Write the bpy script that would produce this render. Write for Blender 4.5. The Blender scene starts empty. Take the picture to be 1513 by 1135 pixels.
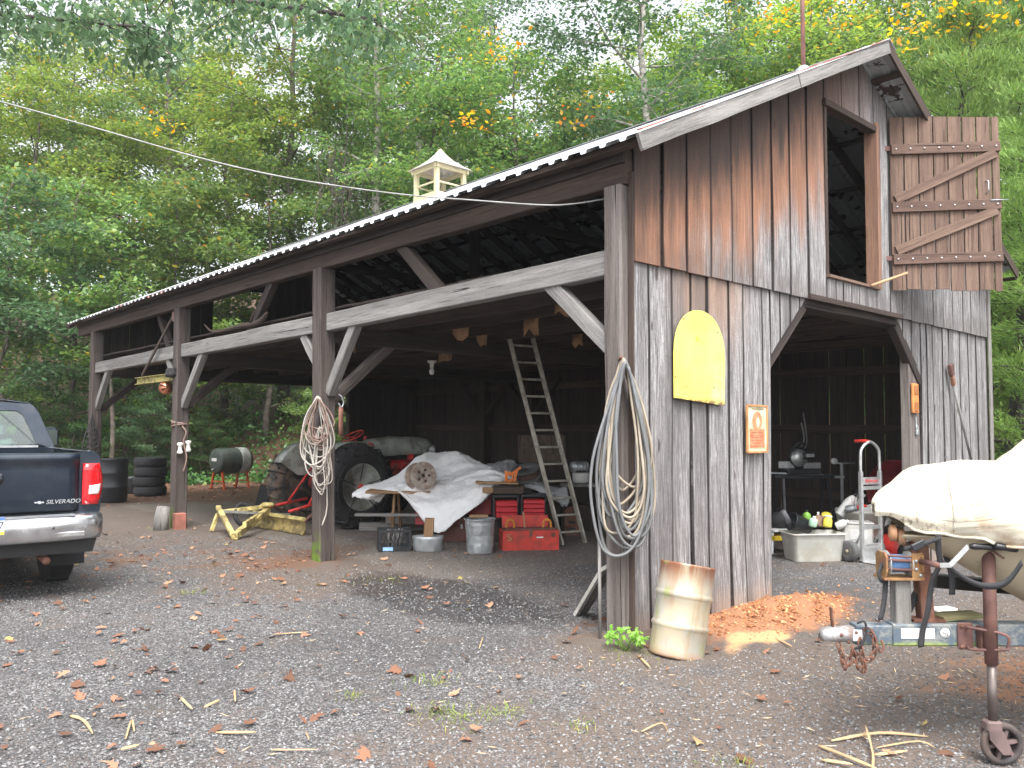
import bpy, bmesh, math, random
import numpy as np
from mathutils import Vector, Matrix, Euler
S = bpy.context.scene
COL = S.collection
PI = math.pi
R = math.radians
random.seed(7)
rnd = random.uniform

# ------------------------------------------------------------------ camera
CX, CY, CZ = -5.0246, -4.2475, 1.6
YAW, PIT, ROL, FPX = R(42.215), 0.0542, 0.0045, 1223.0
F0 = Vector((math.sin(YAW), math.cos(YAW), 0)); R0 = Vector((math.cos(YAW), -math.sin(YAW), 0)); UP = Vector((0, 0, 1))
FW = F0*math.cos(PIT)+UP*math.sin(PIT); U2 = UP*math.cos(PIT)-F0*math.sin(PIT)
RR = R0*math.cos(ROL)+U2*math.sin(ROL); UU = U2*math.cos(ROL)-R0*math.sin(ROL)
cam = bpy.data.cameras.new('camera'); camo = bpy.data.objects.new('camera', cam); COL.objects.link(camo)
cam.sensor_width = 36; cam.lens = FPX/1513*36; cam.clip_start = .05; cam.clip_end = 600
camo.matrix_world = Matrix(((RR.x, UU.x, -FW.x, CX), (RR.y, UU.y, -FW.y, CY), (RR.z, UU.z, -FW.z, CZ), (0, 0, 0, 1)))
S.camera = camo
# ------------------------------------------------------------------ sky, sun, exposure
SUN_EL, SUN_AZ = 58, 215          # overcast: high soft sun behind the viewer
w = bpy.data.worlds.new('World'); S.world = w; w.use_nodes = True
nt = w.node_tree; nt.nodes.clear()
sky = nt.nodes.new('ShaderNodeTexSky'); sky.sky_type = 'NISHITA'; sky.sun_disc = False
sky.sun_elevation = R(SUN_EL); sky.sun_rotation = R(SUN_AZ); sky.air_density = 1.0; sky.dust_density = 3.0; sky.ozone_density = 1.0
hs = nt.nodes.new('ShaderNodeHueSaturation'); hs.inputs['Saturation'].default_value = .22; hs.inputs['Value'].default_value = 1.0
bg = nt.nodes.new('ShaderNodeBackground'); bg.inputs['Strength'].default_value = .15
wo = nt.nodes.new('ShaderNodeOutputWorld')
nt.links.new(sky.outputs[0], hs.inputs['Color']); nt.links.new(hs.outputs[0], bg.inputs[0]); nt.links.new(bg.outputs[0], wo.inputs[0])
sl = bpy.data.lights.new('sun', 'SUN'); sl.energy = 1.4; sl.angle = R(30); sl.color = (1, .97, .93)
so = bpy.data.objects.new('sun', sl); COL.objects.link(so)
sd = Vector((math.sin(R(SUN_AZ))*math.cos(R(SUN_EL)), math.cos(R(SUN_AZ))*math.cos(R(SUN_EL)), math.sin(R(SUN_EL))))
so.rotation_euler = sd.to_track_quat('Z', 'Y').to_euler(); so.location = (0, -5, 20)
S.view_settings.view_transform = 'Standard'; S.view_settings.look = 'None'; S.view_settings.gamma = 1
S.view_settings.use_curve_mapping = False; S.view_settings.exposure = 1.7
S.cycles.max_bounces = 6; S.cycles.diffuse_bounces = 4; S.cycles.transmission_bounces = 4; S.cycles.transparent_max_bounces = 4
S.cycles.sample_clamp_indirect = 6

def CP(px, py, d):               # a spot of the place given by sight line and distance ahead
    return Vector((CX, CY, CZ))+(FW+RR*((px-756.5)/FPX)-UU*((py-567.5)/FPX))*d
def LD(lat, dep, z=0):           # metres to the right of and ahead of the viewpoint, on the ground
    p = Vector((CX, CY, 0))+R0*lat+F0*dep; p.z = z; return p
RZ = -YAW                        # heading of a thing squared to the view

# ------------------------------------------------------------------ materials
def nodes(name):
    m = bpy.data.materials.new(name); m.use_nodes = True
    t = m.node_tree; b = t.nodes['Principled BSDF']
    return m, t, b
def nd(t, typ, ins=None, **props):
    n = t.nodes.new('ShaderNode'+typ)
    for k, v in props.items(): setattr(n, k, v)
    for k, v in (ins or {}).items():
        if isinstance(v, bpy.types.NodeSocket): t.links.new(v, n.inputs[k])
        else: n.inputs[k].default_value = v
    return n
def c4(c): return (c[0], c[1], c[2], 1)
def mix(t, f, a, b, mode='MIX'):
    n = t.nodes.new('ShaderNodeMix'); n.data_type = 'RGBA'; n.blend_type = mode
    for i, v in ((0, f), (6, a), (7, b)):
        if isinstance(v, bpy.types.NodeSocket): t.links.new(v, n.inputs[i])
        elif i == 0: n.inputs[i].default_value = v
        else: n.inputs[i].default_value = c4(v)
    return n.outputs[2]
def mth(t, op, a, b=0, c=0, clamp=False):
    n = t.nodes.new('ShaderNodeMath'); n.operation = op; n.use_clamp = clamp
    for i, v in enumerate((a, b, c)):
        if isinstance(v, bpy.types.NodeSocket): t.links.new(v, n.inputs[i])
        else: n.inputs[i].default_value = v
    return n.outputs[0]
def rng(t, v, a, b, c=0, d=1, smooth=True):
    n = nd(t, 'MapRange', {0: v, 1: a, 2: b, 3: c, 4: d}); n.interpolation_type = 'SMOOTHSTEP' if smooth else 'LINEAR'
    return n.outputs[0]
def noise(t, vec, sc, det=4, rough=.55, dist=0):
    return nd(t, 'TexNoise', {'Vector': vec, 'Scale': sc, 'Detail': det, 'Roughness': rough, 'Distortion': dist}).outputs['Fac']
def ramp(t, f, stops, interp='LINEAR'):
    n = nd(t, 'ValToRGB', {0: f}); r = n.color_ramp; r.interpolation = interp
    while len(r.elements) < len(stops): r.elements.new(.5)
    for e, (p, c) in zip(r.elements, stops): e.position = p; e.color = c4(c)
    return n.outputs[0]
def coords(t, rand=True):
    v = nd(t, 'TexCoord').outputs['Object']
    if rand:
        r = nd(t, 'ObjectInfo').outputs['Random']
        s = nd(t, 'VectorMath', {0: (37., 21., 53.)}, operation='SCALE'); t.links.new(r, s.inputs['Scale'])
        v = nd(t, 'VectorMath', {0: v, 1: s.outputs[0]}, operation='ADD').outputs[0]
    return v
def bump(t, b, h, st, dist=.01):
    n = nd(t, 'Bump', {'Height': h, 'Strength': st, 'Distance': dist}); t.links.new(n.outputs[0], b.inputs['Normal'])
MC = {}
def mat(name, col, rough=.6, metal=0., var=.25, sc=6., dirt=None, damt=.5, dsc=3., bmp=.15, bsc=60., spec=.5, coat=0., trans=0., lo=.5):
    if name in MC: return MC[name]
    m, t, b = nodes(name); v = coords(t)
    n1 = noise(t, v, sc, 5)
    f = rng(t, n1, .3, .7, 0, 1)
    cc = mix(t, f, tuple(x*(1-var) for x in col), tuple(min(1, x*(1+var)) for x in col))
    if dirt:
        n2 = noise(t, v, dsc, 6, .65)
        df = rng(t, n2, lo-.06, lo+.16-.1*damt, 0, min(1, damt+.15))
        cc = mix(t, df, cc, dirt)
        b_r = mix(t, df, (rough,)*3, (min(1, rough+.3),)*3); t.links.new(b_r, b.inputs['Roughness'])
        if metal: t.links.new(rng(t, df, 0, 1, metal, metal*.2, False), b.inputs['Metallic'])
    else:
        t.links.new(rng(t, n1, .3, .7, max(.02, rough-.08), min(1, rough+.08)), b.inputs['Roughness'])
        b.inputs['Metallic'].default_value = metal
    t.links.new(cc, b.inputs['Base Color'])
    b.inputs['Specular IOR Level'].default_value = spec; b.inputs['Coat Weight'].default_value = coat
    if trans: b.inputs['Transmission Weight'].default_value = trans
    if bmp: bump(t, b, noise(t, v, bsc, 3), bmp, .003)
    MC[name] = m; return m
def gcv(t):
    a = nd(t, 'Attribute', attribute_name='gc').outputs['Vector']
    r = nd(t, 'ObjectInfo').outputs['Random']
    s = nd(t, 'VectorMath', {0: (17., 29., 43.)}, operation='SCALE'); t.links.new(r, s.inputs['Scale'])
    return nd(t, 'VectorMath', {0: a, 1: s.outputs[0]}, operation='ADD').outputs[0]
def grain(t, v):
    st = nd(t, 'Mapping', {'Vector': v, 'Scale': (75, 75, 2.6)}).outputs[0]
    s2 = nd(t, 'Mapping', {'Vector': v, 'Scale': (9, 9, .45)}).outputs[0]
    s3 = nd(t, 'Mapping', {'Vector': v, 'Scale': (230, 230, 11)}).outputs[0]
    g1 = noise(t, st, 1, 6, .72, .5); g2 = noise(t, s2, 1, 3, .5, .6); g3 = noise(t, s3, 1, 2)
    return g1, g2, g3
def wood(name, a, b_, dark, rough=.85, amt=.55, green=False, spec=.25):
    if name in MC: return MC[name]
    m, t, b = nodes(name); v = gcv(t); g1, g2, g3 = grain(t, v)
    c = mix(t, rng(t, g2, .3, .7), a, b_)
    c = mix(t, rng(t, g1, .42, .68, 0, amt), c, dark)
    c = mix(t, rng(t, g3, .55, .75, 0, .5), c, dark)
    cr = rng(t, noise(t, nd(t, 'Mapping', {'Vector': v, 'Scale': (60, 60, .7)}).outputs[0], 1, 2, .4, 1.2), .66, .70)
    c = mix(t, cr, c, tuple(x*.3 for x in dark))
    c = mix(t, rng(t, noise(t, v, 110, 3, .8), .5, .72, 0, .45), c, dark)
    if green:
        z = nd(t, 'SeparateXYZ', {0: nd(t, 'NewGeometry').outputs['Position']}).outputs[2]
        gn = noise(t, v, 7, 4)
        gf = mth(t, 'MULTIPLY', rng(t, z, .05, .45, 1, 0), rng(t, gn, .42, .6))
        nx = nd(t, 'SeparateXYZ', {0: nd(t, 'NewGeometry').outputs['Normal']}).outputs[0]
        gf = mth(t, 'MULTIPLY', gf, rng(t, nx, -.9, -.3, 1, .05))
        c = mix(t, gf, c, (.12, .19, .025))
    t.links.new(c, b.inputs['Base Color']); b.inputs['Roughness'].default_value = rough; b.inputs['Specular IOR Level'].default_value = spec
    h = mth(t, 'ADD', mth(t, 'MULTIPLY', g1, -1), mth(t, 'MULTIPLY', cr, -1.5))
    bump(t, b, h, .6, .006)
    MC[name] = m; return m
def gable_wood(name, upper):
    m, t, b = nodes(name); v = gcv(t); g1, g2, g3 = grain(t, v)
    P = nd(t, 'NewGeometry').outputs['Position']; sp = nd(t, 'SeparateXYZ', {0: P}); X, Z = sp.outputs[0], sp.outputs[2]
    wob = noise(t, nd(t, 'Mapping', {'Vector': P, 'Scale': (6, 1, 1.1)}).outputs[0], 1, 4)
    wb = mth(t, 'MULTIPLY', mth(t, 'SUBTRACT', wob, .5), 1.5)
    grey = mix(t, rng(t, g2, .3, .72), (.46, .445, .44), (.27, .262, .265))
    grey = mix(t, rng(t, g1, .36, .6, 0, 1.), grey, (.04, .035, .036))
    grey = mix(t, rng(t, g3, .5, .72, 0, .75), grey, (.05, .043, .042))
    lt = rng(t, noise(t, nd(t, 'Mapping', {'Vector': v, 'Scale': (110, 110, 5)}).outputs[0], 1, 4, .7), .55, .68)
    grey = mix(t, lt, grey, (.62, .60, .585))
    org = mix(t, rng(t, g2, .3, .7), (.42, .195, .11), (.26, .125, .07))
    org = mix(t, rng(t, g1, .42, .7, 0, .7), org, (.10, .04, .024))
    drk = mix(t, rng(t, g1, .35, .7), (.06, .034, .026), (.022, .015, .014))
    grey = mix(t, .12, grey, (.8, .8, .82))
    if upper:
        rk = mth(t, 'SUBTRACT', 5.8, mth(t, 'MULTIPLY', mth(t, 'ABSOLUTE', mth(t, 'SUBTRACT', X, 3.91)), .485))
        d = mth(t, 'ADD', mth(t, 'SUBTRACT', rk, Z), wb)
        # boards sheltered by the overhang kept their old brown skin, its dark top partly painted-in roof shade; the rest is weathered to silver
        left = rng(t, X, .2, 3.3, 1.0, .15)
        c = mix(t, mth(t, 'MULTIPLY', rng(t, d, .95, 1.85, 1, 0), rng(t, X, 2.6, 4.6, 1, .0)), grey, org)
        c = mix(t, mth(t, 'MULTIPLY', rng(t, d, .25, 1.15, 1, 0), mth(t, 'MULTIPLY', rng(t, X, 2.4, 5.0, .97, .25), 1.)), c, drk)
        ed = rng(t, mth(t, 'ADD', Z, mth(t, 'MULTIPLY', wb, .3)), 2.98, 3.25, .35, 0)
        c = mix(t, ed, c, (.05, .03, .022))
    else:
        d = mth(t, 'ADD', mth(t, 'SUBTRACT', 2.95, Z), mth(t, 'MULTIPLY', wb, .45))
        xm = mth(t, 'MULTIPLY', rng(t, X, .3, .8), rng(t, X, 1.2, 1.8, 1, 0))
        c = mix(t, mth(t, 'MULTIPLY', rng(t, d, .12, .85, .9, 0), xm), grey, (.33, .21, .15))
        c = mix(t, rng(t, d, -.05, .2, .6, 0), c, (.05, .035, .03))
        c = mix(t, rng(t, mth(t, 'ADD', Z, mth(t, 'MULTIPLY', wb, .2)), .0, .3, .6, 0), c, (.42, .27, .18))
        bw = rng(t, noise(t, nd(t, 'Mapping', {'Vector': P, 'Scale': (3.5, 1, .25)}).outputs[0], 1, 3), .45, .62, 0, .55)
        c = mix(t, bw, c, (.075, .068, .07))
    vz = noise(t, nd(t, 'Mapping', {'Vector': P, 'Scale': (1, 1, 1), 'Rotation': (0, .5, 0)}).outputs[0], 90, 2)
    saw = nd(t, 'TexWave', {'Vector': nd(t, 'Mapping', {'Vector': v, 'Rotation': (0, .45, 0)}).outputs[0], 'Scale': 28, 'Distortion': 3.5, 'Detail': 2}, bands_direction='Z').outputs['Fac']
    c = mix(t, mth(t, 'MULTIPLY', saw, .16), c, (.5, .46, .43))
    c = mix(t, rng(t, noise(t, v, 120, 3, .8), .48, .7, 0, .5), c, (.05, .043, .045))
    kn = nd(t, 'TexVoronoi', {'Vector': nd(t, 'Mapping', {'Vector': v, 'Scale': (5, 5, 1.3)}).outputs[0], 'Scale': 1.}).outputs['Distance']
    c = mix(t, rng(t, kn, .05, .09, .8, 0), c, (.045, .03, .025))
    eu = mth(t, 'MULTIPLY', mth(t, 'ABSOLUTE', mth(t, 'SUBTRACT', nd(t, 'Attribute', attribute_name='eu').outputs['Fac'], .5)), 2)
    eu = mth(t, 'ADD', eu, mth(t, 'MULTIPLY', mth(t, 'SUBTRACT', g2, .5), .16))
    c = mix(t, rng(t, eu, .86, .99, 0, .88), c, (.03, .024, .024))       # joints stained by water and dirt
    t.links.new(c, b.inputs['Base Color']); b.inputs['Roughness'].default_value = .88; b.inputs['Specular IOR Level'].default_value = .2
    h = mth(t, 'ADD', mth(t, 'MULTIPLY', g1, -1.), mth(t, 'ADD', mth(t, 'MULTIPLY', lt, .5), mth(t, 'MULTIPLY', saw, .2)))
    bump(t, b, h, .8, .006)
    MC[name] = m; return m
def leafmat(name, stops, rough=.42, tr=.35, spec=.5):
    if name in MC: return MC[name]
    m, t, b = nodes(name)
    ri = nd(t, 'NewGeometry').outputs['Random Per Island']
    c = ramp(t, ri, stops, 'LINEAR')
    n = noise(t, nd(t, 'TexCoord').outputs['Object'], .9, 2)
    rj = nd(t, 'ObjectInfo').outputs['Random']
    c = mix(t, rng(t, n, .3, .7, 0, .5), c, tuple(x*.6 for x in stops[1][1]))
    hsn = nd(t, 'HueSaturation', {'Color': c, 'Hue': rng(t, rj, 0, 1, .488, .505, False), 'Value': rng(t, rj, 0, 1, 1.15, 1.8, False), 'Saturation': 1.0})
    c = hsn.outputs[0]
    t.links.new(c, b.inputs['Base Color']); b.inputs['Roughness'].default_value = rough; b.inputs['Specular IOR Level'].default_value = spec
    tl = nd(t, 'BsdfTranslucent', {0: nd(t, 'HueSaturation', {'Color': c, 'Hue': .492, 'Saturation': 1.05, 'Value': 2.0}).outputs[0]})
    ms = nd(t, 'MixShader', {0: tr, 1: b.outputs[0], 2: tl.outputs[0]})
    t.links.new(ms.outputs[0], t.nodes['Material Output'].inputs[0])
    MC[name] = m; return m

# ------------------------------------------------------------------ mesh building
class MB:
    def __init__(s): s.v = []; s.f = []; s.g = []; s.sm = []
    def add(s, vs, fs, gs=None, smooth=False):
        o = len(s.v); s.v += [tuple(v) for v in vs]; s.g += (gs if gs else [tuple(v) for v in vs])
        s.f += [tuple(i+o for i in f) for f in fs]; s.sm += [smooth]*len(fs); return s
    def box(s, c, d, rot=None, ch=0):
        x, y, z = (k/2 for k in d); M = rot if rot is not None else Matrix.Identity(3); c = Vector(c)
        if ch <= 0:
            P = [Vector((a*x, b*y, e*z)) for a in (-1, 1) for b in (-1, 1) for e in (-1, 1)]
            fs = [(0, 1, 3, 2), (4, 6, 7, 5), (0, 4, 5, 1), (2, 3, 7, 6), (0, 2, 6, 4), (1, 5, 7, 3)]
        else:
            P = []; idx = {}
            for a in (-1, 1):
                for b in (-1, 1):
                    for e in (-1, 1):
                        for k in range(3):
                            q = [a*x, b*y, e*z]
                            for j in range(3):
                                if j != k: q[j] -= (a, b, e)[j]*ch
                            idx[(a, b, e, k)] = len(P); P.append(Vector(q))
            fs = []
            for k in range(3):
                i, j = [q for q in range(3) if q != k]
                for sg in (-1, 1):
                    f = []
                    for (p, q) in ((-1, -1), (1, -1), (1, 1), (-1, 1)):
                        t = [0, 0, 0]; t[k] = sg; t[i] = p; t[j] = q; f.append(idx[(*t, k)])
                    fs.append(tuple(f))
                for p in (-1, 1):
                    for q in (-1, 1):
                        f = []
                        for (sg, kk) in ((-1, i), (1, i), (1, j), (-1, j)):
                            t = [0, 0, 0]; t[k] = sg; t[i] = p; t[j] = q; f.append(idx[(*t, kk)])
                        fs.append(tuple(f))
            for a in (-1, 1):
                for b in (-1, 1):
                    for e in (-1, 1): fs.append(tuple(idx[(a, b, e, k)] for k in range(3)))
        return s.add([c+M@p for p in P], fs, [tuple(p) for p in P])
    def beam(s, p, q, w, h, up=(0, 0, 1), n=1, jit=.0, ch=None, off=None):
        """squared timber from p to q, w across, h along up; chamfered, slightly uneven"""
        p, q = Vector(p), Vector(q); a = (q-p); L = a.length; a.normalize(); u = Vector(up); u = (u-a*u.dot(a)).normalized(); r = a.cross(u)
        ch = min(w, h)*.07 if ch is None else ch
        x, y = w/2, h/2
        sec = [(-x+ch, -y), (x-ch, -y), (x, -y+ch), (x, y-ch), (x-ch, y), (-x+ch, y), (-x, y-ch), (-x, -y+ch)]
        ro = random.uniform(0, 50) if off is None else off
        vs = []; gs = []
        for i in range(n+1):
            t = i/n; jx, jy = (rnd(-jit, jit), rnd(-jit, jit)) if 0 < i < n else (0, 0); sc = 1+rnd(-jit, jit)*2/max(w, .02)*.3
            for (c, d) in sec:
                vs.append(p+a*(L*t)+r*(c*sc+jx)+u*(d*sc+jy)); gs.append((c+ro, d+ro*.7, L*t+ro*1.3))
        fs = [tuple(range(7, -1, -1)), tuple(n*8+k for k in range(8))]
        for i in range(n):
            for k in range(8): fs.append((i*8+k, i*8+(k+1) % 8, (i+1)*8+(k+1) % 8, (i+1)*8+k))
        return s.add(vs, fs, gs)
    def tube(s, pts, r, n=8, closed=False, cap=True, smooth=True, flat=1.):
        pts = [Vector(p) for p in pts]; N = len(pts)
        rs = r if isinstance(r, (list, tuple)) else [r]*N
        if len(rs) != N: rs = list(np.interp(np.linspace(0, 1, N), np.linspace(0, 1, len(rs)), rs))
        tg = []
        for i in range(N):
            a = pts[i-1] if (i > 0 or closed) else pts[i]; b = pts[(i+1) % N] if (i < N-1 or closed) else pts[i]
            t = (b-a); tg.append(t.normalized() if t.length > 1e-9 else Vector((0, 0, 1)))
        u = tg[0].orthogonal().normalized(); vs = []; gs = []; L = 0
        for i in range(N):
            if i: L += (pts[i]-pts[i-1]).length
            u = (u-tg[i]*u.dot(tg[i])); u = u.normalized() if u.length > 1e-6 else tg[i].orthogonal().normalized(); w_ = tg[i].cross(u)
            for k in range(n):
                a = 2*PI*k/n; vs.append(pts[i]+(u*math.cos(a)+w_*math.sin(a)*flat)*rs[i]); gs.append((math.cos(a)*rs[i], math.sin(a)*rs[i], L))
        fs = []
        for i in range(N if closed else N-1):
            j = (i+1) % N
            for k in range(n): fs.append((i*n+k, i*n+(k+1) % n, j*n+(k+1) % n, j*n+k))
        if cap and not closed: fs += [tuple(range(n-1, -1, -1)), tuple((N-1)*n+k for k in range(n))]
        return s.add(vs, fs, gs, smooth)
    def lathe(s, prof, c=(0, 0, 0), rot=None, n=24, smooth=True, sx=1, sy=1):
        c = Vector(c); M = rot if rot is not None else Matrix.Identity(3); vs = []; fs = []
        for (r, z) in prof:
            for k in range(n):
                a = 2*PI*k/n; vs.append(c+M@Vector((r*math.cos(a)*sx, r*math.sin(a)*sy, z)))
        m = len(prof)
        for i in range(m-1):
            for k in range(n): fs.append((i*n+k, i*n+(k+1) % n, (i+1)*n+(k+1) % n, (i+1)*n+k))
        if prof[0][0] > 1e-6: fs.append(tuple(range(n-1, -1, -1)))
        if prof[-1][0] > 1e-6: fs.append(tuple((m-1)*n+k for k in range(n)))
        return s.add(vs, fs, None, smooth)
    def prism(s, poly, z0, z1, M=None, smooth=False):
        """poly in local xy, pushed from z0 to z1; M is a 4x4"""
        M = M if M is not None else Matrix.Identity(4); n = len(poly)
        vs = [M@Vector((x, y, z)) for z in (z0, z1) for (x, y) in poly]
        fs = [tuple(range(n-1, -1, -1)), tuple(n+k for k in range(n))]+[(k, (k+1) % n, n+(k+1) % n, n+k) for k in range(n)]
        return s.add(vs, fs, None, smooth)
    def grid(s, P, thick=0, smooth=True, gs=None):
        a = len(P); b = len(P[0]); vs = [Vector(p) for r in P for p in r]
        fs = [(i*b+j, i*b+j+1, (i+1)*b+j+1, (i+1)*b+j) for i in range(a-1) for j in range(b-1)]
        if thick:
            nm = [Vector() for _ in vs]
            for f in fs:
                nn = (vs[f[2]]-vs[f[0]]).cross(vs[f[3]]-vs[f[1]])
                for k in f: nm[k] += nn
            vs2 = [v-n_.normalized()*thick for v, n_ in zip(vs, nm)]; o = len(vs)
            fs2 = [tuple(o+k for k in reversed(f)) for f in fs]
            ring = [j for j in range(b)]+[i*b+b-1 for i in range(1, a)]+[(a-1)*b+j for j in range(b-2, -1, -1)]+[i*b for i in range(a-2, 0, -1)]
            fs2 += [(ring[k], o+ring[k], o+ring[(k+1) % len(ring)], ring[(k+1) % len(ring)]) for k in range(len(ring))]
            vs += vs2; fs += fs2
            if gs: gs = gs+gs
        return s.add(vs, fs, gs, smooth)
    def mesh(s, name, m=None):
        me = bpy.data.meshes.new(name); me.from_pydata(s.v, [], s.f)
        at = me.attributes.new('gc', 'FLOAT_VECTOR', 'POINT'); at.data.foreach_set('vector', [k for g in s.g for k in g])
        me.polygons.foreach_set('use_smooth', s.sm)
        if m: me.materials.append(m)
        me.update(); return me
    def build(s, name, m, parent=None, loc=None, rot=None):
        o = bpy.data.objects.new(name, s.mesh(name, m)); COL.objects.link(o)
        if parent: o.parent = parent
        if loc is not None: o.location = loc
        if rot is not None: o.rotation_euler = rot
        return o
def tag(o, label=None, cat=None, group=None, kind=None):
    if label: o['label'] = label
    if cat: o['category'] = cat
    if group: o['group'] = group
    if kind: o['kind'] = kind
    return o
def thing(name, label, cat, loc=(0, 0, 0), rz=0, group=None):
    o = bpy.data.objects.new(name, None); COL.objects.link(o); o.location = loc; o.rotation_euler = (0, 0, rz) if not isinstance(rz, tuple) else rz
    o.empty_display_size = .1
    return tag(o, label, cat, group)
def part(name, me, parent, loc=None, rot=None):
    o = bpy.data.objects.new(name, me); COL.objects.link(o); o.parent = parent
    if loc is not None: o.location = loc
    if rot is not None: o.rotation_euler = rot
    return o
def copy_tree(o, parent=None):
    c = o.copy(); COL.objects.link(c)
    if parent: c.parent = parent
    for ch in list(o.children): copy_tree(ch, c)
    return c
def RX(a): return Matrix.Rotation(a, 3, 'X')
def RY(a): return Matrix.Rotation(a, 3, 'Y')
def RZm(a): return Matrix.Rotation(a, 3, 'Z')
def text(name, body, size, m, parent, loc, rot, depth=.002, align='CENTER', sx=1, shear=0):
    c = bpy.data.curves.new(name, 'FONT'); c.body = body; c.size = size; c.extrude = depth; c.align_x = align; c.align_y = 'CENTER'; c.shear = shear
    tmp = bpy.data.objects.new(name+'_t', c); COL.objects.link(tmp)
    me = bpy.data.meshes.new_from_object(tmp.evaluated_get(bpy.context.evaluated_depsgraph_get())); bpy.data.objects.remove(tmp)
    me.materials.clear(); me.materials.append(m)
    o = bpy.data.objects.new(name, me); COL.objects.link(o); o.parent = parent; o.location = loc; o.rotation_euler = rot; o.scale = (sx, 1, 1)
    return o
def cr(pts, n=6, closed=False):
    """smooth curve through points"""
    P = [Vector(p) for p in pts]; out = []; N = len(P)
    for i in range(N if closed else N-1):
        p0 = P[i-1] if (i or closed) else P[0]; p1 = P[i]; p2 = P[(i+1) % N]; p3 = P[(i+2) % N] if (closed or i+2 < N) else P[-1]
        for k in range(n):
            t = k/n
            out.append(.5*((2*p1)+(p2-p0)*t+(2*p0-5*p1+4*p2-p3)*t*t+(3*p1-p0-3*p2+p3)*t**3))
    if not closed: out.append(P[-1])
    return out
def patch(C, n=5):
    """bicubic-ish sheet through a grid of control points"""
    rows = [cr(r, n) for r in C]; cols = [cr([r[j] for r in rows], n) for j in range(len(rows[0]))]
    return [[cols[j][i] for j in range(len(cols))] for i in range(len(cols[0]))]
def hsh(x, y, z=0):
    from mathutils import noise as N_
    return N_.noise(Vector((x, y, z)))

# ------------------------------------------------------------------ palette
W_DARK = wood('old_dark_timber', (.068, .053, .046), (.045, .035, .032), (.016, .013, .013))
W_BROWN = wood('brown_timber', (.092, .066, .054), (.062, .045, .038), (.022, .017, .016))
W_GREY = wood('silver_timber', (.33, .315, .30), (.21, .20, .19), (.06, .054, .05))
W_POST = wood('creosoted_post', (.12, .098, .088), (.07, .056, .052), (.026, .021, .021), green=True)
W_CPOST = wood('corner_post_timber', (.26, .23, .215), (.14, .118, .108), (.035, .028, .026))
W_SHUT = wood('shutter_board', (.23, .155, .118), (.14, .09, .07), (.045, .03, .025))
W_SHUTD = wood('shutter_ledger', (.17, .112, .088), (.11, .07, .056), (.04, .026, .022))
W_PALE = wood('pale_new_wood', (.55, .36, .22), (.42, .27, .16), (.2, .11, .06), amt=.3)
W_PLANK = wood('tan_plank', (.42, .26, .14), (.33, .2, .11), (.12, .07, .04), amt=.35)
W_CREAM = wood('cream_painted_wood', (.68, .62, .42), (.55, .48, .3), (.35, .28, .15), amt=.3)
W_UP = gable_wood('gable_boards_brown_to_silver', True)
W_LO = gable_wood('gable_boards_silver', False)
RUBBER = mat('black_rubber', (.022, .022, .024), .75, bmp=.2)
BLKPL = mat('black_plastic', (.02, .022, .026), .42, bmp=.05)
GALV = mat('galvanised_steel', (.48, .51, .53), .42, .7, .2, 12, dirt=(.3, .3, .28), damt=.3, dsc=6)
ALU = mat('aluminium', (.55, .56, .56), .4, .75, .12, 20)
RUST = mat('rusted_steel', (.16, .07, .045), .8, .3, .4, 14, dirt=(.22, .12, .09), damt=.5, dsc=9, bmp=.4)
RUSTD = mat('dark_rusty_maroon_paint', (.13, .065, .06), .62, .2, .3, 9, dirt=(.2, .1, .07), damt=.4, dsc=12, bmp=.25)
REDP = mat('old_red_paint', (.5, .035, .025), .5, 0, .25, 7, dirt=(.09, .04, .03), damt=.5, dsc=8, bmp=.15)
REDB = mat('red_toolbox_paint', (.55, .05, .035), .45, 0, .15, 6, dirt=(.2, .05, .04), damt=.4, dsc=9)
CHROME = mat('chrome', (.7, .71, .73), .2, 1., .1, 3, dirt=(.45, .44, .42), damt=.1, dsc=5, bmp=.02)
WHITEP = mat('white_plastic', (.72, .72, .7), .45, var=.08, dirt=(.5, .47, .4), damt=.3)
ORANGE = mat('orange_plastic', (.75, .2, .03), .5)
TAN = mat('tan_card', (.32, .19, .1), .85)

# ------------------------------------------------------------------ terrain
def sm(a, b, x): t = np.clip((x-a)/(b-a), 0, 1); return t*t*(3-2*t)
def ahead(x, y): return (x-CX)*F0.x+(y-CY)*F0.y
def side(x, y): return (x-CX)*R0.x+(y-CY)*R0.y
def tz(x, y):
    x = np.asarray(x, float); y = np.asarray(y, float); d = ahead(x, y); s = side(x, y)
    edge = 24.5+1.2*np.sin(s*.35)+.7*np.sin(s*.9+1)
    a = np.maximum(d-edge, 0); b = np.maximum(x-10.5, 0)*sm(-8, 2, s)
    t = np.maximum(a, b*.9)
    z = t*.30*sm(0, 4, t)+.02*np.sin(x*.9+1)*np.sin(y*.7)*sm(3, 14, np.abs(d-6))
    z = np.minimum(z, 9+.08*t)
    return z
def tzf(x, y): return float(tz(x, y))
gx = np.unique(np.concatenate([np.arange(-200, -14, 9.), np.arange(-14, -7, .5), np.arange(-7, 8.5, .09), np.arange(8.5, 40, .8), np.arange(40, 230, 9.)]))
gy = np.unique(np.concatenate([np.arange(-200, -12, 9.), np.arange(-12, -5, .5), np.arange(-5, 9, .09), np.arange(9, 20, .25), np.arange(20, 60, 1.), np.arange(60, 230, 9.)]))
X, Y = np.meshgrid(gx, gy, indexing='ij')
Z = tz(X, Y)
mound = .13*np.exp(-(((X-1.55)/.95)**2+((Y+.42)/.30)**2))*(1+.35*np.sin(X*17)*np.sin(Y*19+X*5)+.3*np.sin(X*41+Y*13)*np.sin(Y*37))
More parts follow.
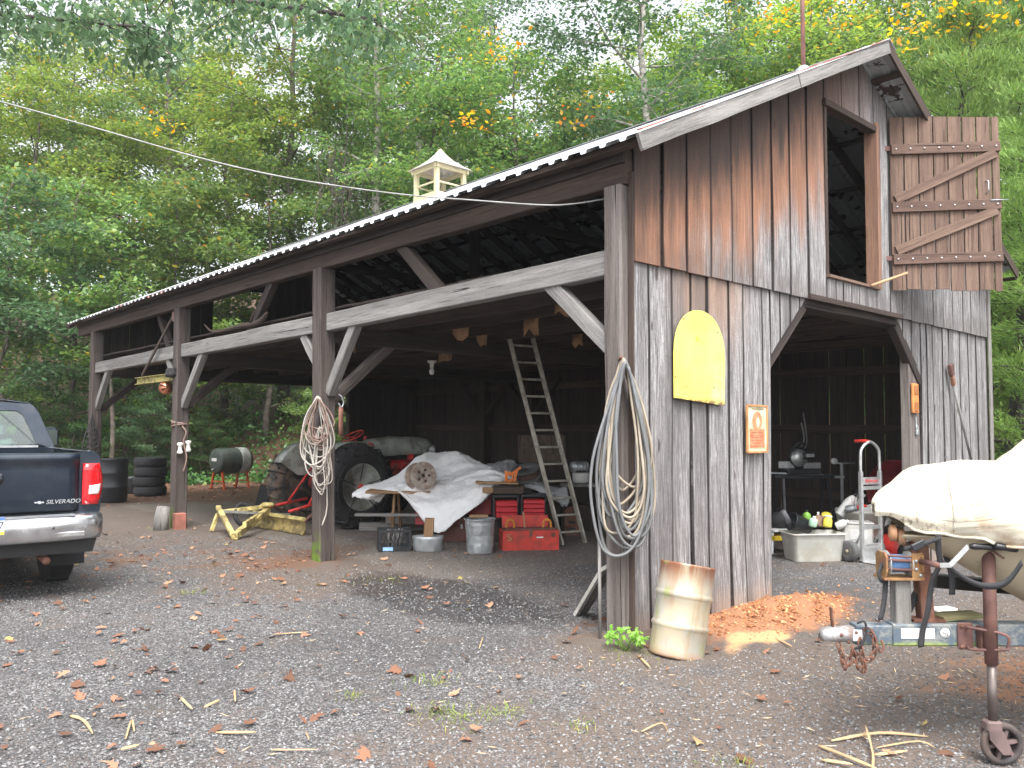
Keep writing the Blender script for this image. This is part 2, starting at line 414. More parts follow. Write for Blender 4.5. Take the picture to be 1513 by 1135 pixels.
Z = Z+np.maximum(mound, 0)+.05*np.exp(-(((X-.1)/.35)**2+((Y+.05)/.3)**2))+.04*np.exp(-(((X+.02)/.35)**2+((Y-4.6)/.35)**2))
Z += .006*np.sin(X*5+Y*2)*np.sin(Y*6-X)
n0, n1 = X.shape
V = np.stack([X, Y, Z], -1).reshape(-1, 3); I = np.arange(n0*n1).reshape(n0, n1)
Fq = np.stack([I[:-1, :-1], I[1:, :-1], I[1:, 1:], I[:-1, 1:]], -1).reshape(-1, 4)
def npmesh(name, V, F, m, smooth=True, k=None):
    me = bpy.data.meshes.new(name); k = F.shape[1]
    me.vertices.add(len(V)); me.vertices.foreach_set('co', V.astype(np.float32).ravel())
    me.loops.add(F.size); me.loops.foreach_set('vertex_index', F.astype(np.int32).ravel())
    me.polygons.add(len(F)); me.polygons.foreach_set('loop_start', np.arange(0, F.size, k, dtype=np.int32))
    me.polygons.foreach_set('use_smooth', np.full(len(F), smooth)); me.update(); me.validate()
    if m: me.materials.append(m)
    return me
m, t, b = nodes('gravel_and_soil')
P = nd(t, 'NewGeometry').outputs['Position']
at = lambda n: nd(t, 'Attribute', attribute_name=n).outputs['Fac']
vor = nd(t, 'TexVoronoi', {'Vector': P, 'Scale': 78., 'Randomness': 1.}); vor2 = nd(t, 'TexVoronoi', {'Vector': P, 'Scale': 34.})
hue = nd(t, 'SeparateColor', {0: vor.outputs['Color']}).outputs[0]; hue2 = nd(t, 'SeparateColor', {0: vor2.outputs['Color']}).outputs[1]
st = ramp(t, hue, [(0, (.06, .056, .053)), (.3, (.115, .109, .105)), (.6, (.17, .165, .168)), (.82, (.25, .22, .225)), (1, (.34, .34, .34))])
st = mix(t, rng(t, hue2, .92, .94), st, (.28, .28, .28))
st = mix(t, rng(t, vor.outputs['Distance'], .35, .7, 0, .8), st, (.045, .043, .042))
lum = noise(t, P, .55, 6, .6); st = mix(t, rng(t, lum, .38, .62, 0, .5), st, (.055, .052, .053))
nb = noise(t, P, 2.1, 6, .65); fine = noise(t, P, 55, 4, .7)
soil = mix(t, fine, (.06, .045, .036), (.2, .155, .125))
litter = mix(t, noise(t, P, 22, 4, .7), (.055, .035, .026), (.24, .12, .065))
red = mix(t, noise(t, P, 26, 5, .7), (.22, .095, .045), (.46, .23, .12))
sand = mix(t, fine, (.46, .25, .115), (.62, .38, .2))
dust = mix(t, fine, (.12, .1, .085), (.24, .21, .18))
def mk(a, lo=.35, hi=.65, wgt=.55): return rng(t, mth(t, 'ADD', at(a), mth(t, 'MULTIPLY', mth(t, 'SUBTRACT', nb, .5), wgt*2)), lo, hi)
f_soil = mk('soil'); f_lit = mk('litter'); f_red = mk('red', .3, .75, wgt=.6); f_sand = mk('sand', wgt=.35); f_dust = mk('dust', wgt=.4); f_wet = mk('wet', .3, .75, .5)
c = mix(t, mth(t, 'MULTIPLY', f_soil, rng(t, fine, .3, .6, .5, 1)), st, soil)
c = mix(t, mth(t, 'MULTIPLY', f_dust, .7), c, dust)
c = mix(t, mth(t, 'MULTIPLY', f_lit, .85), c, litter)
c = mix(t, mth(t, 'MULTIPLY', f_red, .92), c, red); c = mix(t, f_sand, c, sand)
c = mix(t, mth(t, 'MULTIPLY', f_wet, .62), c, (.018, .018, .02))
t.links.new(c, b.inputs['Base Color'])
t.links.new(rng(t, f_wet, 0, 1, .72, .45, False), b.inputs['Roughness']); b.inputs['Specular IOR Level'].default_value = .4
hgt = mth(t, 'ADD', mth(t, 'MULTIPLY', vor.outputs['Distance'], -1.), mth(t, 'MULTIPLY', mth(t, 'ADD', fine, nb), .5))
bump(t, b, hgt, .6, .010)
GRAV = m
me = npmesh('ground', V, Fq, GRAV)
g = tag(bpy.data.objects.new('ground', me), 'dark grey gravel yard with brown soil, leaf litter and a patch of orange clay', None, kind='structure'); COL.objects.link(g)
d = ahead(X, Y); s = side(X, Y)
def ell(cx, cy, rx, ry, p=1.): return np.exp(-((((X-cx)/rx)**2+((Y-cy)/ry)**2)**p))
att = {
 'red': np.clip(1.05*ell(1.45, -.42, 1.3, .5, 1.2)+.5*ell(2.9, -2.2, 1.5, .55)+.55*ell(1.0, -2.45, 1.1, .6), 0, 1),
 'sand': np.clip((.62+.5*np.sin(X*9)*np.sin(Y*13))*ell(.62, -.78, .5, .18)+.35*ell(.62, -.78, .3, .1), 0, 1),
 'soil': np.clip(.34+.5*ell(1.2, -2.5, 1.5, .8)+.5*ell(.3, -1.9, 1.6, .8)+.5*ell(-.1, -.3, .8, .5)+.35*ell(2.6, -1.8, 2, .8)+.45*ell(-.4, 3.9, 1.2, 1.2)+.4*ell(-3, -1.5, 2, 1)+.35*sm(7, 14, d), 0, 1),
 'litter': np.clip(1.2*sm(16, 20, d)*(s < 20)+.6*ell(-.2, 4.9, .9, .7)+.45*ell(-1.5, 6.5, 2.2, 1.8)+.5*ell(.0, .35, .6, .5)+.4*ell(.9, 5.6, .8, .5), 0, 1),
 'dust': np.clip(1.1*sm(.1, .9, X)*sm(7.9, 7.2, X)*sm(-.1, .8, Y)*sm(14.2, 13.2, Y)*sm(2.2, 3.4, Y)+.5*ell(1.6, 3.1, 1.3, 1.0), 0, 1),
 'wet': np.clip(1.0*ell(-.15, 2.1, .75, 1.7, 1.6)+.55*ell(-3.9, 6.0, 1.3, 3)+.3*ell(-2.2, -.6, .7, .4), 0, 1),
}
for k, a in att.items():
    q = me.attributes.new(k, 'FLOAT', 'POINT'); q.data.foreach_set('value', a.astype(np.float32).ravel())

# ------------------------------------------------------------------ barn
BW, BL, HT = 7.82, 13.8, 3.52
barn = thing('open_barn', 'long open-sided weathered timber barn with corrugated metal roof and board gable', 'barn')
def roofz(x): return 5.80-.485*abs(x-3.91)
# posts
PY = [0, 4.6, 9.2, 13.8]
for i, y in enumerate(PY):
    if i == 0:
        MB().beam((-.015, -.01, -.1), (-.03, .0, HT), .185, .18, (0, 1, 0), 9, .004).build('post', W_CPOST, barn)
    else:
        dx = (.0, -.0, .03, .05)[i]
        MB().beam((-.02, y-.02, -.1), (-.03+dx*.2, y+(.06, .06, .02, .0)[i], HT), .21, .2, (0, 1, 0), 9, .004).build('post', W_POST, barn)
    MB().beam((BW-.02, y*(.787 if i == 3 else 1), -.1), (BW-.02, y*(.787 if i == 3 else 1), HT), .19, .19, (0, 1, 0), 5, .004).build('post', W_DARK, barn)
MB().beam((BW-.02, 13.8, -.1), (BW-.02, 13.8, HT), .19, .19, (0, 1, 0)).build('post', W_DARK, barn)
# plates
for (a, b_) in ((-.12, 4.6), (4.603, 9.2), (9.203, 14.9)):
    MB().beam((-.03, a, HT+.135), (-.03, b_, HT+.135), .13, .27, (0, 0, 1), 8, .006).build('plate_beam', W_BROWN, barn)
    MB().beam((BW-.02, a, HT+.135), (BW-.02, b_, HT+.135), .13, .27).build('plate_beam', W_DARK, barn)
MB().beam((-.11, -.12, HT+.24), (-.11, 14.9, HT+.24), .025, .15).build('nailer', W_DARK, barn)
# girts between the posts
gz = [(3.00, 2.93), (2.93, 2.90), (2.90, 2.86)]
for i in range(3):
    MB().beam((-.01, PY[i]+.1, gz[i][0]-.07), (-.01, PY[i+1]-.1, gz[i][1]-.07), .13, .21, (0, 0, 1), 8, .005).build('girt', W_GREY, barn)
# knee braces
def brace(p, q, w=.13, h=.1, m=W_GREY, up=(1, 0, 0)): return MB().beam(p, q, w, h, up, 3, .003).build('knee_brace', m, barn)
brace((0, .80, 2.86), (0, .06, 2.22))
brace((0, 3.95, 2.80), (0, 4.53, 2.02)); brace((0, 5.15, 2.76), (0, 4.68, 2.25))
brace((0, 8.35, 2.76), (0, 9.12, 1.95)); brace((0, 13.0, 2.74), (0, 13.72, 2.0)); brace((0, 9.8, 2.74), (0, 9.3, 2.2))
for y in PY[1:]: brace((1.05, y+.02, 2.78), (.08, y+.02, 1.95), m=W_DARK if y > 5 else wood('half_grey_timber', (.2, .17, .155), (.13, .11, .1), (.04, .03, .03)), up=(0, 1, 0), w=.12, h=.14)
brace((0, 3.1, 3.60), (0, 2.35, 2.96), m=W_DARK); brace((0, 6.0, 3.6), (0, 6.7, 2.92), m=W_DARK); brace((.1, 10.6, 3.6), (.1, 10.0, 2.9), m=W_DARK)
# tie beams across, joists along, loft floor
for y in (.12, 4.62, 9.22, 13.75):
    MB().beam((.05, y, 2.72+.2*(y < 1)), (BW-.1, y, 2.72+.2*(y < 1)), .16, .20-.05*(y < 1), (0, 0, 1), 5, .005).build('tie_beam', W_DARK, barn)
me = MB().beam((0, .2, 0), (0, 13.7, 0), .05, .19, (0, 0, 1), 12, .006).mesh('joist', W_BROWN)
for i in range(11): part('joist', me, barn, (.72+i*.64, 0, 2.93+rnd(-.015, .015)))
mes = [MB().beam((.06, 0, 0), (BW-.1, 0, 0), .245, .026, (0, 0, 1), 5, .004).mesh('loft_floor_board', W_DARK) for _ in range(3)]
for i in range(54): part('loft_floor_board', mes[i % 3], barn, (0, .28+i*.2515, 3.045+rnd(-.004, .006)))
for (x, y, l) in ((.95, 1.5, .2), (1.6, 2.6, .25), (1.36, 3.6, .3), (2.0, 4.0, .2), (2.6, 2.1, .22), (2.64, 5.5, .3), (3.2, 3.4, .2), (3.3, 6.4, .35), (1.36, 6.2, .2), (3.9, 2.3, .25)):
    C = [[(x+rnd(-.01, .01), y+j*l*.33, 2.9-i*.08*(1+rnd(-.4, .4))) for j in range(4)] for i in range(3)]
    MB().grid(C, .004).build('paper_scrap', TAN, barn)
# rafters, purlins
def raf(x0, x1): return MB().beam((x0, 0, roofz(x0)-.13), (x1, 0, roofz(x1)-.13), .05, .14, (0, 0, 1), 3, .004).mesh('rafter', W_BROWN)
ra, rb = raf(.04, 3.905), raf(3.915, 7.78)
for i in range(24):
    y = .02+i*.605+(.01 if i else 0); part('rafter', ra, barn, (0, y, 0)); part('rafter', rb, barn, (0, y, 0))
for x in (-.22, .55, 1.3, 2.05, 2.8, 3.55):
    for xx in (x, BW-x):
        MB().beam((xx, -.44, roofz(xx)-.04), (xx, 15.05, roofz(xx)-.04), .09, .04, (0, 0, 1), 6, .002).build('purlin', W_BROWN, barn)
# corrugated sheets: five-rib profile across 0.8 m, each its own piece
m, t, b = nodes('weathered_metal_roof'); v = coords(t)
P = nd(t, 'NewGeometry').outputs['Position']
n1 = noise(t, v, 1.7, 6, .6); pl = noise(t, P, 4.5, 6, .75)
up_ = rng(t, nd(t, 'SeparateXYZ', {0: nd(t, 'NewGeometry').outputs['True Normal']}).outputs[2], -.1, .1, 0, 1)
top = mix(t, rng(t, n1, .5, .75, 0, .5), (.62, .64, .66), (.4, .36, .33))
red_ = rng(t, nd(t, 'ObjectInfo').outputs['Random'], .86, .9); top = mix(t, mth(t, 'MULTIPLY', red_, rng(t, n1, .4, .55)), top, (.42, .16, .12))
t.links.new(top, b.inputs['Base Color']); b.inputs['Metallic'].default_value = .35; b.inputs['Roughness'].default_value = .5
bump(t, b, n1, .2, .01); ROOF = m
m, t, b = nodes('peeling_painted_sheet_underside'); P = nd(t, 'NewGeometry').outputs['Position']
pl = noise(t, nd(t, 'Mapping', {'Vector': P, 'Scale': (3.2, 1.8, 3.2)}).outputs[0], 1.3, 6, .72); edg = rng(t, pl, .41, .43)
c = mix(t, edg, (.055, .04, .035), mix(t, noise(t, P, 7, 4), (.30, .34, .36), (.45, .48, .5)))
t.links.new(c, b.inputs['Base Color']); b.inputs['Roughness'].default_value = .7; ROOFU = m
def sheet(x0, x1, nx=7):
    PW = .8; prof = []
    for k in range(4):
        y = k*.2; prof += [(y, 0), (y+.125, 0), (y+.14, .026), (y+.185, .026)]
    prof.append((.8, 0)); prof.append((.815, .0))
    mb = MB(); P = []
    for i in range(nx+1):
        x = x0+(x1-x0)*i/nx; z = roofz(x)
        P.append([(x, y, z+(-hh if True else 0)) for (y, hh) in prof])
    if x1 < x0: pass
    mb.grid(P, .0, False); me = mb.mesh('roof_sheet', ROOF); me.materials.append(ROOFU)
    # top skin plus a lower skin 3 mm beneath
    bm = bmesh.new(); bm.from_mesh(me); bmesh.ops.recalc_face_normals(bm, faces=bm.faces)
    if sum(f.normal.z for f in bm.faces) < 0: bmesh.ops.reverse_faces(bm, faces=bm.faces)
    low = bmesh.ops.duplicate(bm, geom=bm.verts[:]+bm.edges[:]+bm.faces[:])['geom']
    for e in low:
        if isinstance(e, bmesh.types.BMVert): e.co.z -= .004
    fs = [e for e in low if isinstance(e, bmesh.types.BMFace)]; bmesh.ops.reverse_faces(bm, faces=fs)
    for f in fs: f.material_index = 1
    bm.to_mesh(me); bm.free(); return me
sa = [sheet(-.34, 3.93), sheet(-.30, 3.93)]; sb = [sheet(3.89, 7.96)]
for i in range(19):
    y = -.47+i*.8+.002*i
    part('roof_sheet', sa[i % 2 if rnd(0, 1) > .3 else 0], barn, (rnd(-.012, .012), y, .035+.004*(i % 2))); part('roof_sheet', sb[0], barn, (rnd(-.01, .01), y, .035+.004*(i % 2)))
# ridge cap
mb = MB(); mb.grid([[(3.91+dx, y, roofz(3.91+dx)+.062) for dx in (-.16, -.02, .02, .16)] for y in (-.49, 5, 10, 14.76)], .003, False); mb.build('ridge_cap', ROOF, barn)
# rake boards (two lengths on the left slope, as seen) and right slope
def rake(xa, xb, h, m, y=-.475, n=5):
    return MB().beam((xa, y, roofz(xa)-h/2+.03), (xb, y, roofz(xb)-h/2+.03), .025, h, (0, 0, 1), n, .003).build('rake_board', m, barn)
rake(-.36, 1.95, .13, W_GREY); rake(1.955, 3.90, .125, W_GREY, y=-.48); rake(3.92, 7.98, .12, W_BROWN)
MB().beam((-.36, -.478, roofz(-.36)+.058), (3.9, -.478, roofz(3.9)+.058), .05, .012).build('metal_drip_edge', ROOF, barn)
for sgn in (1,):
    MB().beam((-.3, 15.0, roofz(-.3)-.04), (3.9, 15.0, roofz(3.9)-.04), .03, .13).build('rake_board', W_DARK, barn)
    MB().beam((3.92, 15.0, roofz(3.9)-.04), (8.1, 15.0, roofz(8.1)-.04), .03, .13).build('rake_board', W_DARK, barn)

# boards of the gable: every plank its own mesh, warped a little
def plank(s0, s1, zb, zt, y, m, th=.023, breaks=(), name='wall_board', rows=5, warp=.007, ax='x', parent=None, bow=0):
    cols = [s0]+[b_ for b_ in breaks if s0+.01 < b_ < s1-.01]+[s1]
    a1, a2, a3 = rnd(-warp, warp), rnd(-warp, warp), rnd(-.006, .006); ro = rnd(0, 60); P = []; G = []
    for i in range(rows+1):
        t = i/rows; r_ = []
        for c in cols:
            z = zb(c)*(1-t)+zt(c)*t; o = a1*math.sin(t*PI)+a2*math.sin(t*2*PI)+a3*((c-s0)/(s1-s0)-.5)*2+bow*(1-t)**3
            r_.append((c, y-o, z) if ax == 'x' else (y+o, c, z)); G.append((c+ro, ro, z+ro*.3))
        P.append(r_)
    n_before = 0; mb = MB(); mb.grid(P, th if ax == 'x' else -th, False, G)
    me = mb.mesh(name, m); uu = [(c-s0)/(s1-s0) for _ in range(rows+1) for c in cols]; uu = (uu*2)[:len(mb.v)]
    at_ = me.attributes.new('eu', 'FLOAT', 'POINT'); at_.data.foreach_set('value', uu)
    return part(name, me, parent or barn)
K = lambda z: (lambda c: z)
ys_lo, ys_up = -.105, -.133
def door_top(c):          # underside of the lower boards over the wagon door, chamfered corners
    if c <= 2.03 or c >= 5.5: return -.04
    if c < 2.73: return 2.31+(c-2.03)/.70*.62
    if c > 4.80: return 2.93-(c-4.80)/.70*.66
    return 2.93
x = -.02; random.seed(11)
while x < 2.02:
    w_ = min(rnd(.13, .34), 2.025-x); w_ = w_ if 2.025-(x+w_) > .1 else 2.025-x
    zb = rnd(-.05, -.03); zt = 2.96
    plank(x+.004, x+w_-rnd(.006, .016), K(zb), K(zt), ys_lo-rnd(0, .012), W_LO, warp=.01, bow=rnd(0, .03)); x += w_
x = 2.03
while x < 2.72:
    w_ = rnd(.17, .26); x1 = min(x+w_, 2.73)
    if 2.73-x1 < .08: x1 = 2.73
    plank(x+.003, x1-.004, door_top, K(2.96), ys_lo-rnd(0, .006), W_LO, warp=.002); x = x1
x = 4.80
while x < 5.49:
    x1 = min(x+rnd(.2, .26), 5.5); x1 = 5.5 if 5.5-x1 < .08 else x1
    plank(x+.003, x1-.004, lambda c: max(door_top(min(c, 5.499)), 2.27), K(2.96), ys_lo-rnd(0, .006), W_LO, warp=.002); x = x1
x = 5.5
while x < BW-.02:
    w_ = rnd(.15, .34); x1 = min(x+w_, BW); x1 = BW if BW-x1 < .1 else x1
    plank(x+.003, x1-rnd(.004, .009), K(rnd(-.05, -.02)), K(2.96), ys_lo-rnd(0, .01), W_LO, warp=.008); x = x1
# upper boards
seams = [-.02, .35, .68, 1.03, 1.36, 1.70, 2.05, 2.38, 2.73, 3.11]
LX0, LX1, LZ0, LZ1 = 3.12, 4.27, 3.22, 5.06
top = lambda c: roofz(c)-.045
for a, b_ in zip(seams[:-1], seams[1:]):
    zz = 2.925+rnd(-.005, .005); sl_ = rnd(-.002, .002)
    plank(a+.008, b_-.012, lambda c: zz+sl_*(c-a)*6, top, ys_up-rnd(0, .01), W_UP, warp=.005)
xs = [3.11, 3.30, 3.47, 3.66, 3.83, 4.02, 4.27]
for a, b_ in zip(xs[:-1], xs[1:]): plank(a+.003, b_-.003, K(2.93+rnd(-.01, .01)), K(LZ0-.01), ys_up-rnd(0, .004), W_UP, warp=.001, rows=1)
xs = [3.11, 3.50, 3.905, 4.27]
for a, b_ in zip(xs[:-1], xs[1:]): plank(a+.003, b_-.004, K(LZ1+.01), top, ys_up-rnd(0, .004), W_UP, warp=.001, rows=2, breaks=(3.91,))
xs = [4.27, 4.42, 4.62, 4.95, 5.2, 5.55, 5.85, 6.2, 6.5, 6.85, 7.15, 7.5, BW]
for a, b_ in zip(xs[:-1], xs[1:]):
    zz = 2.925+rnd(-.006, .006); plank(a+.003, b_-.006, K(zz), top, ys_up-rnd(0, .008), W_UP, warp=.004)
# corner trim, frames
MB().beam((-.035, -.125, -.02), (-.035, -.128, 3.62), .02, .045, (0, 1, 0), 6, .002).build('corner_trim', W_BROWN, barn)
MB().beam((BW-.03, -.158, 0), (BW-.03, -.158, 3.7), .09, .02, (0, 1, 0), 6, .002).build('corner_trim', W_GREY, barn)
MB().beam((2.70, -.05, 2.90), (4.86, -.05, 2.90), .12, .13, (0, 0, 1), 4, .004).build('door_header', W_DARK, barn)
MB().beam((2.68, -.168, 2.935), (4.86, -.168, 2.935), .03, .055, (0, 0, 1), 4, .003).build('door_header', W_BROWN, barn)
MB().beam((4.84, -.06, 2.85), (5.52, -.06, 2.20), .13, .10, (0, 1, 0)).build('door_brace', W_DARK, barn)
MB().beam((2.02, -.045, 2.22), (2.72, -.045, 2.85), .11, .10, (0, 1, 0)).build('door_brace', W_DARK, barn)
MB().beam((5.35, -.035, -.05), (5.35, -.035, 2.9), .29, .11, (0, 1, 0), 6, .003).build('door_post', W_CPOST, barn)
MB().beam((1.93, .0, -.05), (1.93, .0, 2.9), .15, .15, (0, 1, 0)).build('door_post', W_DARK, barn)
for z in (.5, 1.55, 2.6, 3.9): MB().beam((.1, -.03, z), (1.84 if z < 3 else 3.0, -.03, z), .05, .12).build('wall_rail', W_DARK, barn)
for z in (.5, 1.55, 2.6): MB().beam((5.5, -.03, z), (BW-.1, -.03, z), .05, .12).build('wall_rail', W_DARK, barn)
# loft doorway frame
MB().beam((LX0-.0, -.10, LZ0), (LX0, -.10, LZ1), .05, .09, (0, 1, 0)).build('loft_door_frame', W_BROWN, barn)
MB().beam((LX1+.02, -.10, LZ0-.02), (LX1+.02, -.10, LZ1+.05), .07, .15, (0, 1, 0), 4, .002).build('loft_door_frame', wood('fresh_brown_jamb', (.33, .19, .13), (.24, .14, .1), (.09, .05, .04)), barn)
MB().beam((LX0-.05, -.12, LZ1-.03), (LX1+.06, -.12, LZ1-.03), .11, .07, (0, 0, 1)).build('loft_door_frame', W_BROWN, barn)
MB().beam((LX0-.02, -.13, LZ0-.02), (LX1+.02, -.13, LZ0-.02), .09, .03, (0, 0, 1)).build('loft_door_sill', W_SHUT, barn)
# back wall, far gable
random.seed(5); me_b = []
y = .0
while y < 13.8:
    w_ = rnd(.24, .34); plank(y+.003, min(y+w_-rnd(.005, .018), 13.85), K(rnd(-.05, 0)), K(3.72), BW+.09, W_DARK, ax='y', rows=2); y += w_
for z in (.55, 1.62, 2.55): MB().beam((BW+.03, .1, z), (BW+.03, 13.7, z), .05, .14).build('wall_rail', W_BROWN, barn)
for y in (4.6, 9.2, 10.86):
    for sg in (-1, 1): MB().beam((BW-.03, y+sg*.1, 1.95), (BW-.03, y+sg*.85, 2.7), .09, .12, (1, 0, 0)).build('knee_brace', W_DARK, barn)
x = 0.
while x < BW:
    w_ = rnd(.26, .36); x1 = min(x+w_-.008, BW)
    full = x > 5.95
    if x+w_ > 2.45 and x < 3.55 and not full:
        plank(x, x1, K(2.62), K(3.1), 13.93, W_DARK, rows=1, warp=.001); plank(x, x1, K(4.75), top, 13.93, W_DARK, rows=1, warp=.001, breaks=(3.91,))
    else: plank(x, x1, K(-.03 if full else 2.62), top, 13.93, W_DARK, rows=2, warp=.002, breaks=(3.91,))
    x += w_
MB().beam((5.9, 13.8, -.05), (5.9, 13.8, 2.7), .17, .17, (0, 1, 0)).build('post', W_DARK, barn)
MB().beam((5.85, 13.8, 2.0), (5.1, 13.8, 2.66), .1, .11, (0, 1, 0)).build('knee_brace', W_DARK, barn)
# queen posts and collar in the loft
for y in (4.62, 9.22):
    for x in (2.3, 5.5): MB().beam((x, y, 3.06), (x, y, roofz(x)-.2), .12, .12, (0, 1, 0)).build('queen_post', W_DARK, barn)
    MB().beam((1.9, y, 4.6), (5.9, y, 4.6), .05, .15).build('collar_beam', W_DARK, barn)
# footing blocks
MB().box((-.06, 9.02, .12), (.17, .14, .26), ch=.01).build('brick_footing', mat('red_brick_block', (.33, .13, .095), .85, bmp=.5), barn)
MB().tube([(-.33, 9.05, -.05), (-.32, 9.06, .2), (-.29, 9.08, .36)], [.12, .11, .095], 9).build('wood_stub', W_GREY, barn)

# loft shutter swung open: ledged and braced, each board and bolt its own
hx, hy = 4.60, -.165
dv = Vector((.727, -.686, 0)); dv.normalize(); ang = math.atan2(dv.y, dv.x)
sh = MB().beam((.01, -.03, .96), (1.26, -.03, 1.00), .034, .12, (0, 0, 1), 4, .002, ch=.004).build('loft_shutter', W_SHUTD, barn, (hx, hy, 3.22), (0, 0, ang))
for z in (1.66, .37): MB().box((-.03, -.01, z), (.1, .012, .05)).build('hinge', RUSTD, sh)
MB().tube([(1.12, -.05, 1.04), (1.33, -.055, 1.045)], .006, 6).build('latch', GALV, sh)
SW, SH = 1.27, 2.03
# boards face: the ledgers are on the viewer's side (local -y)
edges = [0, .165, .335, .505, .672, .838, 1.0, 1.175, SW]
lm = []
random.seed(3)
for a, b_ in zip(edges[:-1], edges[1:]):
    z0 = rnd(-.01, .015); z1 = SH+rnd(-.012, .012)
    MB().beam(((a+b_)/2, 0, z0), ((a+b_)/2, 0, z1), b_-a-.014, .024, (0, 1, 0), 5, .002, ch=.004).build('shutter_board', W_SHUT, sh)
led = []
for z in (1.66, .37): led.append(MB().beam((.01, -.03, z-.02), (SW-.01, -.03, z+.02), .034, .12, (0, 0, 1), 4, .002, ch=.004).build('ledger', W_SHUTD, sh))
for (za, zb) in ((1.02, 1.60), (.42, .93)):
    MB().beam((.05, -.031, za+.03), (SW-.06, -.031, zb), .03, .105, (0, 0, 1), 3, .002, ch=.004).build('diagonal_brace', W_SHUT, sh)
bolt = MB().lathe([(.0, .012), (.008, .01), (.012, .004), (.013, 0)], rot=RX(PI/2), n=8).mesh('bolt', ALU)
for z in (1.66, .98, .37):
    for k in range(8):
        px_ = .06+k*(SW-.12)/7; part('bolt', bolt, sh, (px_, -.047, z-.02+.04*px_/SW))
MB().tube(cr([(1.1, -.015, 1.13), (1.1, -.06, 1.15), (1.1, -.065, 1.2), (1.1, -.06, 1.26), (1.1, -.015, 1.28)]), .008, 6).build('handle', GALV, sh)
st_ = MB().tube([(4.02, -.19, 3.20), (4.62, -.33, 3.40)], .017, 7).build('prop_stick', W_PALE, None)
tag(st_, 'pale round stick propping the loft shutter open at the sill', 'stick')

# ================================================================== things on and about the barn
random.seed(21)
# cupola
cu = thing('cupola', 'small cream wooden cupola with pyramid metal roof on the barn ridge', 'cupola', (3.9, 7.55, 5.50)); cu.scale = (.84, .84, .86)
cs = .36
for a in (-1, 1):
    for b_ in (-1, 1): MB().beam((a*cs, b_*cs, .12), (a*cs, b_*cs, .80), .09, .09, (0, 1, 0)).build('corner_post', W_CREAM, cu)
for r_ in range(4):
    dx, dy = ((0, -1), (1, 0), (0, 1), (-1, 0))[r_]
    for k, z in enumerate((-.02, .10, .22)):
        MB().beam((dx*(cs+.012)-dy*.41, dy*(cs+.012)-dx*.41, z), (dx*(cs+.012)+dy*.41, dy*(cs+.012)+dx*.41, z), .025+.01*k, .115).build('base_board', W_CREAM, cu)
    for z in (.30, .52): MB().beam((dx*cs-dy*(cs-.05), dy*cs-dx*(cs-.05), z), (dx*cs+dy*(cs-.05), dy*cs+dx*(cs-.05), z), .03, .035).build('rail', W_CREAM, cu)
    MB().beam((dx*(cs+.04)-dy*.46, dy*(cs+.04)-dx*.46, .83), (dx*(cs+.04)+dy*.46, dy*(cs+.04)+dx*.46, .83), .04, .08).build('eave_trim', W_CREAM, cu)
P = [];
for r_, z in ((.50, .87), (.36, .96), (.21, 1.08), (.09, 1.22), (.012, 1.34)): P.append([(r_*a, r_*b_, z) for a, b_ in ((-1, -1), (1, -1), (1, 1), (-1, 1), (-1, -1))])
MB().grid(P, .004, False).build('pyramid_roof', mat('pale_oxidised_metal', (.62, .58, .52), .45, .4, .2, 5, dirt=(.5, .35, .25), damt=.4), cu)
# lightning rod style red pole with guy wire
po = thing('roof_pole', 'thin rusty red pole rising from the left roof slope near the gable', 'pole', (3.22, .15, 5.48))
MB().tube([(0, 0, -.05), (0, 0, 1.6)], .024, 8).build('mast', mat('rust_red_pipe', (.19, .085, .07), .6, bmp=.2), po)
MB().tube([(.07, .05, 0), (.02, 0, 1.6)], .004, 5).build('cable', GALV, po)
MB().lathe([(.09, -.03), (.085, .03), (.04, .07), (0, .07)], n=12).build('flange', GALV, po)
# overhead wire
a_, b_ = CP(-40, 140, 7.3), CP(905, 295, 6.6)
pts = [CP(x, y, d_) for x, y, d_ in ((-200, 98, 7.8), (0, 150, 7.4), (130, 186, 7.3), (290, 232, 7.2), (400, 258, 7.1), (500, 275, 7.05), (600, 288, 7.0), (700, 296, 6.95), (800, 303, 6.85), (850, 301, 6.8), (905, 292, 6.75))]
tag(MB().tube(cr(pts, 5), .0062, 6).build('overhead_cable', mat('pale_grey_cable', (.3, .3, .29), .5)), 'thin pale overhead cable sagging from the left across to the barn eave', 'cable')
# yellow arched board
ys = thing('arched_board', 'yellow sheet metal board with rounded top nailed to the gable boards', 'sign', (.82, -.155, 1.85), (0, R(1.5), 0))
poly = [(-.355, .0), (.365, -.03)]+[(.365*math.cos(a) if 1 else 0, .36+.40*math.sin(a)**.85) for a in np.linspace(.0, PI, 18)][0:]
m, t, b = nodes('chipped_yellow_enamel'); v = coords(t, False); ns = noise(t, v, 9, 6, .7); sp = nd(t, 'SeparateXYZ', {0: v})
c = mix(t, rng(t, noise(t, v, 2.2, 4), .35, .65), (.82, .74, .13), (.78, .72, .20))
lg = mth(t, 'MULTIPLY', rng(t, sp.outputs[0], .12, .22), rng(t, sp.outputs[2], .05, .42, 1, .0)); c = mix(t, mth(t, 'MULTIPLY', lg, rng(t, ns, .35, .6, .2, .8)), c, (.5, .72, .3))
l1 = nd(t, 'VectorMath', {0: v, 1: (-.04, 0, .50)}, operation='DISTANCE').outputs['Value']; l2 = nd(t, 'VectorMath', {0: v, 1: (.07, 0, .49)}, operation='DISTANCE').outputs['Value']
for l_ in (l1, l2): c = mix(t, mth(t, 'MULTIPLY', rng(t, l_, .015, .06, .9, 0), rng(t, ns, .42, .6)), c, (.55, .48, .02))
rs = mth(t, 'MULTIPLY', rng(t, sp.outputs[2], -.02, .035, 1, 0), rng(t, ns, .38, .55)); ru = rng(t, noise(t, v, 21, 3), .7, .74)
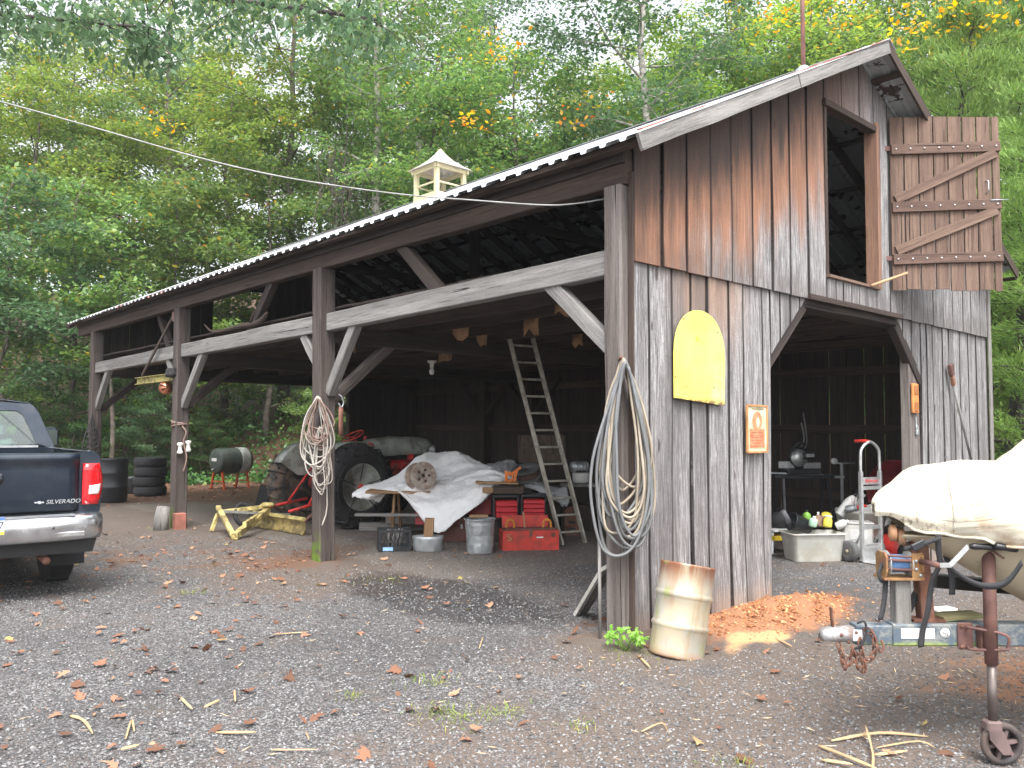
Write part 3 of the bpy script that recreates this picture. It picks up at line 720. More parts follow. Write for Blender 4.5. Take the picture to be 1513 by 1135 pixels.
c = mix(t, rs, c, (.22, .11, .05)); c = mix(t, ru, c, (.3, .2, .06))
t.links.new(c, b.inputs['Base Color']); b.inputs['Roughness'].default_value = .45
MX = Matrix(((1, 0, 0, 0), (0, 0, 1, 0), (0, 1, 0, 0), (0, 0, 0, 1)))
MB().prism(poly, -.004, .004, MX).build('panel', m, ys)
for (x_, z_) in ((-.24, .66), (.25, .60), (-.34, .17), (-.2, .1), (.2, .12)):
    MB().lathe([(0, .004), (.006, .003), (.009, 0)], (x_, -.005, z_), RX(PI/2), 8).build('nail_head', RUSTD, ys)
# small framed sign
fs_ = thing('framed_sign', 'small cream sign with orange figure and orange text panel beside the wagon door', 'sign', (1.685, -.165, 1.61))
for (x0, z0, x1, z1) in ((-.165, -.21, -.165, .21), (.165, -.21, .165, .21), (-.165, .21, .165, .21), (-.165, -.21, .165, -.21)):
    MB().beam((x0, -.004, z0), (x1, -.004, z1), .018, .018, (0, 1, 0)).build('frame', mat('orange_brown_frame', (.45, .22, .09), .6), fs_)
MB().box((0, 0, 0), (.33, .006, .42)).build('sheet', mat('aged_cream_print', (.62, .6, .42), .6, dirt=(.3, .42, .25), damt=.6, dsc=7), fs_)
OP = mat('orange_print', (.55, .17, .08), .6, dirt=(.6, .42, .25), damt=.3, dsc=14)
MB().prism([(-.12, -.17), (.12, -.17), (.125, .0), (-.125, .0)], .004, .006, MX@Matrix.Diagonal((1, 1, -1, 1))).build('text_panel', OP, fs_)
MB().prism([(.08*math.cos(a), .07+.088*math.sin(a)) for a in np.linspace(0, 2*PI, 20)[:-1]], .0045, .0062, MX@Matrix.Diagonal((1, 1, -1, 1))).build('figure', OP, fs_)
MB().prism([(.026*math.cos(a)+.01, .06+.042*math.sin(a)) for a in np.linspace(0, 2*PI, 16)[:-1]], .0065, .0072, MX@Matrix.Diagonal((1, 1, -1, 1))).build('face', mat('cream_ink', (.7, .62, .4), .6), fs_)
DK = mat('faded_brown_ink', (.3, .16, .1), .7)
mb = MB()
for (z, w_) in ((.185, .2), (.178, .16), (-.03, .18), (-.06, .2), (-.075, .16), (-.1, .19), (-.125, .17), (-.15, .14)):
    x_ = -w_/2
    while x_ < w_/2: l_ = rnd(.01, .03); mb.box((x_+l_/2, -.0085, z), (l_*.8, .001, .005)); x_ += l_
tag(mb.build('lettering', DK, fs_), kind='stuff')
# drum leaning on the gable
dr = thing('steel_drum', 'rust streaked cream steel drum leaning against the gable corner', 'drum', (-.10, -.58, -.02), (R(-7), R(9.5), RZ)); dr.scale = (.87, .87, .92)
m, t, b = nodes('rusty_cream_drum'); v = coords(t, False); vs_ = nd(t, 'Mapping', {'Vector': v, 'Scale': (9, 9, 1.6)}).outputs[0]
n1 = noise(t, vs_, 1, 6, .65); n2 = noise(t, v, 4, 5); z = nd(t, 'SeparateXYZ', {0: v}).outputs[2]
c = mix(t, rng(t, n2, .35, .65), (.48, .41, .28), (.38, .36, .32))
c = mix(t, rng(t, n1, .50, .68, 0, .55), c, (.36, .22, .12)); c = mix(t, mth(t, 'MULTIPLY', rng(t, z, .52, .72), rng(t, n1, .33, .58)), c, (.26, .1, .05))
c = mix(t, mth(t, 'MULTIPLY', rng(t, n2, .55, .7), rng(t, n1, .4, .6)), c, (.3, .33, .12)); c = mix(t, rng(t, mth(t, 'ADD', z, mth(t, 'MULTIPLY', n1, .1)), .03, .13, .9, 0), c, (.36, .2, .12))
t.links.new(c, b.inputs['Base Color']); b.inputs['Roughness'].default_value = .45; b.inputs['Metallic'].default_value = .25; bump(t, b, n1, .25, .004)
r_ = .225; prof = [(r_-.004, .0), (r_+.004, .01), (r_, .025)]
for z_ in (.235, .47): prof += [(r_, z_-.03), (r_+.006, z_-.016), (r_+.014, z_), (r_+.006, z_+.016), (r_, z_+.03)]
prof += [(r_, .685), (r_+.006, .70), (r_+.004, .712), (r_-.008, .712), (r_-.01, .70)]
mb = MB(); mb.lathe(prof+[(r_-.012, .3), (r_-.012, .03), (0, .03)], n=48)
for i, q in enumerate(mb.v):          # dents
    x_, y_, z_ = q; a = math.atan2(y_, x_); dn = .022*math.exp(-(((a+2.2)/.35)**2+((z_-.33)/.10)**2))+.018*math.exp(-(((a+1.1)/.3)**2+((z_-.12)/.09)**2))+.01*math.exp(-(((a+1.7)/.2)**2+((z_-.6)/.07)**2))
    k = 1-dn/r_; mb.v[i] = (x_*k, y_*k, z_)
mb.build('shell', m, dr)
MB().lathe([(0, .66), (r_-.012, .66)], n=32).build('lid', RUST, dr)
MB().lathe([(.03, .662), (.03, .68), (0, .68)], (.1, -.08, 0), n=12).build('bung', RUSTD, dr)
# mound and weeds come later; hoses hung on the corner post
def hose(name, n, seed, col, lab, peg, w0, w1, d0, d1, r_, skew=0, tail=None, plane=RZ, cat='hose', layers=.016):
    random.seed(seed); pts = []
    dx = Vector((math.cos(plane), math.sin(plane), 0)); dn = Vector((math.sin(plane), -math.cos(plane), 0))
    for i in range(n):
        w_ = rnd(w0, w1); d_ = rnd(d0, d1); off = rnd(-.35, .55)*w_*skew; z0 = rnd(-.015, .02); de = i*layers+rnd(0, layers)
        for k in range(20):
            a = 2*PI*k/20; s_ = math.sin(a/2)
            x_ = -math.sin(a)*w_*(.22+.78*math.sin(a/2)**1.6)+off*(s_**2); z_ = -d_*(1-math.cos(a))/2
            x_ += (.014*math.sin(3*a+i)+.009*math.sin(5*a+i*3.1))*s_; z_ += .02*math.cos(2*a+i*2)*s_
            pts.append(Vector(peg)+dx*x_+UP*(z_+z0)+dn*(de+.03*s_*math.sin(i*2.3+a)))
    if tail: pts += [Vector(q) for q in tail]
    o = MB().tube(cr(pts, 3), r_, 7).build(name, col); return tag(o, lab, cat)
PEG = (-.125, -.11, 2.12)
HCR = mat('cream_hose_rubber', (.36, .31, .24), .55, dirt=(.25, .2, .15), damt=.4); HGR = mat('grey_hose_rubber', (.17, .175, .18), .5, dirt=(.12, .12, .12), damt=.4)
hose('coiled_hose', 11, 4, HCR, 'long cream garden hose coiled and hung on the corner post', PEG, .15, .27, .95, 1.38, .0105, .8, layers=.011)
hose('coiled_hose', 10, 9, HGR, 'dark grey garden hose coiled over the cream one on the corner post', (PEG[0]-.02, PEG[1]-.03, 2.11), .17, .30, 1.1, 1.5, .0115, .9, layers=.012)
MB().tube([(-.09, -.05, 2.13), (-.20, -.16, 2.15)], .012, 7).build('hose_peg', RUST, barn)
# coil on first inner post
RP = mat('weathered_rope', (.43, .40, .36), .8, dirt=(.25, .19, .15), damt=.5); RPB = mat('brown_hose_rubber', (.24, .16, .13), .7)
q = Vector((-.15, 4.50, 1.95))
hose('coiled_cable', 9, 14, RP, 'pale grey cable hanging in loops on the second post', q, .14, .24, .5, 1.0, .0085, .6, tail=[q+Vector((.03, -.08, -.6)), q+Vector((.09, -.06, -1.25)), q+Vector((.02, -.07, -1.48))])
hose('coiled_rope', 6, 15, RPB, 'thin brown rope coiled among the pale cable on the second post', q+Vector((-.03, -.06, -.02)), .10, .2, .35, .6, .008, .5)
hose('coiled_line', 5, 16, RP, 'small pale loops of cord dangling below the cable on the second post', q+Vector((.0, -.05, -.35)), .08, .15, .6, .95, .006, .8)
pk = thing('tackle_hook', 'rusty hook and leather strap hanging beside the coils on the second post', 'hook', (.10, 4.46, 1.9))
MB().tube(cr([(-.02, 0, .1), (0, -.03, .08), (.03, -.03, 0), (.0, -.03, -.05), (-.03, -.02, 0)]), .009, 6).build('hook', GALV, pk)
MB().grid([[(x_, -.03-.01*math.sin(z_*9), z_) for x_ in (-.03, .0, .03)] for z_ in (-.05, -.15, -.28, -.4)], .006).build('strap', mat('brown_leather', (.22, .1, .07), .7), pk)
# rope and insulators on third post
rp = thing('rope_tie', 'knotted brown rope wrapped round the third post', 'rope', (-.02, 9.2, 1.62))
mb = MB()
for i in range(3): mb.tube([(.128*math.cos(a)*1.02, .125*math.sin(a), i*.025-.03*math.sin(a+i)) for a in np.linspace(0, 2*PI, 15)[:-1]], .014, 6, closed=True)
mb.build('wrap', RPB, rp); MB().tube(cr([(-.02, -.14, 0), (.03, -.18, -.1), (.0, -.16, -.25), (.05, -.17, -.5), (.01, -.16, -.72)]), .013, 6).build('loose_end', RPB, rp)
for k, z_ in enumerate((1.27, 1.30)):
    o = MB().lathe([(.03, -.09), (.045, -.08), (.045, -.05), (.03, -.03), (.03, .03), (.045, .05), (.045, .08), (.03, .09)], n=14).build('porcelain_insulator', mat('white_porcelain', (.75, .74, .68), .25), None, (-.07+k*.13, 9.05, z_))
    tag(o, ('left', 'right')[k]+' white porcelain insulator fixed to the third post', 'insulator')
# chains hung on the far post
tc = thing('tire_chain', 'black ladder pattern tire chains hanging on the far left post', 'chain', (-.12, 13.62, 1.75))
CH = mat('dark_chain_steel', (.05, .048, .05), .55, .6)
mb = MB()
for i, (sx_, L_) in enumerate(((-.18, 1.35), (-.08, 1.2), (.06, 1.1), (.14, 1.3))):
    mb.tube(cr([(.0, 0, .1), (sx_*.4, -.02, -.15), (sx_*.9, -.03, -.5), (sx_*1.2, -.02, -L_)]), .013, 5)
mb.build('side_chain', CH, tc)
for k in range(10):
    z_ = -.12-k*.1; w_ = .06+k*.012; MB().tube(cr([(-w_*1.5, -.02, z_), (-w_*.4, -.06, z_-.06), (w_*.6, -.06, z_-.05), (w_*1.1, -.02, z_+.01)]), .012, 5).build('cross_chain', CH, tc)
# trolley beam and float on third post
jb = thing('jib_beam', 'short yellow green steel beam bracketed out from the third post', 'beam', (-.05, 9.3, 2.42))
YG = mat('dirty_yellow_paint', (.34, .30, .09), .6, dirt=(.1, .08, .05), damt=.6, dsc=9)
for (dz, h_) in ((.055, .012), (-.055, .012)): MB().beam((-.02, .0, dz), (-.12, 1.55, dz-.02), .09, h_).build('flange', YG, jb)
MB().beam((-.02, .0, 0), (-.12, 1.55, -.02), .012, .10).build('web', YG, jb)
MB().beam((-.05, .1, 1.0), (-.11, 1.35, .07), .025, .05).build('stay', W_BROWN, jb)
MB().box((-.03, .05, .98), (.08, .16, .16), ch=.01).build('bracket', RUSTD, jb)
mb = MB(); mb.box((-.06, -.0, .07), (.16, .32, .13), ch=.02); mb.tube([(-.15, -.07, .03), (.05, -.07, .03)], .045, 10); mb.tube([(-.15, .09, .03), (.05, .09, .03)], .045, 10); mb.build('trolley', CH, jb)
fl = thing('copper_float', 'shiny copper ball float hanging below the jib beam', 'float', tuple(CP(245, 573, 14.3)))
CU = mat('copper', (.78, .33, .2), .22, .9, .1, 3, bmp=.02)
MB().lathe([(.118*math.sin(a), .118*math.cos(a)) for a in np.linspace(0, PI, 16)], n=24).build('ball', CU, fl)
MB().lathe([(.03, .1), (.04, .15), (.035, .2), (.01, .22)], rot=RY(-.2), n=12).build('neck', CU, fl)
MB().tube([(0, 0, .2), (.02, 0, .33)], .006, 5).build('hanger_chain', CH, fl)
MB().tube(cr([(.08, -.02, -.12), (.14, -.05, -.16), (.24, -.05, -.2)]), .015, 6).build('bracket', GALV, fl)
# horn-like curved branch and dark bundle on second girt
hb = thing('driftwood', 'curved forked branch lying along the girt of the second bay', 'branch', (-.05, 6.55, 2.98))
MB().tube(cr([(0, 1.7, .2), (0, 1.45, .08), (-.02, 1.1, .03), (0, .5, .05), (0, .0, .04), (0, -.25, .07), (0, -.42, .16)]), [.008, .02, .03, .045, .045, .02], 8).build('stem', W_BROWN, hb)
MB().tube(cr([(0, .1, .05), (-.05, -.05, .1), (-.05, -.15, .2)]), .016, 6).build('fork', W_BROWN, hb)
# light bulb
lb = thing('ceiling_bulb', 'bare bulb in a white socket under the loft joists', 'lamp', tuple(CP(638, 545, 12.2)))
MB().lathe([(.07, .12), (.07, .10), (.03, .07), (.03, .02)], n=14).build('socket', WHITEP, lb); MB().lathe([(.0, -.09), (.03, -.08), (.04, -.045), (.03, -.01), (.018, .02)], n=14).build('bulb', mat('bulb_glass', (.8, .8, .8), .1), lb)
# plaque, padlock on door post; long handled brush
pq = thing('plaque', 'narrow orange wooden plaque on the right door post', 'plaque', (5.30, -.115, 1.99))
MB().box((0, 0, 0), (.17, .03, .36), ch=.008).build('board', mat('orange_varnish', (.55, .22, .07), .4), pq)
for z_ in (-.1, .1): MB().box((0, -.018, z_), (.1, .01, .11), ch=.003).build('relief', mat('brown_varnish', (.36, .14, .05), .4), pq)
lk = thing('padlock', 'small grey padlock and hasp on the right door post', 'padlock', (5.36, -.11, 1.58)); MB().box((0, 0, 0), (.06, .03, .06), ch=.008).build('body', GALV, lk)
MB().tube(cr([(-.02, 0, .03), (-.02, 0, .07), (0, 0, .09), (.02, 0, .07), (.02, 0, .03)]), .006, 6).build('shackle', GALV, lk); MB().box((0, .01, .12), (.03, .008, .14)).build('hasp', GALV, lk)
bs = thing('long_brush', 'long handled brush leaning on the boards right of the wagon door', 'brush', (0, 0, 0))
MB().tube([(6.85, -.22, 1.10), (6.36, -.17, 2.22)], .016, 7).build('handle', W_GREY, bs); MB().box((6.30, -.175, 2.38), (.10, .05, .16), RY(-.3), .01).build('head', RUSTD, bs)
MB().box((6.35, -.175, 2.24), (.055, .05, .12), RY(-.4), .01).build('ferrule', mat('brown_rust_band', (.3, .14, .08), .7), bs)
# leaning white board and stake
lw = thing('leaning_board', 'short whitish board leaning on the inner side of the corner post', 'board', (0, 0, 0)); MB().beam((.27, .72, .02), (.03, .20, .50), .03, .11, (1, 0, .2)).build('plank', mat('flaking_white_paint', (.66, .64, .58), .6, dirt=(.25, .2, .15), damt=.3, dsc=12), lw)
MB().beam((.31, .72, .0), (.07, .22, .46), .02, .14, (1, 0, .2)).build('backing', W_GREY, lw)
tag(MB().tube([(-.24, .02, -.02), (-.235, .03, .75)], .014, 6).build('stake', W_GREY), 'thin grey stake standing at the foot of the corner post', 'stake')

# ------------------------------------------------------------------ ladder
la = thing('ladder', 'tall aluminium straight ladder leaning up into the loft joists', 'ladder', (0, 0, 0))
pl_, pr_ = Vector((3.27, 3.85, 0)), Vector((3.66, 3.78, 0)); tl_, tr_ = CP(757, 497, 11.5), CP(782, 500, 11.75)
topm = (tl_+tr_)/2; dirx = (pr_-pl_).normalized(); wdt = .40; tl_ = topm-dirx*wdt/2; tr_ = topm+dirx*wdt/2; pl_ = (pl_+pr_)/2-dirx*wdt/2; pr_ = pl_+dirx*wdt
nl_ = dirx.cross((tl_-pl_).normalized())
LW = mat('dull_aluminium_rail', (.44, .42, .36), .6, .3, .2, 9, dirt=(.22, .19, .15), damt=.4, dsc=8)
for a_, b_ in ((pl_, tl_), (pr_, tr_)): MB().beam(a_, b_, .03, .075, nl_, 2, 0, ch=.003).build('rail', LW, la)
for k in range(12):
    t_ = (k+.7)/12.2; MB().tube([pl_.lerp(tl_, t_), pr_.lerp(tr_, t_)], .016, 8).build('rung', LW, la)

# ------------------------------------------------------------------ bench of boxes under the tarp
def lbl(o, l, c, g=None): return tag(o, l, c, g)
OB = LD(0, 0)
def at(px, d_, z=0):
    p = CP(px, 632, d_); p.z = z; return p
# picnic table
pt = thing('work_table', 'rough plank picnic table under the white tarp', 'table', at(632, 12.35), RZ)
for k in range(4): MB().beam((-.80+rnd(-.06, .06), -.33+k*.2, .68), (.10+rnd(-.04, .04), -.33+k*.2, .68), .19, .035, (0, 0, 1), 5, .003).build('plank', W_PLANK, pt)
for (x_, s1) in ((-.45, -1), (-.45, 1), (.02, -1), (.02, 1)): MB().beam((x_, s1*.48, 0), (x_+.0, s1*.18, .68), .035, .11, (0, 1, 0)).build('leg', W_PLANK, pt)
MB().beam((-.5, -.36, .32), (-.5, .36, .32), .04, .09).build('crosspiece', W_PLANK, pt); MB().beam((-.95, -.58, .38), (.3, -.58, .38), .16, .03).build('bench_plank', W_GREY, pt)
# timbers on the ground behind
for i, (x_, y_, l_) in enumerate(((560, 13.1, 1.2), (590, 12.9, 1.0))):
    o = MB().beam((-l_/2, 0, .06+.0), (l_/2, 0, .07), .16, .13, n=3, jit=.003).build('timber_block', W_GREY, None, at(x_+30, y_, .13*i), (0, 0, RZ+.1-.2*i)); lbl(o, ('grey timber lying on the ground beneath the table', 'shorter grey timber stacked on the one beneath the table')[i], 'timber')
# steel boxes
def toolbox(lab, px, d_, sx_, sy_, sz, m_, z=0, rz=0, lid=.35, handle=True):
    o = thing('toolbox', lab, 'toolbox', at(px, d_, z), RZ+rz)
    MB().box((0, 0, sz*(1-lid)/2), (sx_, sy_, sz*(1-lid)), ch=.008).build('body', m_, o); MB().box((0, 0, sz*(1-lid/2)+.001), (sx_+.008, sy_+.008, sz*lid-.004), ch=.012).build('lid', m_, o)
    for s_ in (-.28, .28): MB().box((s_*sx_, -sy_/2-.006, sz*(1-lid)), (.03, .01, .06), ch=.002).build('latch', GALV, o)
    if handle: MB().tube(cr([(-.08, 0, sz), (-.07, 0, sz+.035), (.07, 0, sz+.035), (.08, 0, sz)]), .007, 6).build('handle', GALV, o)
    return o
RBR = mat('brown_red_box', (.16, .06, .045), .65, dirt=(.1, .07, .05), damt=.5, dsc=6)
toolbox('brown red steel toolbox on the ground left of the bucket', 672, 11.9, .42, .26, .34, RBR)
toolbox('tall red steel cabinet hanging below the tarp over the table leg', 632, 11.9, .30, .25, .34, mat('faded_crimson', (.36, .035, .045), .5), z=.24, lid=.25)
toolbox('long dark red steel box under the middle of the tarp', 690, 12.2, .75, .32, .34, mat('dark_crimson', (.38, .03, .045), .5), z=.36, lid=.3)
tag(MB().box((0, 0, .17), (.7, .4, .34), ch=.01).build('wooden_crate', W_BROWN, None, at(700, 12.35), (0, 0, RZ)), 'brown wooden box beneath the dark red steel box', 'crate')
# black cabinets with red drawers
DRW = mat('bright_red_drawer', (.5, .02, .03), .4, var=.1)
def cabinet(lab, px, d_, nw, rz):
    o = thing('drawer_cabinet', lab, 'cabinet', at(px, d_, .35), RZ+rz); w_, h_, dd = .36, .34, .34
    MB().box((0, 0, .012), (w_, dd, .024), ch=.003).build('base', BLKPL, o); MB().box((0, 0, h_-.02), (w_, dd, .04), ch=.01).build('top', BLKPL, o); MB().box((0, dd/2-.01, h_/2), (w_-.04, .02, h_-.07)).build('back', BLKPL, o)
    for s_ in (-1, 1): MB().box((s_*(w_/2-.014), 0, h_/2-.01), (.027, dd-.004, h_-.062)).build('side', BLKPL, o)
    n_ = nw; z0 = .04 if n_ == 4 else .035; H_ = (h_-.10)/n_
    if n_ == 3: H_ = .078
    for k in range(n_):
        q_ = MB().box((0, -dd/2+.13-.14, z0+H_*(k+.5)), (w_-.075, .25, H_-.009), ch=.004).build('drawer', DRW, o)
        MB().box((0, -dd/2-.14, z0+H_*(k+.5)+H_*.3), (w_-.12, .012, .012), ch=.003).build('pull', DRW, q_)
    return o
cabinet('black cabinet with three red drawers behind the galvanised bucket', 746, 11.65, 3, .12); cabinet('black cabinet with four red drawers next to the ladder', 788, 11.75, 4, .02)
tag(MB().box((0, 0, .17), (.8, .4, .34), ch=.01).build('support_crate', W_DARK, None, at(772, 11.95), (0, 0, RZ)), 'dark wooden box holding up the two drawer cabinets', 'crate')
# open red toolbox in front
ot = thing('open_toolbox', 'long red open toolbox with lid raised and gold letter on its front', 'toolbox', at(782, 11.15), RZ+.17)
L_, D_, H_ = .76, .28, .26
for (c_, d_) in (((0, -D_/2, H_/2), (L_, .012, H_)), ((0, D_/2, H_/2), (L_, .012, H_)), ((-L_/2+.006, 0, H_/2), (.012, D_-.013, H_)), ((L_/2-.006, 0, H_/2), (.012, D_-.013, H_)), ((0, 0, .008), (L_-.02, D_-.02, .012))): MB().box(c_, d_, ch=.003).build('panel', REDB, ot)
MB().box((-.02, D_/2+.03, H_+.085), (L_-.12, .012, .17), RX(-.12), .004).build('lid', REDB, ot)
MB().box((0, -.02, H_+.01), (L_-.06, .17, .03), ch=.004).build('tray', RBR, ot)
for x_ in (-.26, .24):
    MB().tube(cr([(x_-.05, 0, H_), (x_-.04, -.02, H_+.1), (x_, -.02, H_+.13), (x_+.05, -.02, H_+.1), (x_+.06, 0, H_)]), .016, 7).build('orange_grip', mat('amber_plastic', (.6, .24, .04), .5), ot)
MB().box((.0, -D_/2-.01, H_-.03), (.04, .012, .09), ch=.003).build('latch', RUST, ot); MB().box((.3, -D_/2-.008, H_-.06), (.05, .006, .05)).build('hasp', RUST, ot)
text('letter', 'S', .13, mat('gold_letter', (.4, .28, .1), .6), ot, (-.29, -D_/2-.0075, .17), (PI/2, 0, 0), .001, sx=1.2)
MB().box((.12, -D_/2-.0075, .17), (.09, .002, .018)).build('maker_strip', WHITEP, ot)
MB().beam((-.05, -.02, .2), (-.08, .0, .5), .02, .02, (0, 1, 0)).build('stick', W_PLANK, ot)
# galvanised bucket
bk = thing('bucket', 'galvanised steel bucket with a board across it before the red boxes', 'bucket', at(710, 10.78))
mb = MB(); pr = [(.158, .0), (.165, .004), (.163, .03)]
for i in range(7): z_ = .05+i*.056; r_ = .165+.028*z_/.44; pr += [(r_+(.004 if i in (1, 6) else 0), z_), (r_, z_+.018)]
pr += [(.203, .43), (.21, .438), (.203, .446), (.193, .43), (.185, .3), (.16, .03), (0, .03)]
mb.lathe(pr, n=36).build('pail', GALV, bk)
MB().tube(cr([(-.2, 0, .40), (-.225, -.06, .33), (-.21, -.10, .24), (-.12, -.19, .30), (.02, -.21, .33)]), .004, 6).build('bail', GALV, bk)
for s_ in (-1, 1): MB().box((s_*.2, 0, .40), (.014, .05, .045), ch=.004).build('ear', GALV, bk)
tag(MB().beam((-.12, 0, 0), (.12, .02, 0), .1, .03).build('board_scrap', W_PLANK, None, at(708, 10.86, .462), (0, 0, RZ)), 'small tan board resting across the bucket top', 'board')
# milk crate
mc = thing('milk_crate', 'black lattice plastic milk crate on the gravel left of the tub', 'crate', at(584, 11.0), RZ+.22)
w_, d_, h_ = .42, .33, .28
for z_ in (.035, .262): mb = MB(); [mb.box(c_, s_, ch=.003) for c_, s_ in (((0, -d_/2, z_), (w_, .014, .035 if z_ > .1 else .07)), ((0, d_/2, z_), (w_, .014, .035 if z_ > .1 else .07)), ((-w_/2+.007, 0, z_), (.014, d_-.015, .035 if z_ > .1 else .07)), ((w_/2-.007, 0, z_), (.014, d_-.015, .035 if z_ > .1 else .07)))]; mb.build('rim' if z_ > .1 else 'base_band', BLKPL, mc)
MB().box((0, 0, .01), (w_-.03, d_-.02, .014)).build('floor', BLKPL, mc)
for sgn, ax in ((-1, 'y'), (1, 'y'), (-1, 'x'), (1, 'x')):
    mb = MB(); n_ = 7; W_ = w_ if ax == 'y' else d_
    for k in range(n_):
        for dr_ in (-1, 1):
            x0 = -W_/2+W_*(k+.5)/n_; x1 = x0+dr_*.07
            a, b_ = (x0, .06), (max(-W_/2, min(W_/2, x1*1.0)), .25)
            f_ = (lambda q_: (q_[0], sgn*(d_/2), q_[1])) if ax == 'y' else (lambda q_: (sgn*(w_/2-.007), q_[0], q_[1]))
            mb.beam(f_(a), f_(b_), .009, .007, (1, 0, 0) if ax == 'x' else (0, 1, 0))
    for x0 in (-W_/2+.02, 0, W_/2-.02):
        mb.beam(f_((x0, .05)), f_((x0, .26)), .02, .012, (1, 0, 0) if ax == 'x' else (0, 1, 0))
    mb.build('lattice_side', BLKPL, mc)
MB().box((-.09, -d_/2-.0085, .038), (.13, .002, .045)).build('blue_label', mat('blue_white_label', (.3, .5, .72), .5), mc)
for k in range(7): tag(MB().tube([(0, 0, 0), (rnd(-.09, .09), rnd(-.06, .06), .24)], .012, 6).build('wood_scrap', W_GREY, None, at(584+rnd(-12, 12), 11.0+rnd(-.06, .06), .03)), 'grey stick standing in the black milk crate', 'stick', 'sticks in the milk crate')
# little galvanised tub
tb = thing('metal_tub', 'low oblong galvanised tub holding a wooden block beside the crate', 'tub', at(634, 10.95), RZ)
prf = [(.17, 0), (.178, .012), (.178, .12), (.184, .15), (.187, .19), (.182, .195), (.174, .18), (.165, .02), (0, .02)]
MB().lathe(prf, n=32, sx=1.1, sy=.72).build('shell', GALV, tb)
tag(MB().beam((0, 0, .02), (.02, .0, .42), .12, .09, (0, 1, 0)).build('wood_block', W_PLANK, None, at(634, 10.98), (0, 0, RZ)), 'tan wooden block standing in the oblong tub', 'block')
# things stacked on the cabinets
tag(MB().beam((-.30, 0, 0), (.30, 0, 0), .35, .022).build('plywood_sheet', W_PLANK, None, at(735, 11.75, .845), (0, .02, RZ)), 'plywood piece lying on blocks over the drawer cabinets', 'board')
tag(MB().beam((-.21, 0, 0), (.21, 0, 0), .12, .11).build('wood_block', W_BROWN, None, at(751, 11.6, .755), (0, 0, RZ+.1)), 'brown wood block between plywood and black cabinet', 'block')
tag(MB().beam((-.1, 0, 0), (.1, 0, 0), .12, .07).build('wood_block', W_PLANK, None, at(724, 11.65, .745), (0, 0, RZ)), 'thinner tan block at the left under the plywood', 'block')
def reel(lab, loc, rot, r_, w_, core, fm, cm, name='cable_reel', holes=True):
    o = thing(name, lab, 'reel', loc, rot)
    for z_ in (0, w_):
        f = MB().lathe([(r_-.006, z_-.008), (r_, z_-.004), (r_, z_+.006), (r_-.006, z_+.008), (.03, z_+.008), (.03, z_-.008), (r_-.006, z_-.008)], n=32).build('flange', fm, o)
        if holes:
            for k in range(5): MB().lathe([(.02, z_+.010), (0, z_+.010)] if z_ else [(.02, z_-.010), (0, z_-.010)], (.42*r_*math.cos(k*1.257), .42*r_*math.sin(k*1.257), 0), n=10).build('bolt_hole', RUSTD, f)
    mb = MB(); mb.lathe([(core+.008*(k % 2), w_*(.08+.84*k/14)) for k in range(15)], n=24); mb.build('winding', cm, o)
    return o
FL = mat('grimy_plywood_flange', (.38, .33, .28), .8, dirt=(.2, .11, .08), damt=.5, dsc=14)
reel('wooden cable reel wound with orange cord standing on the white tarp', CP(617, 704, 12.05), (PI/2-.1, 0, RZ+.5), .20, .22, .11, FL, mat('orange_cord', (.8, .25, .02), .5))
reel('dark hose reel lying on its side at the back of the cabinets', at(779, 12.1, .90), (.35, -.2, RZ), .21, .13, .16, mat('grey_reel_flange', (.12, .12, .12), .6), mat('brown_cable_winding', (.1, .05, .04), .7), 'hose_reel', False)
oc = thing('orange_clamp', 'orange plastic cord winder lying on the plywood', 'cord winder', at(755, 11.7, .86), RZ)
mb = MB(); [mb.beam(a, b_, .03, .022, (0, 1, 0)) for a, b_ in (((-.07, 0, .0), (-.07, 0, .15)), ((.05, 0, 0), (.09, 0, .17)), ((-.07, 0, .1), (.07, 0, .1)), ((-.07, 0, .015), (.05, 0, .015)), ((.0, 0, .1), (.14, 0, .2)))]; mb.build('frame', ORANGE, oc)
MB().tube(cr([(-.04, -.02, .12), (-.05, -.03, .02), (.0, -.03, .0), (.03, -.02, .1), (-.02, -.02, .13)], closed=True), .01, 6, closed=True).build('cord', ORANGE, oc)

# tarp
m, t, b = nodes('white_tarp'); v = coords(t, False)
c = mix(t, rng(t, noise(t, v, 5, 5), .56, .7, 0, .5), (.92, .92, .92), (.7, .69, .68)); t.links.new(c, b.inputs['Base Color']); b.inputs['Roughness'].default_value = .38
wr = noise(t, v, 14, 5, .6, 1.5); bump(t, b, wr, .55, .03); TARP = m
def C3(a): return [[CP(*q) for q in r] for r in a]
rows = C3([[(555, 716, 12.95), (610, 704, 12.95), (655, 696, 13.), (690, 700, 13.), (735, 702, 12.9), (778, 708, 12.7)],
           [(532, 722, 12.7), (590, 703, 12.7), (628, 670, 12.75), (672, 668, 12.8), (716, 690, 12.6), (765, 704, 12.4)],
           [(520, 733, 12.5), (570, 718, 12.3), (618, 708, 12.3), (665, 700, 12.4), (712, 694, 12.2), (760, 706, 12.1)],
           [(535, 738, 12.35), (575, 728, 12.05), (612, 722, 12.0), (665, 716, 12.0), (718, 702, 11.9), (755, 711, 11.8)],
           [(548, 741, 12.3), (582, 726, 11.95), (622, 750, 11.6), (668, 742, 11.6), (718, 724, 11.6), (742, 713, 11.75)],
           [(560, 742, 12.3), (588, 722, 12.0), (641, 786, 11.45), (676, 768, 11.45), (706, 748, 11.5), (722, 735, 11.65)]])
G_ = patch(rows, 13)
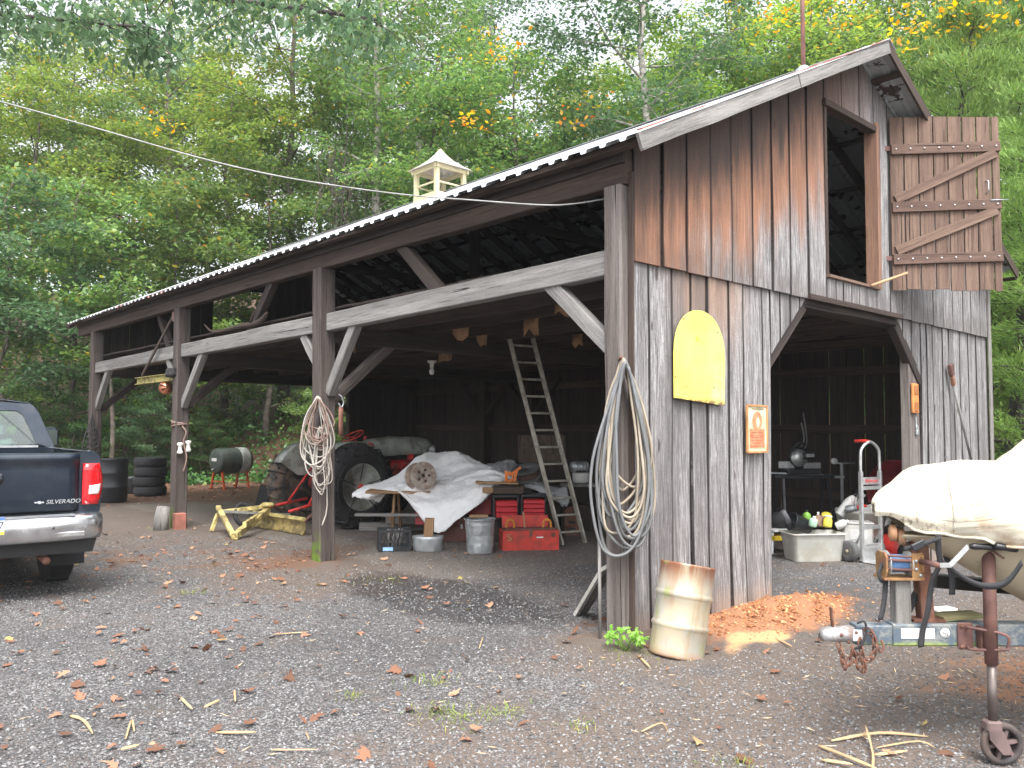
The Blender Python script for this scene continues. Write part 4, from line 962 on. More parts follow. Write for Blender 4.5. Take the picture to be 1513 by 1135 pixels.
for i, r in enumerate(G_):
    for j, p in enumerate(r):
        a = hsh(i*.1, j*.08, 1)*.045+.05*(.35-abs(hsh(i*.13+j*.05, j*.16-i*.04, 7)))+.028*(.3-abs(hsh(i*.3-j*.1, j*.22, 3))); e = min(1, (len(G_)-1-i)/9+.35); p += Vector((-.4, -.5, 1))*a*e+Vector((rnd(-1, 1), rnd(-1, 1), rnd(-1, 1)))*.0045
tag(MB().grid(G_, .002).build('white_tarp', TARP), 'crumpled white tarp draped over the work table with a corner hanging', 'tarp')
m, t, b = nodes('clear_poly_sheet'); b.inputs['Base Color'].default_value = (.4, .41, .42, 1); b.inputs['Roughness'].default_value = .3; bump(t, b, noise(t, coords(t), 14, 4, .6, 1.5), .9, .03)
rows = C3([[(712, 690, 12.6), (740, 682, 12.7), (762, 684, 12.6), (790, 712, 12.4), (820, 724, 12.3)], [(722, 696, 12.3), (748, 686, 12.4), (768, 694, 12.3), (800, 714, 12.1), (836, 722, 12.1)], [(728, 700, 12.1), (750, 698, 12.1), (772, 712, 12.), (806, 722, 11.9), (841, 742, 11.95)], [(735, 702, 12.), (752, 704, 12.), (776, 718, 11.95), (812, 735, 11.8), (832, 748, 11.9)]])
G_ = patch(rows, 6)
for i, r in enumerate(G_):
    for j, p in enumerate(r): p += Vector((0, 0, 1))*(hsh(i*.5, j*.45, 4)*.05)
tag(MB().grid(G_, .002).build('plastic_sheet', m), 'crinkled translucent grey plastic sheeting behind the ladder', 'plastic sheet')

# shelf and clutter at the back, right of the ladder
sf = thing('workbench', 'dark wooden workbench against the back wall behind the ladder', 'bench', at(828, 14.6), RZ+.1)
MB().beam((-.8, 0, .62), (.7, 0, .62), .5, .05).build('top', W_BROWN, sf)
for x_ in (-.72, .62): MB().beam((x_, -.18, 0), (x_, -.18, .6), .08, .08, (0, 1, 0)).build('leg', W_BROWN, sf)
dc = thing('wooden_drawer_chest', 'old wooden chest with rows of small drawers on the workbench', 'chest', at(800, 14.5, 1.0), RZ+.1); WB2 = wood('dusty_brown', (.17, .13, .1), (.12, .09, .07), (.05, .04, .03))
MB().box((0, 0, .26), (.80, .3, .48), ch=.01).build('case', WB2, dc)
for i in range(5):
    for j in range(4): MB().box((-.3+i*.15, -.155, .1+j*.115), (.13, .02, .09), ch=.004).build('drawer', WB2, dc)
tag(MB().box((0, 0, .17), (.9, .4, .33), ch=.02).build('storage_box', W_DARK, None, at(800, 14.55, .65), (0, 0, RZ+.1)), 'dark box between workbench and drawer chest', 'box')
tag(MB().lathe([(.1, 0), (.13, .02), (.14, .15), (.13, .17), (0, .17)], n=20).build('paint_pail', WHITEP, None, at(858, 13.6, .72)), 'white pail on the bench right of the ladder', 'pail')
em = thing('electric_motor', 'grey electric motor on the bench right of the ladder', 'motor', at(856, 13.7, .98), RZ+.4); MB().tube([(-.14, 0, 0), (.14, 0, 0)], .09, 14).build('housing', GALV, em); MB().box((0, 0, -.06), (.2, .14, .06), ch=.01).build('foot', CH, em)
for k in range(5): MB().tube([(-.1+k*.05, 0, 0), (-.085+k*.05, 0, 0)], .097, 14).build('fin', GALV, em)
tag(MB().box((0, 0, .03), (.7, .35, .05), ch=.005).build('bench_shelf', W_GREY, None, at(860, 13.6, .66), (0, 0, RZ)), 'grey shelf board holding the motor and white pail', 'shelf')
for k, (px_, d_, lab) in enumerate(((845, 12.6, 'rusty iron casting with a round top standing right of the red toolbox'),)):
    o = thing('iron_gear', lab, 'machine part', at(px_, d_), RZ); MB().prism([(-.11, 0), (.11, 0), (.12, .3)]+[(.12*math.cos(a), .32+.12*math.sin(a)) for a in np.linspace(0, PI, 9)]+[(-.12, .3)], -.04, .04, MX).build('casting', RUST, o)
    for z_ in (.1, .2, .32): MB().box((0, -.045, z_), (.1, .02, .04), ch=.004).build('slot', CH, o)
tag(MB().box((0, 0, .2), (.5, .4, .4), ch=.02).build('storage_box', W_DARK, None, at(850, 13.4), (0, 0, RZ)), 'dark crate under the shelf right of the ladder', 'crate')

# ------------------------------------------------------------------ tractor
TC = LD(-3.05, 13.95); HA = RZ+R(46)
tr = thing('tractor', 'old grey and red farm tractor with tire chains parked in the barn', 'tractor', TC, HA)   # local x = forward, y = left
GRY = mat('faded_grey_green_paint', (.38, .40, .36), .6, 0, .2, 5, dirt=(.12, .11, .08), damt=.5, dsc=4); TRD = mat('tractor_red', (.6, .035, .03), .55, 0, .3, 8, dirt=(.12, .05, .04), damt=.5, dsc=7)
MUD = mat('muddy_tire', (.05, .047, .045), .9, dirt=(.2, .14, .1), damt=.6, dsc=5, bmp=.6)
def twheel(y_, R_, W_, rimr, muddy=False, x_=0, z_=None):
    z_ = z_ or R_; s_ = -1 if y_ < 0 else 1; rot = RX(-PI/2*s_)
    pr_ = [(rimr, -W_*.42), (rimr+.06, -W_*.5), (R_-.10, -W_*.52), (R_-.03, -W_*.42), (R_, -W_*.3), (R_, W_*.3), (R_-.03, W_*.42), (R_-.10, W_*.52), (rimr+.06, W_*.5), (rimr, W_*.42), (rimr-.01, 0), (rimr, -W_*.42)]
    w = thing('rear_wheel' if R_ > .5 else 'front_wheel', None, None); bpy.data.objects.remove(w)
    ty = MB().lathe(pr_, (0, 0, 0), rot, 40).build('rear_tire' if R_ > .5 else 'front_tire', MUD if muddy else RUBBER, tr, (x_, y_, z_))
    if R_ > .5:
        for k in range(22):
            a = 2*PI*k/22; M_ = RY(a)
            for sg in (-1, 1):
                p = M_@Vector((0, sg*W_*.48, R_-.03)); q = M_@RY(.13)@Vector((0, sg*.02, R_+.012)); MB().beam(p, q, .035, .045, M_@Vector((0, 0, 1)), ch=.005).build('lug', MUD if muddy else RUBBER, ty)
    dm = [(.0, .02), (.07, .03), (.10, .01), (.14, -.02), (rimr*.55, .0), (rimr*.8, .05), (rimr*.9, .08), (rimr, .11), (rimr+.025, .12), (rimr+.02, .15), (rimr-.02, .15), (rimr-.01, .10)]
    MB().lathe([(a, b_) for a, b_ in dm], (0, s_*(-.03), 0), rot, 36).build('rim', GRY, ty)
    hb_ = MB().lathe([(.09, .02), (.09, .05), (.05, .07), (.045, .11), (0, .12)], (0, 0, 0), rot, 18).build('hub', TRD, ty)
    return ty
rw = twheel(-.80, .66, .30, .38); lw_ = twheel(.80, .66, .30, .38, True)
for w_ in (rw, lw_):
    for k in range(14):
        a = 2*PI*k/14+.1; M_ = RY(a); MB().tube([M_@Vector((0, y_, r_)) for y_, r_ in ((-.17, .5), (-.165, .62), (-.1, .685), (0, .69), (.1, .685), (.165, .62), (.17, .5))], .012, 5).build('cross_chain', CH, w_)
    for y_ in (-.172, .172): MB().tube([(.50*math.cos(a), y_, .50*math.sin(a)) for a in np.linspace(0, 2*PI, 29)[:-1]], .011, 5, closed=True).build('side_chain', CH, w_)
for k in range(5):
    a = 2*PI*k/5+.3; MB().tube([(.08*math.cos(a), -.06, .08*math.sin(a)), (.49*math.cos(a), -.172, .49*math.sin(a))], .008, 5).build('chain_tightener', CH, rw)
for y_ in (-.62, .62): twheel(y_, .33, .14, .2, x_=1.85)
# fenders
for s_ in (-1, 1):
    P = []
    for a in np.linspace(R(38), R(150), 14):
        P.append([(.72*math.cos(a), s_*y_, .66+.72*math.sin(a)) for y_ in (.50, .58, .66, .74)])
    if s_ > 0: P = P[::-1]
    MB().grid(P, .006).build('fender', GRY, tr)
    MB().prism([(.72*math.cos(a)*(1 if k_ == 0 else 1), .66+.72*math.sin(a)) for k_ in (0,) for a in np.linspace(R(38), R(150), 14)]+[(-.30, .80), (.25, .80)], -.003, .003, Matrix.Translation((0, s_*.5, 0))@Matrix(((1, 0, 0, 0), (0, 0, 1, 0), (0, 1, 0, 0), (0, 0, 0, 1)))).build('fender_inner', GRY, tr)
MB().lathe([(.13, -.45), (.16, -.2), (.24, -.1), (.24, .1), (.16, .2), (.13, .45)], (0, 0, .68), RX(PI/2), 20).build('rear_axle', TRD, tr)
MB().box((.55, 0, .72), (.9, .34, .34), ch=.05).build('gearbox', TRD, tr); MB().box((1.35, 0, .82), (.75, .30, .42), ch=.04).build('engine', TRD, tr)
for k in range(4): MB().box((1.1+k*.15, -.17, .93), (.08, .06, .12), ch=.015).build('manifold', TRD, tr)
MB().tube(cr([(1.0, -.2, .72), (1.35, -.2, .70), (1.6, -.2, .86)]), .03, 8).build('pipe', RUST, tr)
MB().tube([(1.55, -.22, 1.02), (1.55, -.22, 1.14)], .06, 12).build('air_filter', TRD, tr)
MB().beam((1.85, -.55, .42), (1.85, .55, .42), .12, .1).build('front_axle', TRD, tr)
# hood: lofted
def hoodsec(x_, w_, z0, z1): return [(x_, -w_, z0), (x_, -w_, z0+(z1-z0)*.62), (x_, -w_*.82, z1-.04), (x_, -w_*.35, z1), (x_, w_*.35, z1), (x_, w_*.82, z1-.04), (x_, w_, z0+(z1-z0)*.62), (x_, w_, z0)]
P = [hoodsec(.62, .17, 1.08, 1.34), hoodsec(.8, .2, 1.10, 1.40), hoodsec(1.3, .22, 1.13, 1.45), hoodsec(1.85, .22, 1.13, 1.44), hoodsec(2.08, .20, .72, 1.40), hoodsec(2.15, .16, .72, 1.30)]
MB().grid(P, .008).build('hood', GRY, tr); MB().box((2.1, 0, .95), (.06, .36, .5), ch=.03).build('grille', GRY, tr)
MB().box((.58, 0, 1.15), (.16, .34, .36), ch=.04).build('dash', GRY, tr)
for s_ in (-1, 1):
    h_ = MB().lathe([(0, -.05), (.05, -.04), (.075, .0), (.08, .03)], (1.95, s_*.33, 1.22), RY(PI/2), 18).build('headlight', GALV, tr); MB().lathe([(.078, .032), (.05, .045), (0, .05)], (1.95, s_*.33, 1.22), RY(PI/2), 18).build('lens', mat('lamp_glass', (.7, .72, .7), .15), h_)
sw = MB().tube([(.19*math.cos(a), .19*math.sin(a), 0) for a in np.linspace(0, 2*PI, 25)[:-1]], .014, 7, closed=True).build('steering_wheel', TRD, tr, (.46, 0, 1.47), (0, R(-28), 0))
for k in range(3): a = k*2.09; MB().tube([(0, 0, -.02), (.19*math.cos(a), .19*math.sin(a), 0)], .01, 5).build('spoke', TRD, sw)
MB().tube([(.46, 0, 1.45), (.66, 0, 1.2)], .02, 7).build('steering_column', TRD, tr)
MB().grid(patch([[(-.28, -.2, 1.12), (-.3, 0, 1.16), (-.28, .2, 1.12)], [(-.15, -.24, .98), (-.17, 0, .98), (-.15, .24, .98)], [(.05, -.22, .96), (.05, 0, .94), (.05, .22, .96)], [(.15, -.12, .97), (.15, 0, .95), (.15, .12, .97)]], 4), .01).build('seat', GRY, tr)
for s_ in (-1, 1):
    MB().tube([(-.25, s_*.28, .42), (-1.0, s_*.40, .30)], .025, 7).build('lift_arm', TRD, tr); MB().tube([(-.2, s_*.22, .95), (-.6, s_*.32, .37)], .018, 6).build('lift_link', TRD, tr)
MB().tube([(.0, -.95, 1.42), (.02, -.97, 1.47)], .02, 6).build('fender_light', TRD, tr)
MB().lathe([(0, 0), (.06, .02), (.085, .08), (.06, .14), (0, .16)], (.62, -.26, 1.2), n=16).build('red_bowl', TRD, tr)
# rear blade
bl = thing('grader_blade', 'yellow grader blade with A frame hitch behind the tractor', 'blade', (1.0, 8.3, 0), 0)
YEL = mat('chipped_yellow_paint', (.58, .48, .19), .6, 0, .25, 8, dirt=(.14, .1, .05), damt=.6, dsc=7, bmp=.2)
a_, b_ = Vector((.95, .55, 0)), Vector((.20, -1.25, 0))
a_ = at(368, 13.6)-Vector((1.0, 8.3, 0)); b_ = at(452, 12.45)-Vector((1.0, 8.3, 0)); dd_ = (b_-a_).normalized(); nn_ = Vector((dd_.y, -dd_.x, 0))
P = []
for k in range(2): pass
P = [[a_+(b_-a_)*u_+nn_*(.07*math.cos(v_*2.4-1.2)-.05)*(-1)+UP*(.01+.22*v_) for u_ in np.linspace(0, 1, 6)] for v_ in np.linspace(0, 1, 7)]
MB().grid(P, .015).build('moldboard', mat('dirty_yellow_blade', (.30, .23, .08), .7, 0, .3, 8, dirt=(.09, .07, .04), damt=.6, dsc=6), bl)
MB().beam(a_+UP*.24, b_+UP*.24, .05, .05).build('top_rail', YEL, bl)
c_ = at(325, 12.8)-Vector((1.0, 8.3, 0)); e_ = at(350, 11.9)-Vector((1.0, 8.3, 0)); m_ = (a_+b_)*.5+(a_-b_)*.12
MB().beam(c_+UP*.38, e_+UP*.03, .07, .05).build('frame_bar', YEL, bl); MB().beam(e_+UP*.05, m_+UP*.30, .09, .09).build('frame_bar', YEL, bl); MB().beam(c_+UP*.30, m_+UP*.36, .06, .06).build('frame_bar', YEL, bl)
MB().beam(c_+UP*.28, c_+UP*.02+nn_*.1, .05, .05).build('frame_bar', YEL, bl); MB().beam(e_+UP*.2-nn_*.15, m_+UP*.25+nn_*.1, .05, .08).build('frame_bar', YEL, bl)
MB().beam(c_+UP*.32+dd_*.1, m_+UP*.20-nn_*.4, .025, .04).build('brace_bar', ALU, bl)
MB().lathe([(.1, 0), (.12, .03), (.08, .06)], m_+UP*.36, n=16).build('pivot', YEL, bl)
mb = MB(); q_ = (c_+m_)*.5; mb.tube([q_+Vector((.13*math.cos(a), .05*math.sin(a), .25+.16*math.sin(a))) for a in np.linspace(0, 2*PI, 17)[:-1]], .035, 7, closed=True); mb.build('hose_loop', RUBBER, bl)
MB().tube([b_+UP*.2, b_+UP*.42+(Vector((2.2, 8.0, 0))-Vector((1, 8.3, 0))-b_)*.6], .022, 7).build('tie_rod', RUSTD, bl)
# dark post thing
ms = thing('mud_flap', 'black rubber panel standing beside the muddy tractor tire', 'rubber panel', at(389, 15.3), RZ); MB().prism([(-.16, 0), (.1, 0), (.14, .52), (-.02, .56)], -.04, .04, MX).build('slab', RUBBER, ms); MB().box((-.02, -.045, .1), (.2, .012, .02)).build('bead', BLKPL, ms)
# ------------------------------------------------------------------ yard things beyond
bb = thing('plastic_barrel', 'upright black plastic barrel beside the far left post', 'barrel', at(170, 17.9))
MB().lathe([(.27, 0), (.285, .02), (.285, .3), (.298, .32), (.285, .34), (.285, .6), (.298, .62), (.285, .64), (.28, .86), (.29, .88), (.30, .90), (.30, .93), (.27, .935), (.26, .9), (0, .9)], n=36).build('shell', BLKPL, bb)
for s_ in (-1, 1): MB().lathe([(.03, .9), (.03, .925), (0, .925)], (s_*.15, 0, 0), n=12).build('bung', BLKPL, bb)
for k in range(4):
    tt = thing('tire', ('bottom', 'second', 'third', 'topmost')[k]+' black tire of the stack behind the barn posts', 'tire', at(224+(.6, -1, .5, 0)[k], 19.6, .225*k), 0, 'stacked black tires')
    ty = MB().lathe([(.19, .03), (.24, .005), (.33, .0), (.355, .03), (.365, .06), (.365, .16), (.355, .19), (.33, .22), (.24, .215), (.19, .19), (.2, .11), (.19, .03)], n=40).build('casing', RUBBER, tt)
    for z_ in (.085, .11, .135): MB().lathe([(.3655, z_-.006), (.3675, z_), (.3655, z_+.006)], n=40).build('tread_rib', BLKPL, tt)
tag(MB().lathe([(.24, 0), (.25, .02), (.26, .35), (.265, .4), (.25, .4), (.24, .03), (0, .03)], n=24).build('black_tub', BLKPL, None, at(197, 20.2)), 'low black tub between the barrel and the tire stack', 'tub')
tk = thing('fuel_tank', 'dark green horizontal tank on orange legs at the wood edge', 'tank', at(343, 21.6), RZ+R(52))
TG = mat('dark_green_tank', (.05, .07, .055), .5, dirt=(.12, .11, .09), damt=.3)
MB().lathe([(0, -.5), (.2, -.49), (.30, -.46), (.33, -.42), (.335, .3), (.33, .42), (.28, .47), (0, .49)], (0, 0, .74), RY(PI/2)@RZm(0), 32).build('tank', TG, tk)
MB().lathe([(.337, .12), (.342, .14), (.342, .36), (.337, .38)], (0, 0, .74), RY(PI/2), 32).build('pale_band', mat('pale_grey_paint', (.4, .4, .38), .5), tk)
MB().box((-.50, .0, .78), (.006, .22, .08)).build('label', WHITEP, tk)
MB().tube([(-.5, .0, .55), (-.56, 0, .52)], .02, 8).build('spigot', GALV, tk)
for x_ in (-.38, .34):
    for s_ in (-1, 1): MB().beam((x_, s_*.17, .52), (x_, s_*.30, .0), .05, .05, (1, 0, 0)).build('leg', mat('orange_red_leg', (.5, .09, .03), .6), tk)
    MB().beam((x_, -.24, .22), (x_, .24, .22), .03, .03).build('leg_brace', mat('orange_red_leg', (.5, .09, .03), .6), tk)

# ================================================================== things inside the wagon door
random.seed(33)
def tote(lab, px, d_, w_, dd, h_, rz, m_):
    o = thing('storage_tote', lab, 'tote', at(px, d_), RZ+rz)
    def ring(wx, wy, z, n=5, r_=.05):
        pts = []
        for cx_, cy_, a0 in ((wx/2-r_, wy/2-r_, 0), (-wx/2+r_, wy/2-r_, PI/2), (-wx/2+r_, -wy/2+r_, PI), (wx/2-r_, -wy/2+r_, 3*PI/2)):
            for k in range(n): a = a0+k*PI/2/(n-1); pts.append((cx_+r_*math.cos(a), cy_+r_*math.sin(a), z))
        return pts+[pts[0]]
    P = [ring(w_*.84, dd*.8, 0), ring(w_*.86, dd*.82, .01), ring(w_*.93, dd*.92, h_*.72), ring(w_*.965, dd*.955, h_*.75), ring(w_*.97, dd*.96, h_*.94), ring(w_*1.02, dd*1.02, h_*.95), ring(w_*1.02, dd*1.02, h_), ring(w_*.97, dd*.96, h_), ring(w_*.9, dd*.9, h_*.7), ring(w_*.8, dd*.76, .02)]
    mb = MB(); mb.grid(P, 0); b0 = len(P)-1; n_ = len(P[0]); mb.f.append(tuple(b0*n_+k for k in range(n_-1))); mb.sm.append(False); mb.build('shell', m_, o); return o
TOTE = mat('milky_grey_plastic', (.55, .55, .5), .45, 0, .1, 5, dirt=(.42, .38, .3), damt=.4, dsc=4)
BD = 10.35
tote('milky grey plastic tote full of bottles on the gravel inside the door', 1198, BD, .70, .42, .34, .12, TOTE)
def zof(py, d_): return CP(800, py, d_).z
def bottle(lab, px, py, d_, r_, h_, m_, cap, rot=(0, 0, 0), name='bottle', neck=.35, cat='bottle'):
    o = thing(name, lab, cat, CP(px, py, d_), tuple(a for a in rot))
    MB().lathe([(r_*.9, 0), (r_, .01), (r_, h_*.62), (r_*.85, h_*.74), (r_*neck, h_*.84), (r_*neck, h_*.9)], n=16).build('body', m_, o)
    MB().lathe([(r_*neck*1.15, h_*.88), (r_*neck*1.15, h_), (0, h_)], n=12).build('cap', cap, o); return o
GRN = mat('lime_green_plastic', (.2, .42, .06), .4); WB_ = mat('white_bottle', (.78, .78, .76), .4, var=.05); YL = mat('yellow_label', (.75, .62, .08), .5); BL = mat('blue_label', (.1, .2, .55), .5)
RDP = mat('red_plastic', (.6, .04, .03), .4)
bottle('lime green bottle with black cap in the milky tote', 1192, 773, BD, .05, .16, GRN, BLKPL)
bottle('white bottle with white cap in the middle of the milky tote', 1209, 778, BD+.05, .035, .18, WB_, WB_)
bottle('white green labelled jar leaning at the front of the milky tote', 1200, 778, BD-.12, .05, .13, mat('pale_green_label', (.4, .62, .45), .5), WB_, (.2, .1, 0))
bottle('yellow and white can at the front right of the milky tote', 1222, 779, BD-.12, .055, .14, YL, WB_, (0, .25, 0), 'can', .8, 'can')
bottle('white jug lying at the right end of the milky tote', 1236, 778, BD+.02, .05, .16, WB_, WB_, (1.0, .5, 0), 'jug', .4, 'jug')
bottle('yellow topped tin at the back of the milky tote', 1220, 770, BD+.12, .06, .10, YL, YL, (.2, -.5, .3), 'can', .9, 'can')
tag(MB().lathe([(.085, 0), (.11, .24), (.118, .24), (.118, .26), (.10, .25), (.08, .02), (0, .02)], n=24).build('black_pot', BLKPL, None, CP(1196, 779, BD-.02), (0, R(-72), RZ+.2)), 'black plastic plant pot lying in the milky tote', 'pot')
tag(MB().lathe([(0, -.015), (.07, -.012), (.085, 0), (.07, .012), (0, .015)], n=20).build('jar_disc', mat('brown_lid', (.22, .13, .09), .6), None, CP(1212, 770, BD-.05), (R(60), .3, RZ)), 'round brown lid standing among the tote bottles', 'lid')
tag(MB().tube([(0, 0, 0), (-.18, .02, .22)], .035, 12).build('pipe_piece', mat('grey_pipe', (.14, .14, .15), .6), None, CP(1170, 780, BD+.05)), 'grey pipe piece sticking out left of the tote', 'pipe')
# white carton box and round tub behind
wc = thing('white_box', 'white plastic box standing behind the hand truck wheel', 'box', at(1262, 10.55), RZ-.2); MB().box((0, 0, .22), (.36, .3, .43), ch=.02).build('body', WHITEP, wc); MB().box((0, -.152, .3), (.2, .006, .12), ch=.002).build('front_panel', WB_, wc); MB().box((0, 0, .44), (.38, .32, .02), ch=.006).build('lid', WHITEP, wc)
tag(MB().lathe([(.27, .0), (.28, .02), (.315, .50), (.33, .51), (.33, .55), (.31, .55), (.30, .5), (.26, .42), (0, .42)], n=36).build('round_tub', TOTE, None, at(1270, 11.15)), 'wide round grey tub piled with spray bottles behind the white box', 'tub')
def spray(lab, px, py, d_, m_, rot, s=1.):
    o = thing('spray_bottle', lab, 'bottle', CP(px, py, d_), rot)
    MB().lathe([(.042*s, 0), (.045*s, .01), (.045*s, .15*s), (.03*s, .2*s), (.014*s, .22*s)], n=16).build('body', m_, o)
    mb = MB(); mb.tube([(0, 0, .22*s), (0, 0, .25*s)], .016*s, 10); mb.box((.02*s, 0, .265*s), (.08*s, .024*s, .03*s), ch=.004); mb.beam((.03*s, 0, .25*s), (.045*s, 0, .20*s), .01, .012, (0, 1, 0)); mb.build('trigger', BLKPL if m_ is WB_ else WB_, o); return o
spray('white spray bottle with black trigger leaning left in the round tub', 1240, 762, 11.0, WB_, (0, R(38), RZ), 1.5)
spray('white bottle leaning beside the black triggered one in the round tub', 1252, 762, 11.05, mat('offwhite_bottle', (.66, .66, .62), .4), (0, R(30), RZ), 1.3)
spray('red bottle lying in the round tub', 1264, 752, 10.95, RDP, (R(60), R(60), RZ), .9)
bottle('yellow capped bottle upright in the round tub', 1267, 751, 11.1, .05, .16, mat('amber_bottle', (.5, .25, .04), .4), YL)
bottle('grey can lying front of the round tub', 1250, 753, 10.9, .05, .14, GALV, GALV, (1.2, .9, 0), 'can', .9, 'can')
# miter saw on stand
ms_ = thing('saw_stand', 'black folding tool stand with crossbars inside the wagon door', 'stand', at(1188, 12.1), RZ+.05)
MB().beam((-.46, 0, .93), (.42, 0, .93), .10, .06).build('rail', BLKPL, ms_); MB().tube([(-.62, -.08, .985), (.25, -.08, .955)], .014, 8).build('front_tube', GALV, ms_)
for x_, y_ in ((-.35, -.3), (-.35, .3), (.3, -.3), (.3, .3)): MB().beam((x_, y_*.3, .9), (x_*1.15, y_, 0), .035, .035).build('leg', BLKPL, ms_)
MB().beam((.40, 0, .92), (.58, 0, .92), .05, .035).build('extension', GALV, ms_); MB().beam((.55, 0, .55), (.55, 0, 1.12), .035, .035, (0, 1, 0)).build('work_support', GALV, ms_); MB().tube([(.45, 0, 1.12), (.75, 0, 1.12)], .012, 6).build('roller', GALV, ms_)
MB().tube([(.44, -.02, 1.15), (.44, .02, 1.15)], .045, 14).build('knob', WHITEP, ms_)
sw_ = thing('miter_saw', 'black and silver miter saw standing on the tool stand', 'saw', at(1182, 12.1, .965), RZ+.1)
MB().box((0, 0, .04), (.5, .26, .08), ch=.015).build('base', BLKPL, sw_); MB().box((-.20, .03, .13), (.24, .03, .10), ch=.006).build('fence', ALU, sw_); MB().box((.19, .03, .12), (.26, .03, .085), ch=.006).build('fence', ALU, sw_)
MB().lathe([(.06, -.03), (.14, -.03), (.15, 0), (.14, .03), (.06, .03), (0, .035)], (-.03, 0, .25), RX(PI/2), 28).build('blade_guard', BLKPL, sw_); MB().lathe([(.125, -.002), (.125, .002), (0, .002)], (-.03, -.035, .23), RX(PI/2), 28).build('saw_blade', ALU, sw_)
MB().tube([(.02, 0, .26), (.2, 0, .26)], .065, 14).build('motor', BLKPL, sw_); MB().box((.12, -.068, .27), (.12, .006, .05), ch=.001).build('grey_label', GALV, sw_); MB().tube(cr([(-.1, 0, .38), (-.02, -.02, .45), (.08, -.02, .42)]), .02, 8).build('handle', BLKPL, sw_)
MB().beam((.0, .12, .05), (.02, .1, .38), .06, .05, (0, 1, 0)).build('pivot_arm', BLKPL, sw_)
tag(MB().tube(cr([CP(1184, 625, 12.9), CP(1188, 650, 12.9), CP(1180, 668, 12.7), CP(1192, 655, 12.9), CP(1187, 610, 13.1)]), .012, 6).build('hanging_cord', mat('grey_cord', (.3, .3, .3), .6)), 'loop of grey cord hanging on the wall above the saw', 'cord')
# folded step stool sliver at far left
yl = thing('step_stool', 'white and yellow low step behind the left door panel', 'stool', at(1152, 10.9), RZ+.3)
MB().box((0, 0, .30), (.36, .25, .03), ch=.006).build('top', WB_, yl); MB().box((0, 0, .20), (.32, .2, .06), ch=.006).build('brace', mat('yellow_plastic', (.7, .5, .04), .5), yl)
for s_ in (-1, 1): MB().beam((s_*.12, 0, .28), (s_*.17, -.05, 0), .03, .03).build('leg', ALU, yl)
tag(MB().lathe([(0, -.12), (.09, -.08), (.12, 0), (.1, .09), (0, .13)], n=18, sx=1.3).build('black_bag', RUBBER, None, CP(1152, 770, 10.9), (0, .3, 0)), 'black lumpy bag on top of the low step', 'bag')
# hand truck
ht_o = LD(4.40, 10.2); ht = thing('hand_truck', 'aluminium hand truck with looped handle standing in the wagon doorway', 'hand truck', ht_o, RZ+R(28))   # local x = axle, y negative = toe side
hw = .17
mb = MB(); mb.tube(cr([(-hw, 0, .95), (-hw, 0, 1.25), (-hw*.85, 0, 1.38), (0, 0, 1.46), (hw*.85, 0, 1.38), (hw, 0, 1.25), (hw, 0, .95)], 5), .019, 10); mb.build('loop_handle', ALU, ht)
for s_ in (-1, 1): MB().beam((s_*hw, 0, .02), (s_*hw, 0, 1.10), .05, .035, (1, 0, 0), ch=.004).build('rail', ALU, ht)
for z_ in (.20, .42, .64, .90): MB().beam((-hw, 0, z_), (hw, 0, z_), .03, .045).build('crossbar', ALU, ht)
br_ = MB().box((0, -.012, .985), (.31, .012, .09), ch=.002).build('name_plate', ALU, ht); text('brand_text', 'Belmont', .068, mat('red_ink', (.5, .03, .03), .5), br_, (0, -.020, .985), (PI/2, 0, 0), .001)
MB().box((0, -.13, .012), (.36, .25, .012), ch=.003).build('toe_plate', ALU, ht); MB().box((0, -.012, .10), (.36, .012, .18), ch=.003).build('back_plate', ALU, ht)
MB().tube(cr([(0, .0, 1.46), (-.02, .06, 1.47), (-.03, .19, 1.465)]), .021, 10).build('red_grip', RDP, ht)
for s_ in (-1, 1):
    wl = MB().lathe([(.06, -.045), (.10, -.05), (.125, -.03), (.13, 0), (.125, .03), (.10, .05), (.06, .045)], (0, 0, 0), RY(PI/2), 32).build('tire', mat('grey_rubber_tire', (.10, .10, .10), .8, bmp=.3), ht, (s_*.235, .13, .13))
    MB().lathe([(.066, -.03), (.06, -.048), (.05, -.03), (.025, -.02), (.02, -.055), (0, -.055)], (0, 0, 0), RY(PI/2), 24).build('wheel_rim', mat('tan_wheel_rim', (.42, .36, .27), .5), wl)
MB().tube([(-.2, .13, .13), (.2, .13, .13)], .012, 8).build('axle', GALV, ht)
for s_ in (-1, 1): MB().beam((s_*hw, .01, .35), (s_*hw, .13, .14), .025, .02, (1, 0, 0)).build('axle_bracket', ALU, ht)
# dark red wheelbarrow tray, red mower deck and odds
wb = thing('wheelbarrow', 'dark red wheelbarrow tray tipped up behind the hand truck', 'wheelbarrow', at(1322, 11.3), RZ-.2)
MB().grid(patch([[(-.36, 0, .62), (-.2, -.02, .60), (.2, -.02, .60), (.36, 0, .62)], [(-.34, .12, .9), (-.2, .2, .9), (.2, .2, .9), (.34, .12, .9)], [(-.22, 0, 1.14), (-.1, .06, 1.19), (.1, .06, 1.19), (.22, 0, 1.14)]], 5), .006).build('tray', mat('dark_red_tray', (.20, .018, .025), .45), wb)
for s_ in (-1, 1): MB().tube([(s_*.26, .1, .0), (s_*.2, .12, 1.0)], .02, 7).build('handle', W_DARK, wb)
rm = thing('mower_deck', 'bright red machine housing low behind the boat winch', 'mower', at(1328, 10.7), RZ)
MB().lathe([(.30, .02), (.33, .05), (.33, .16), (.27, .24), (.12, .28), (0, .28)], n=28).build('deck', RDP, rm); MB().tube([(-.1, -.3, .1), (-.1, -.36, .1)], .09, 18).build('wheel', RUBBER, rm); MB().box((0, 0, .32), (.3, .3, .12), ch=.03).build('engine_cover', BLKPL, rm)
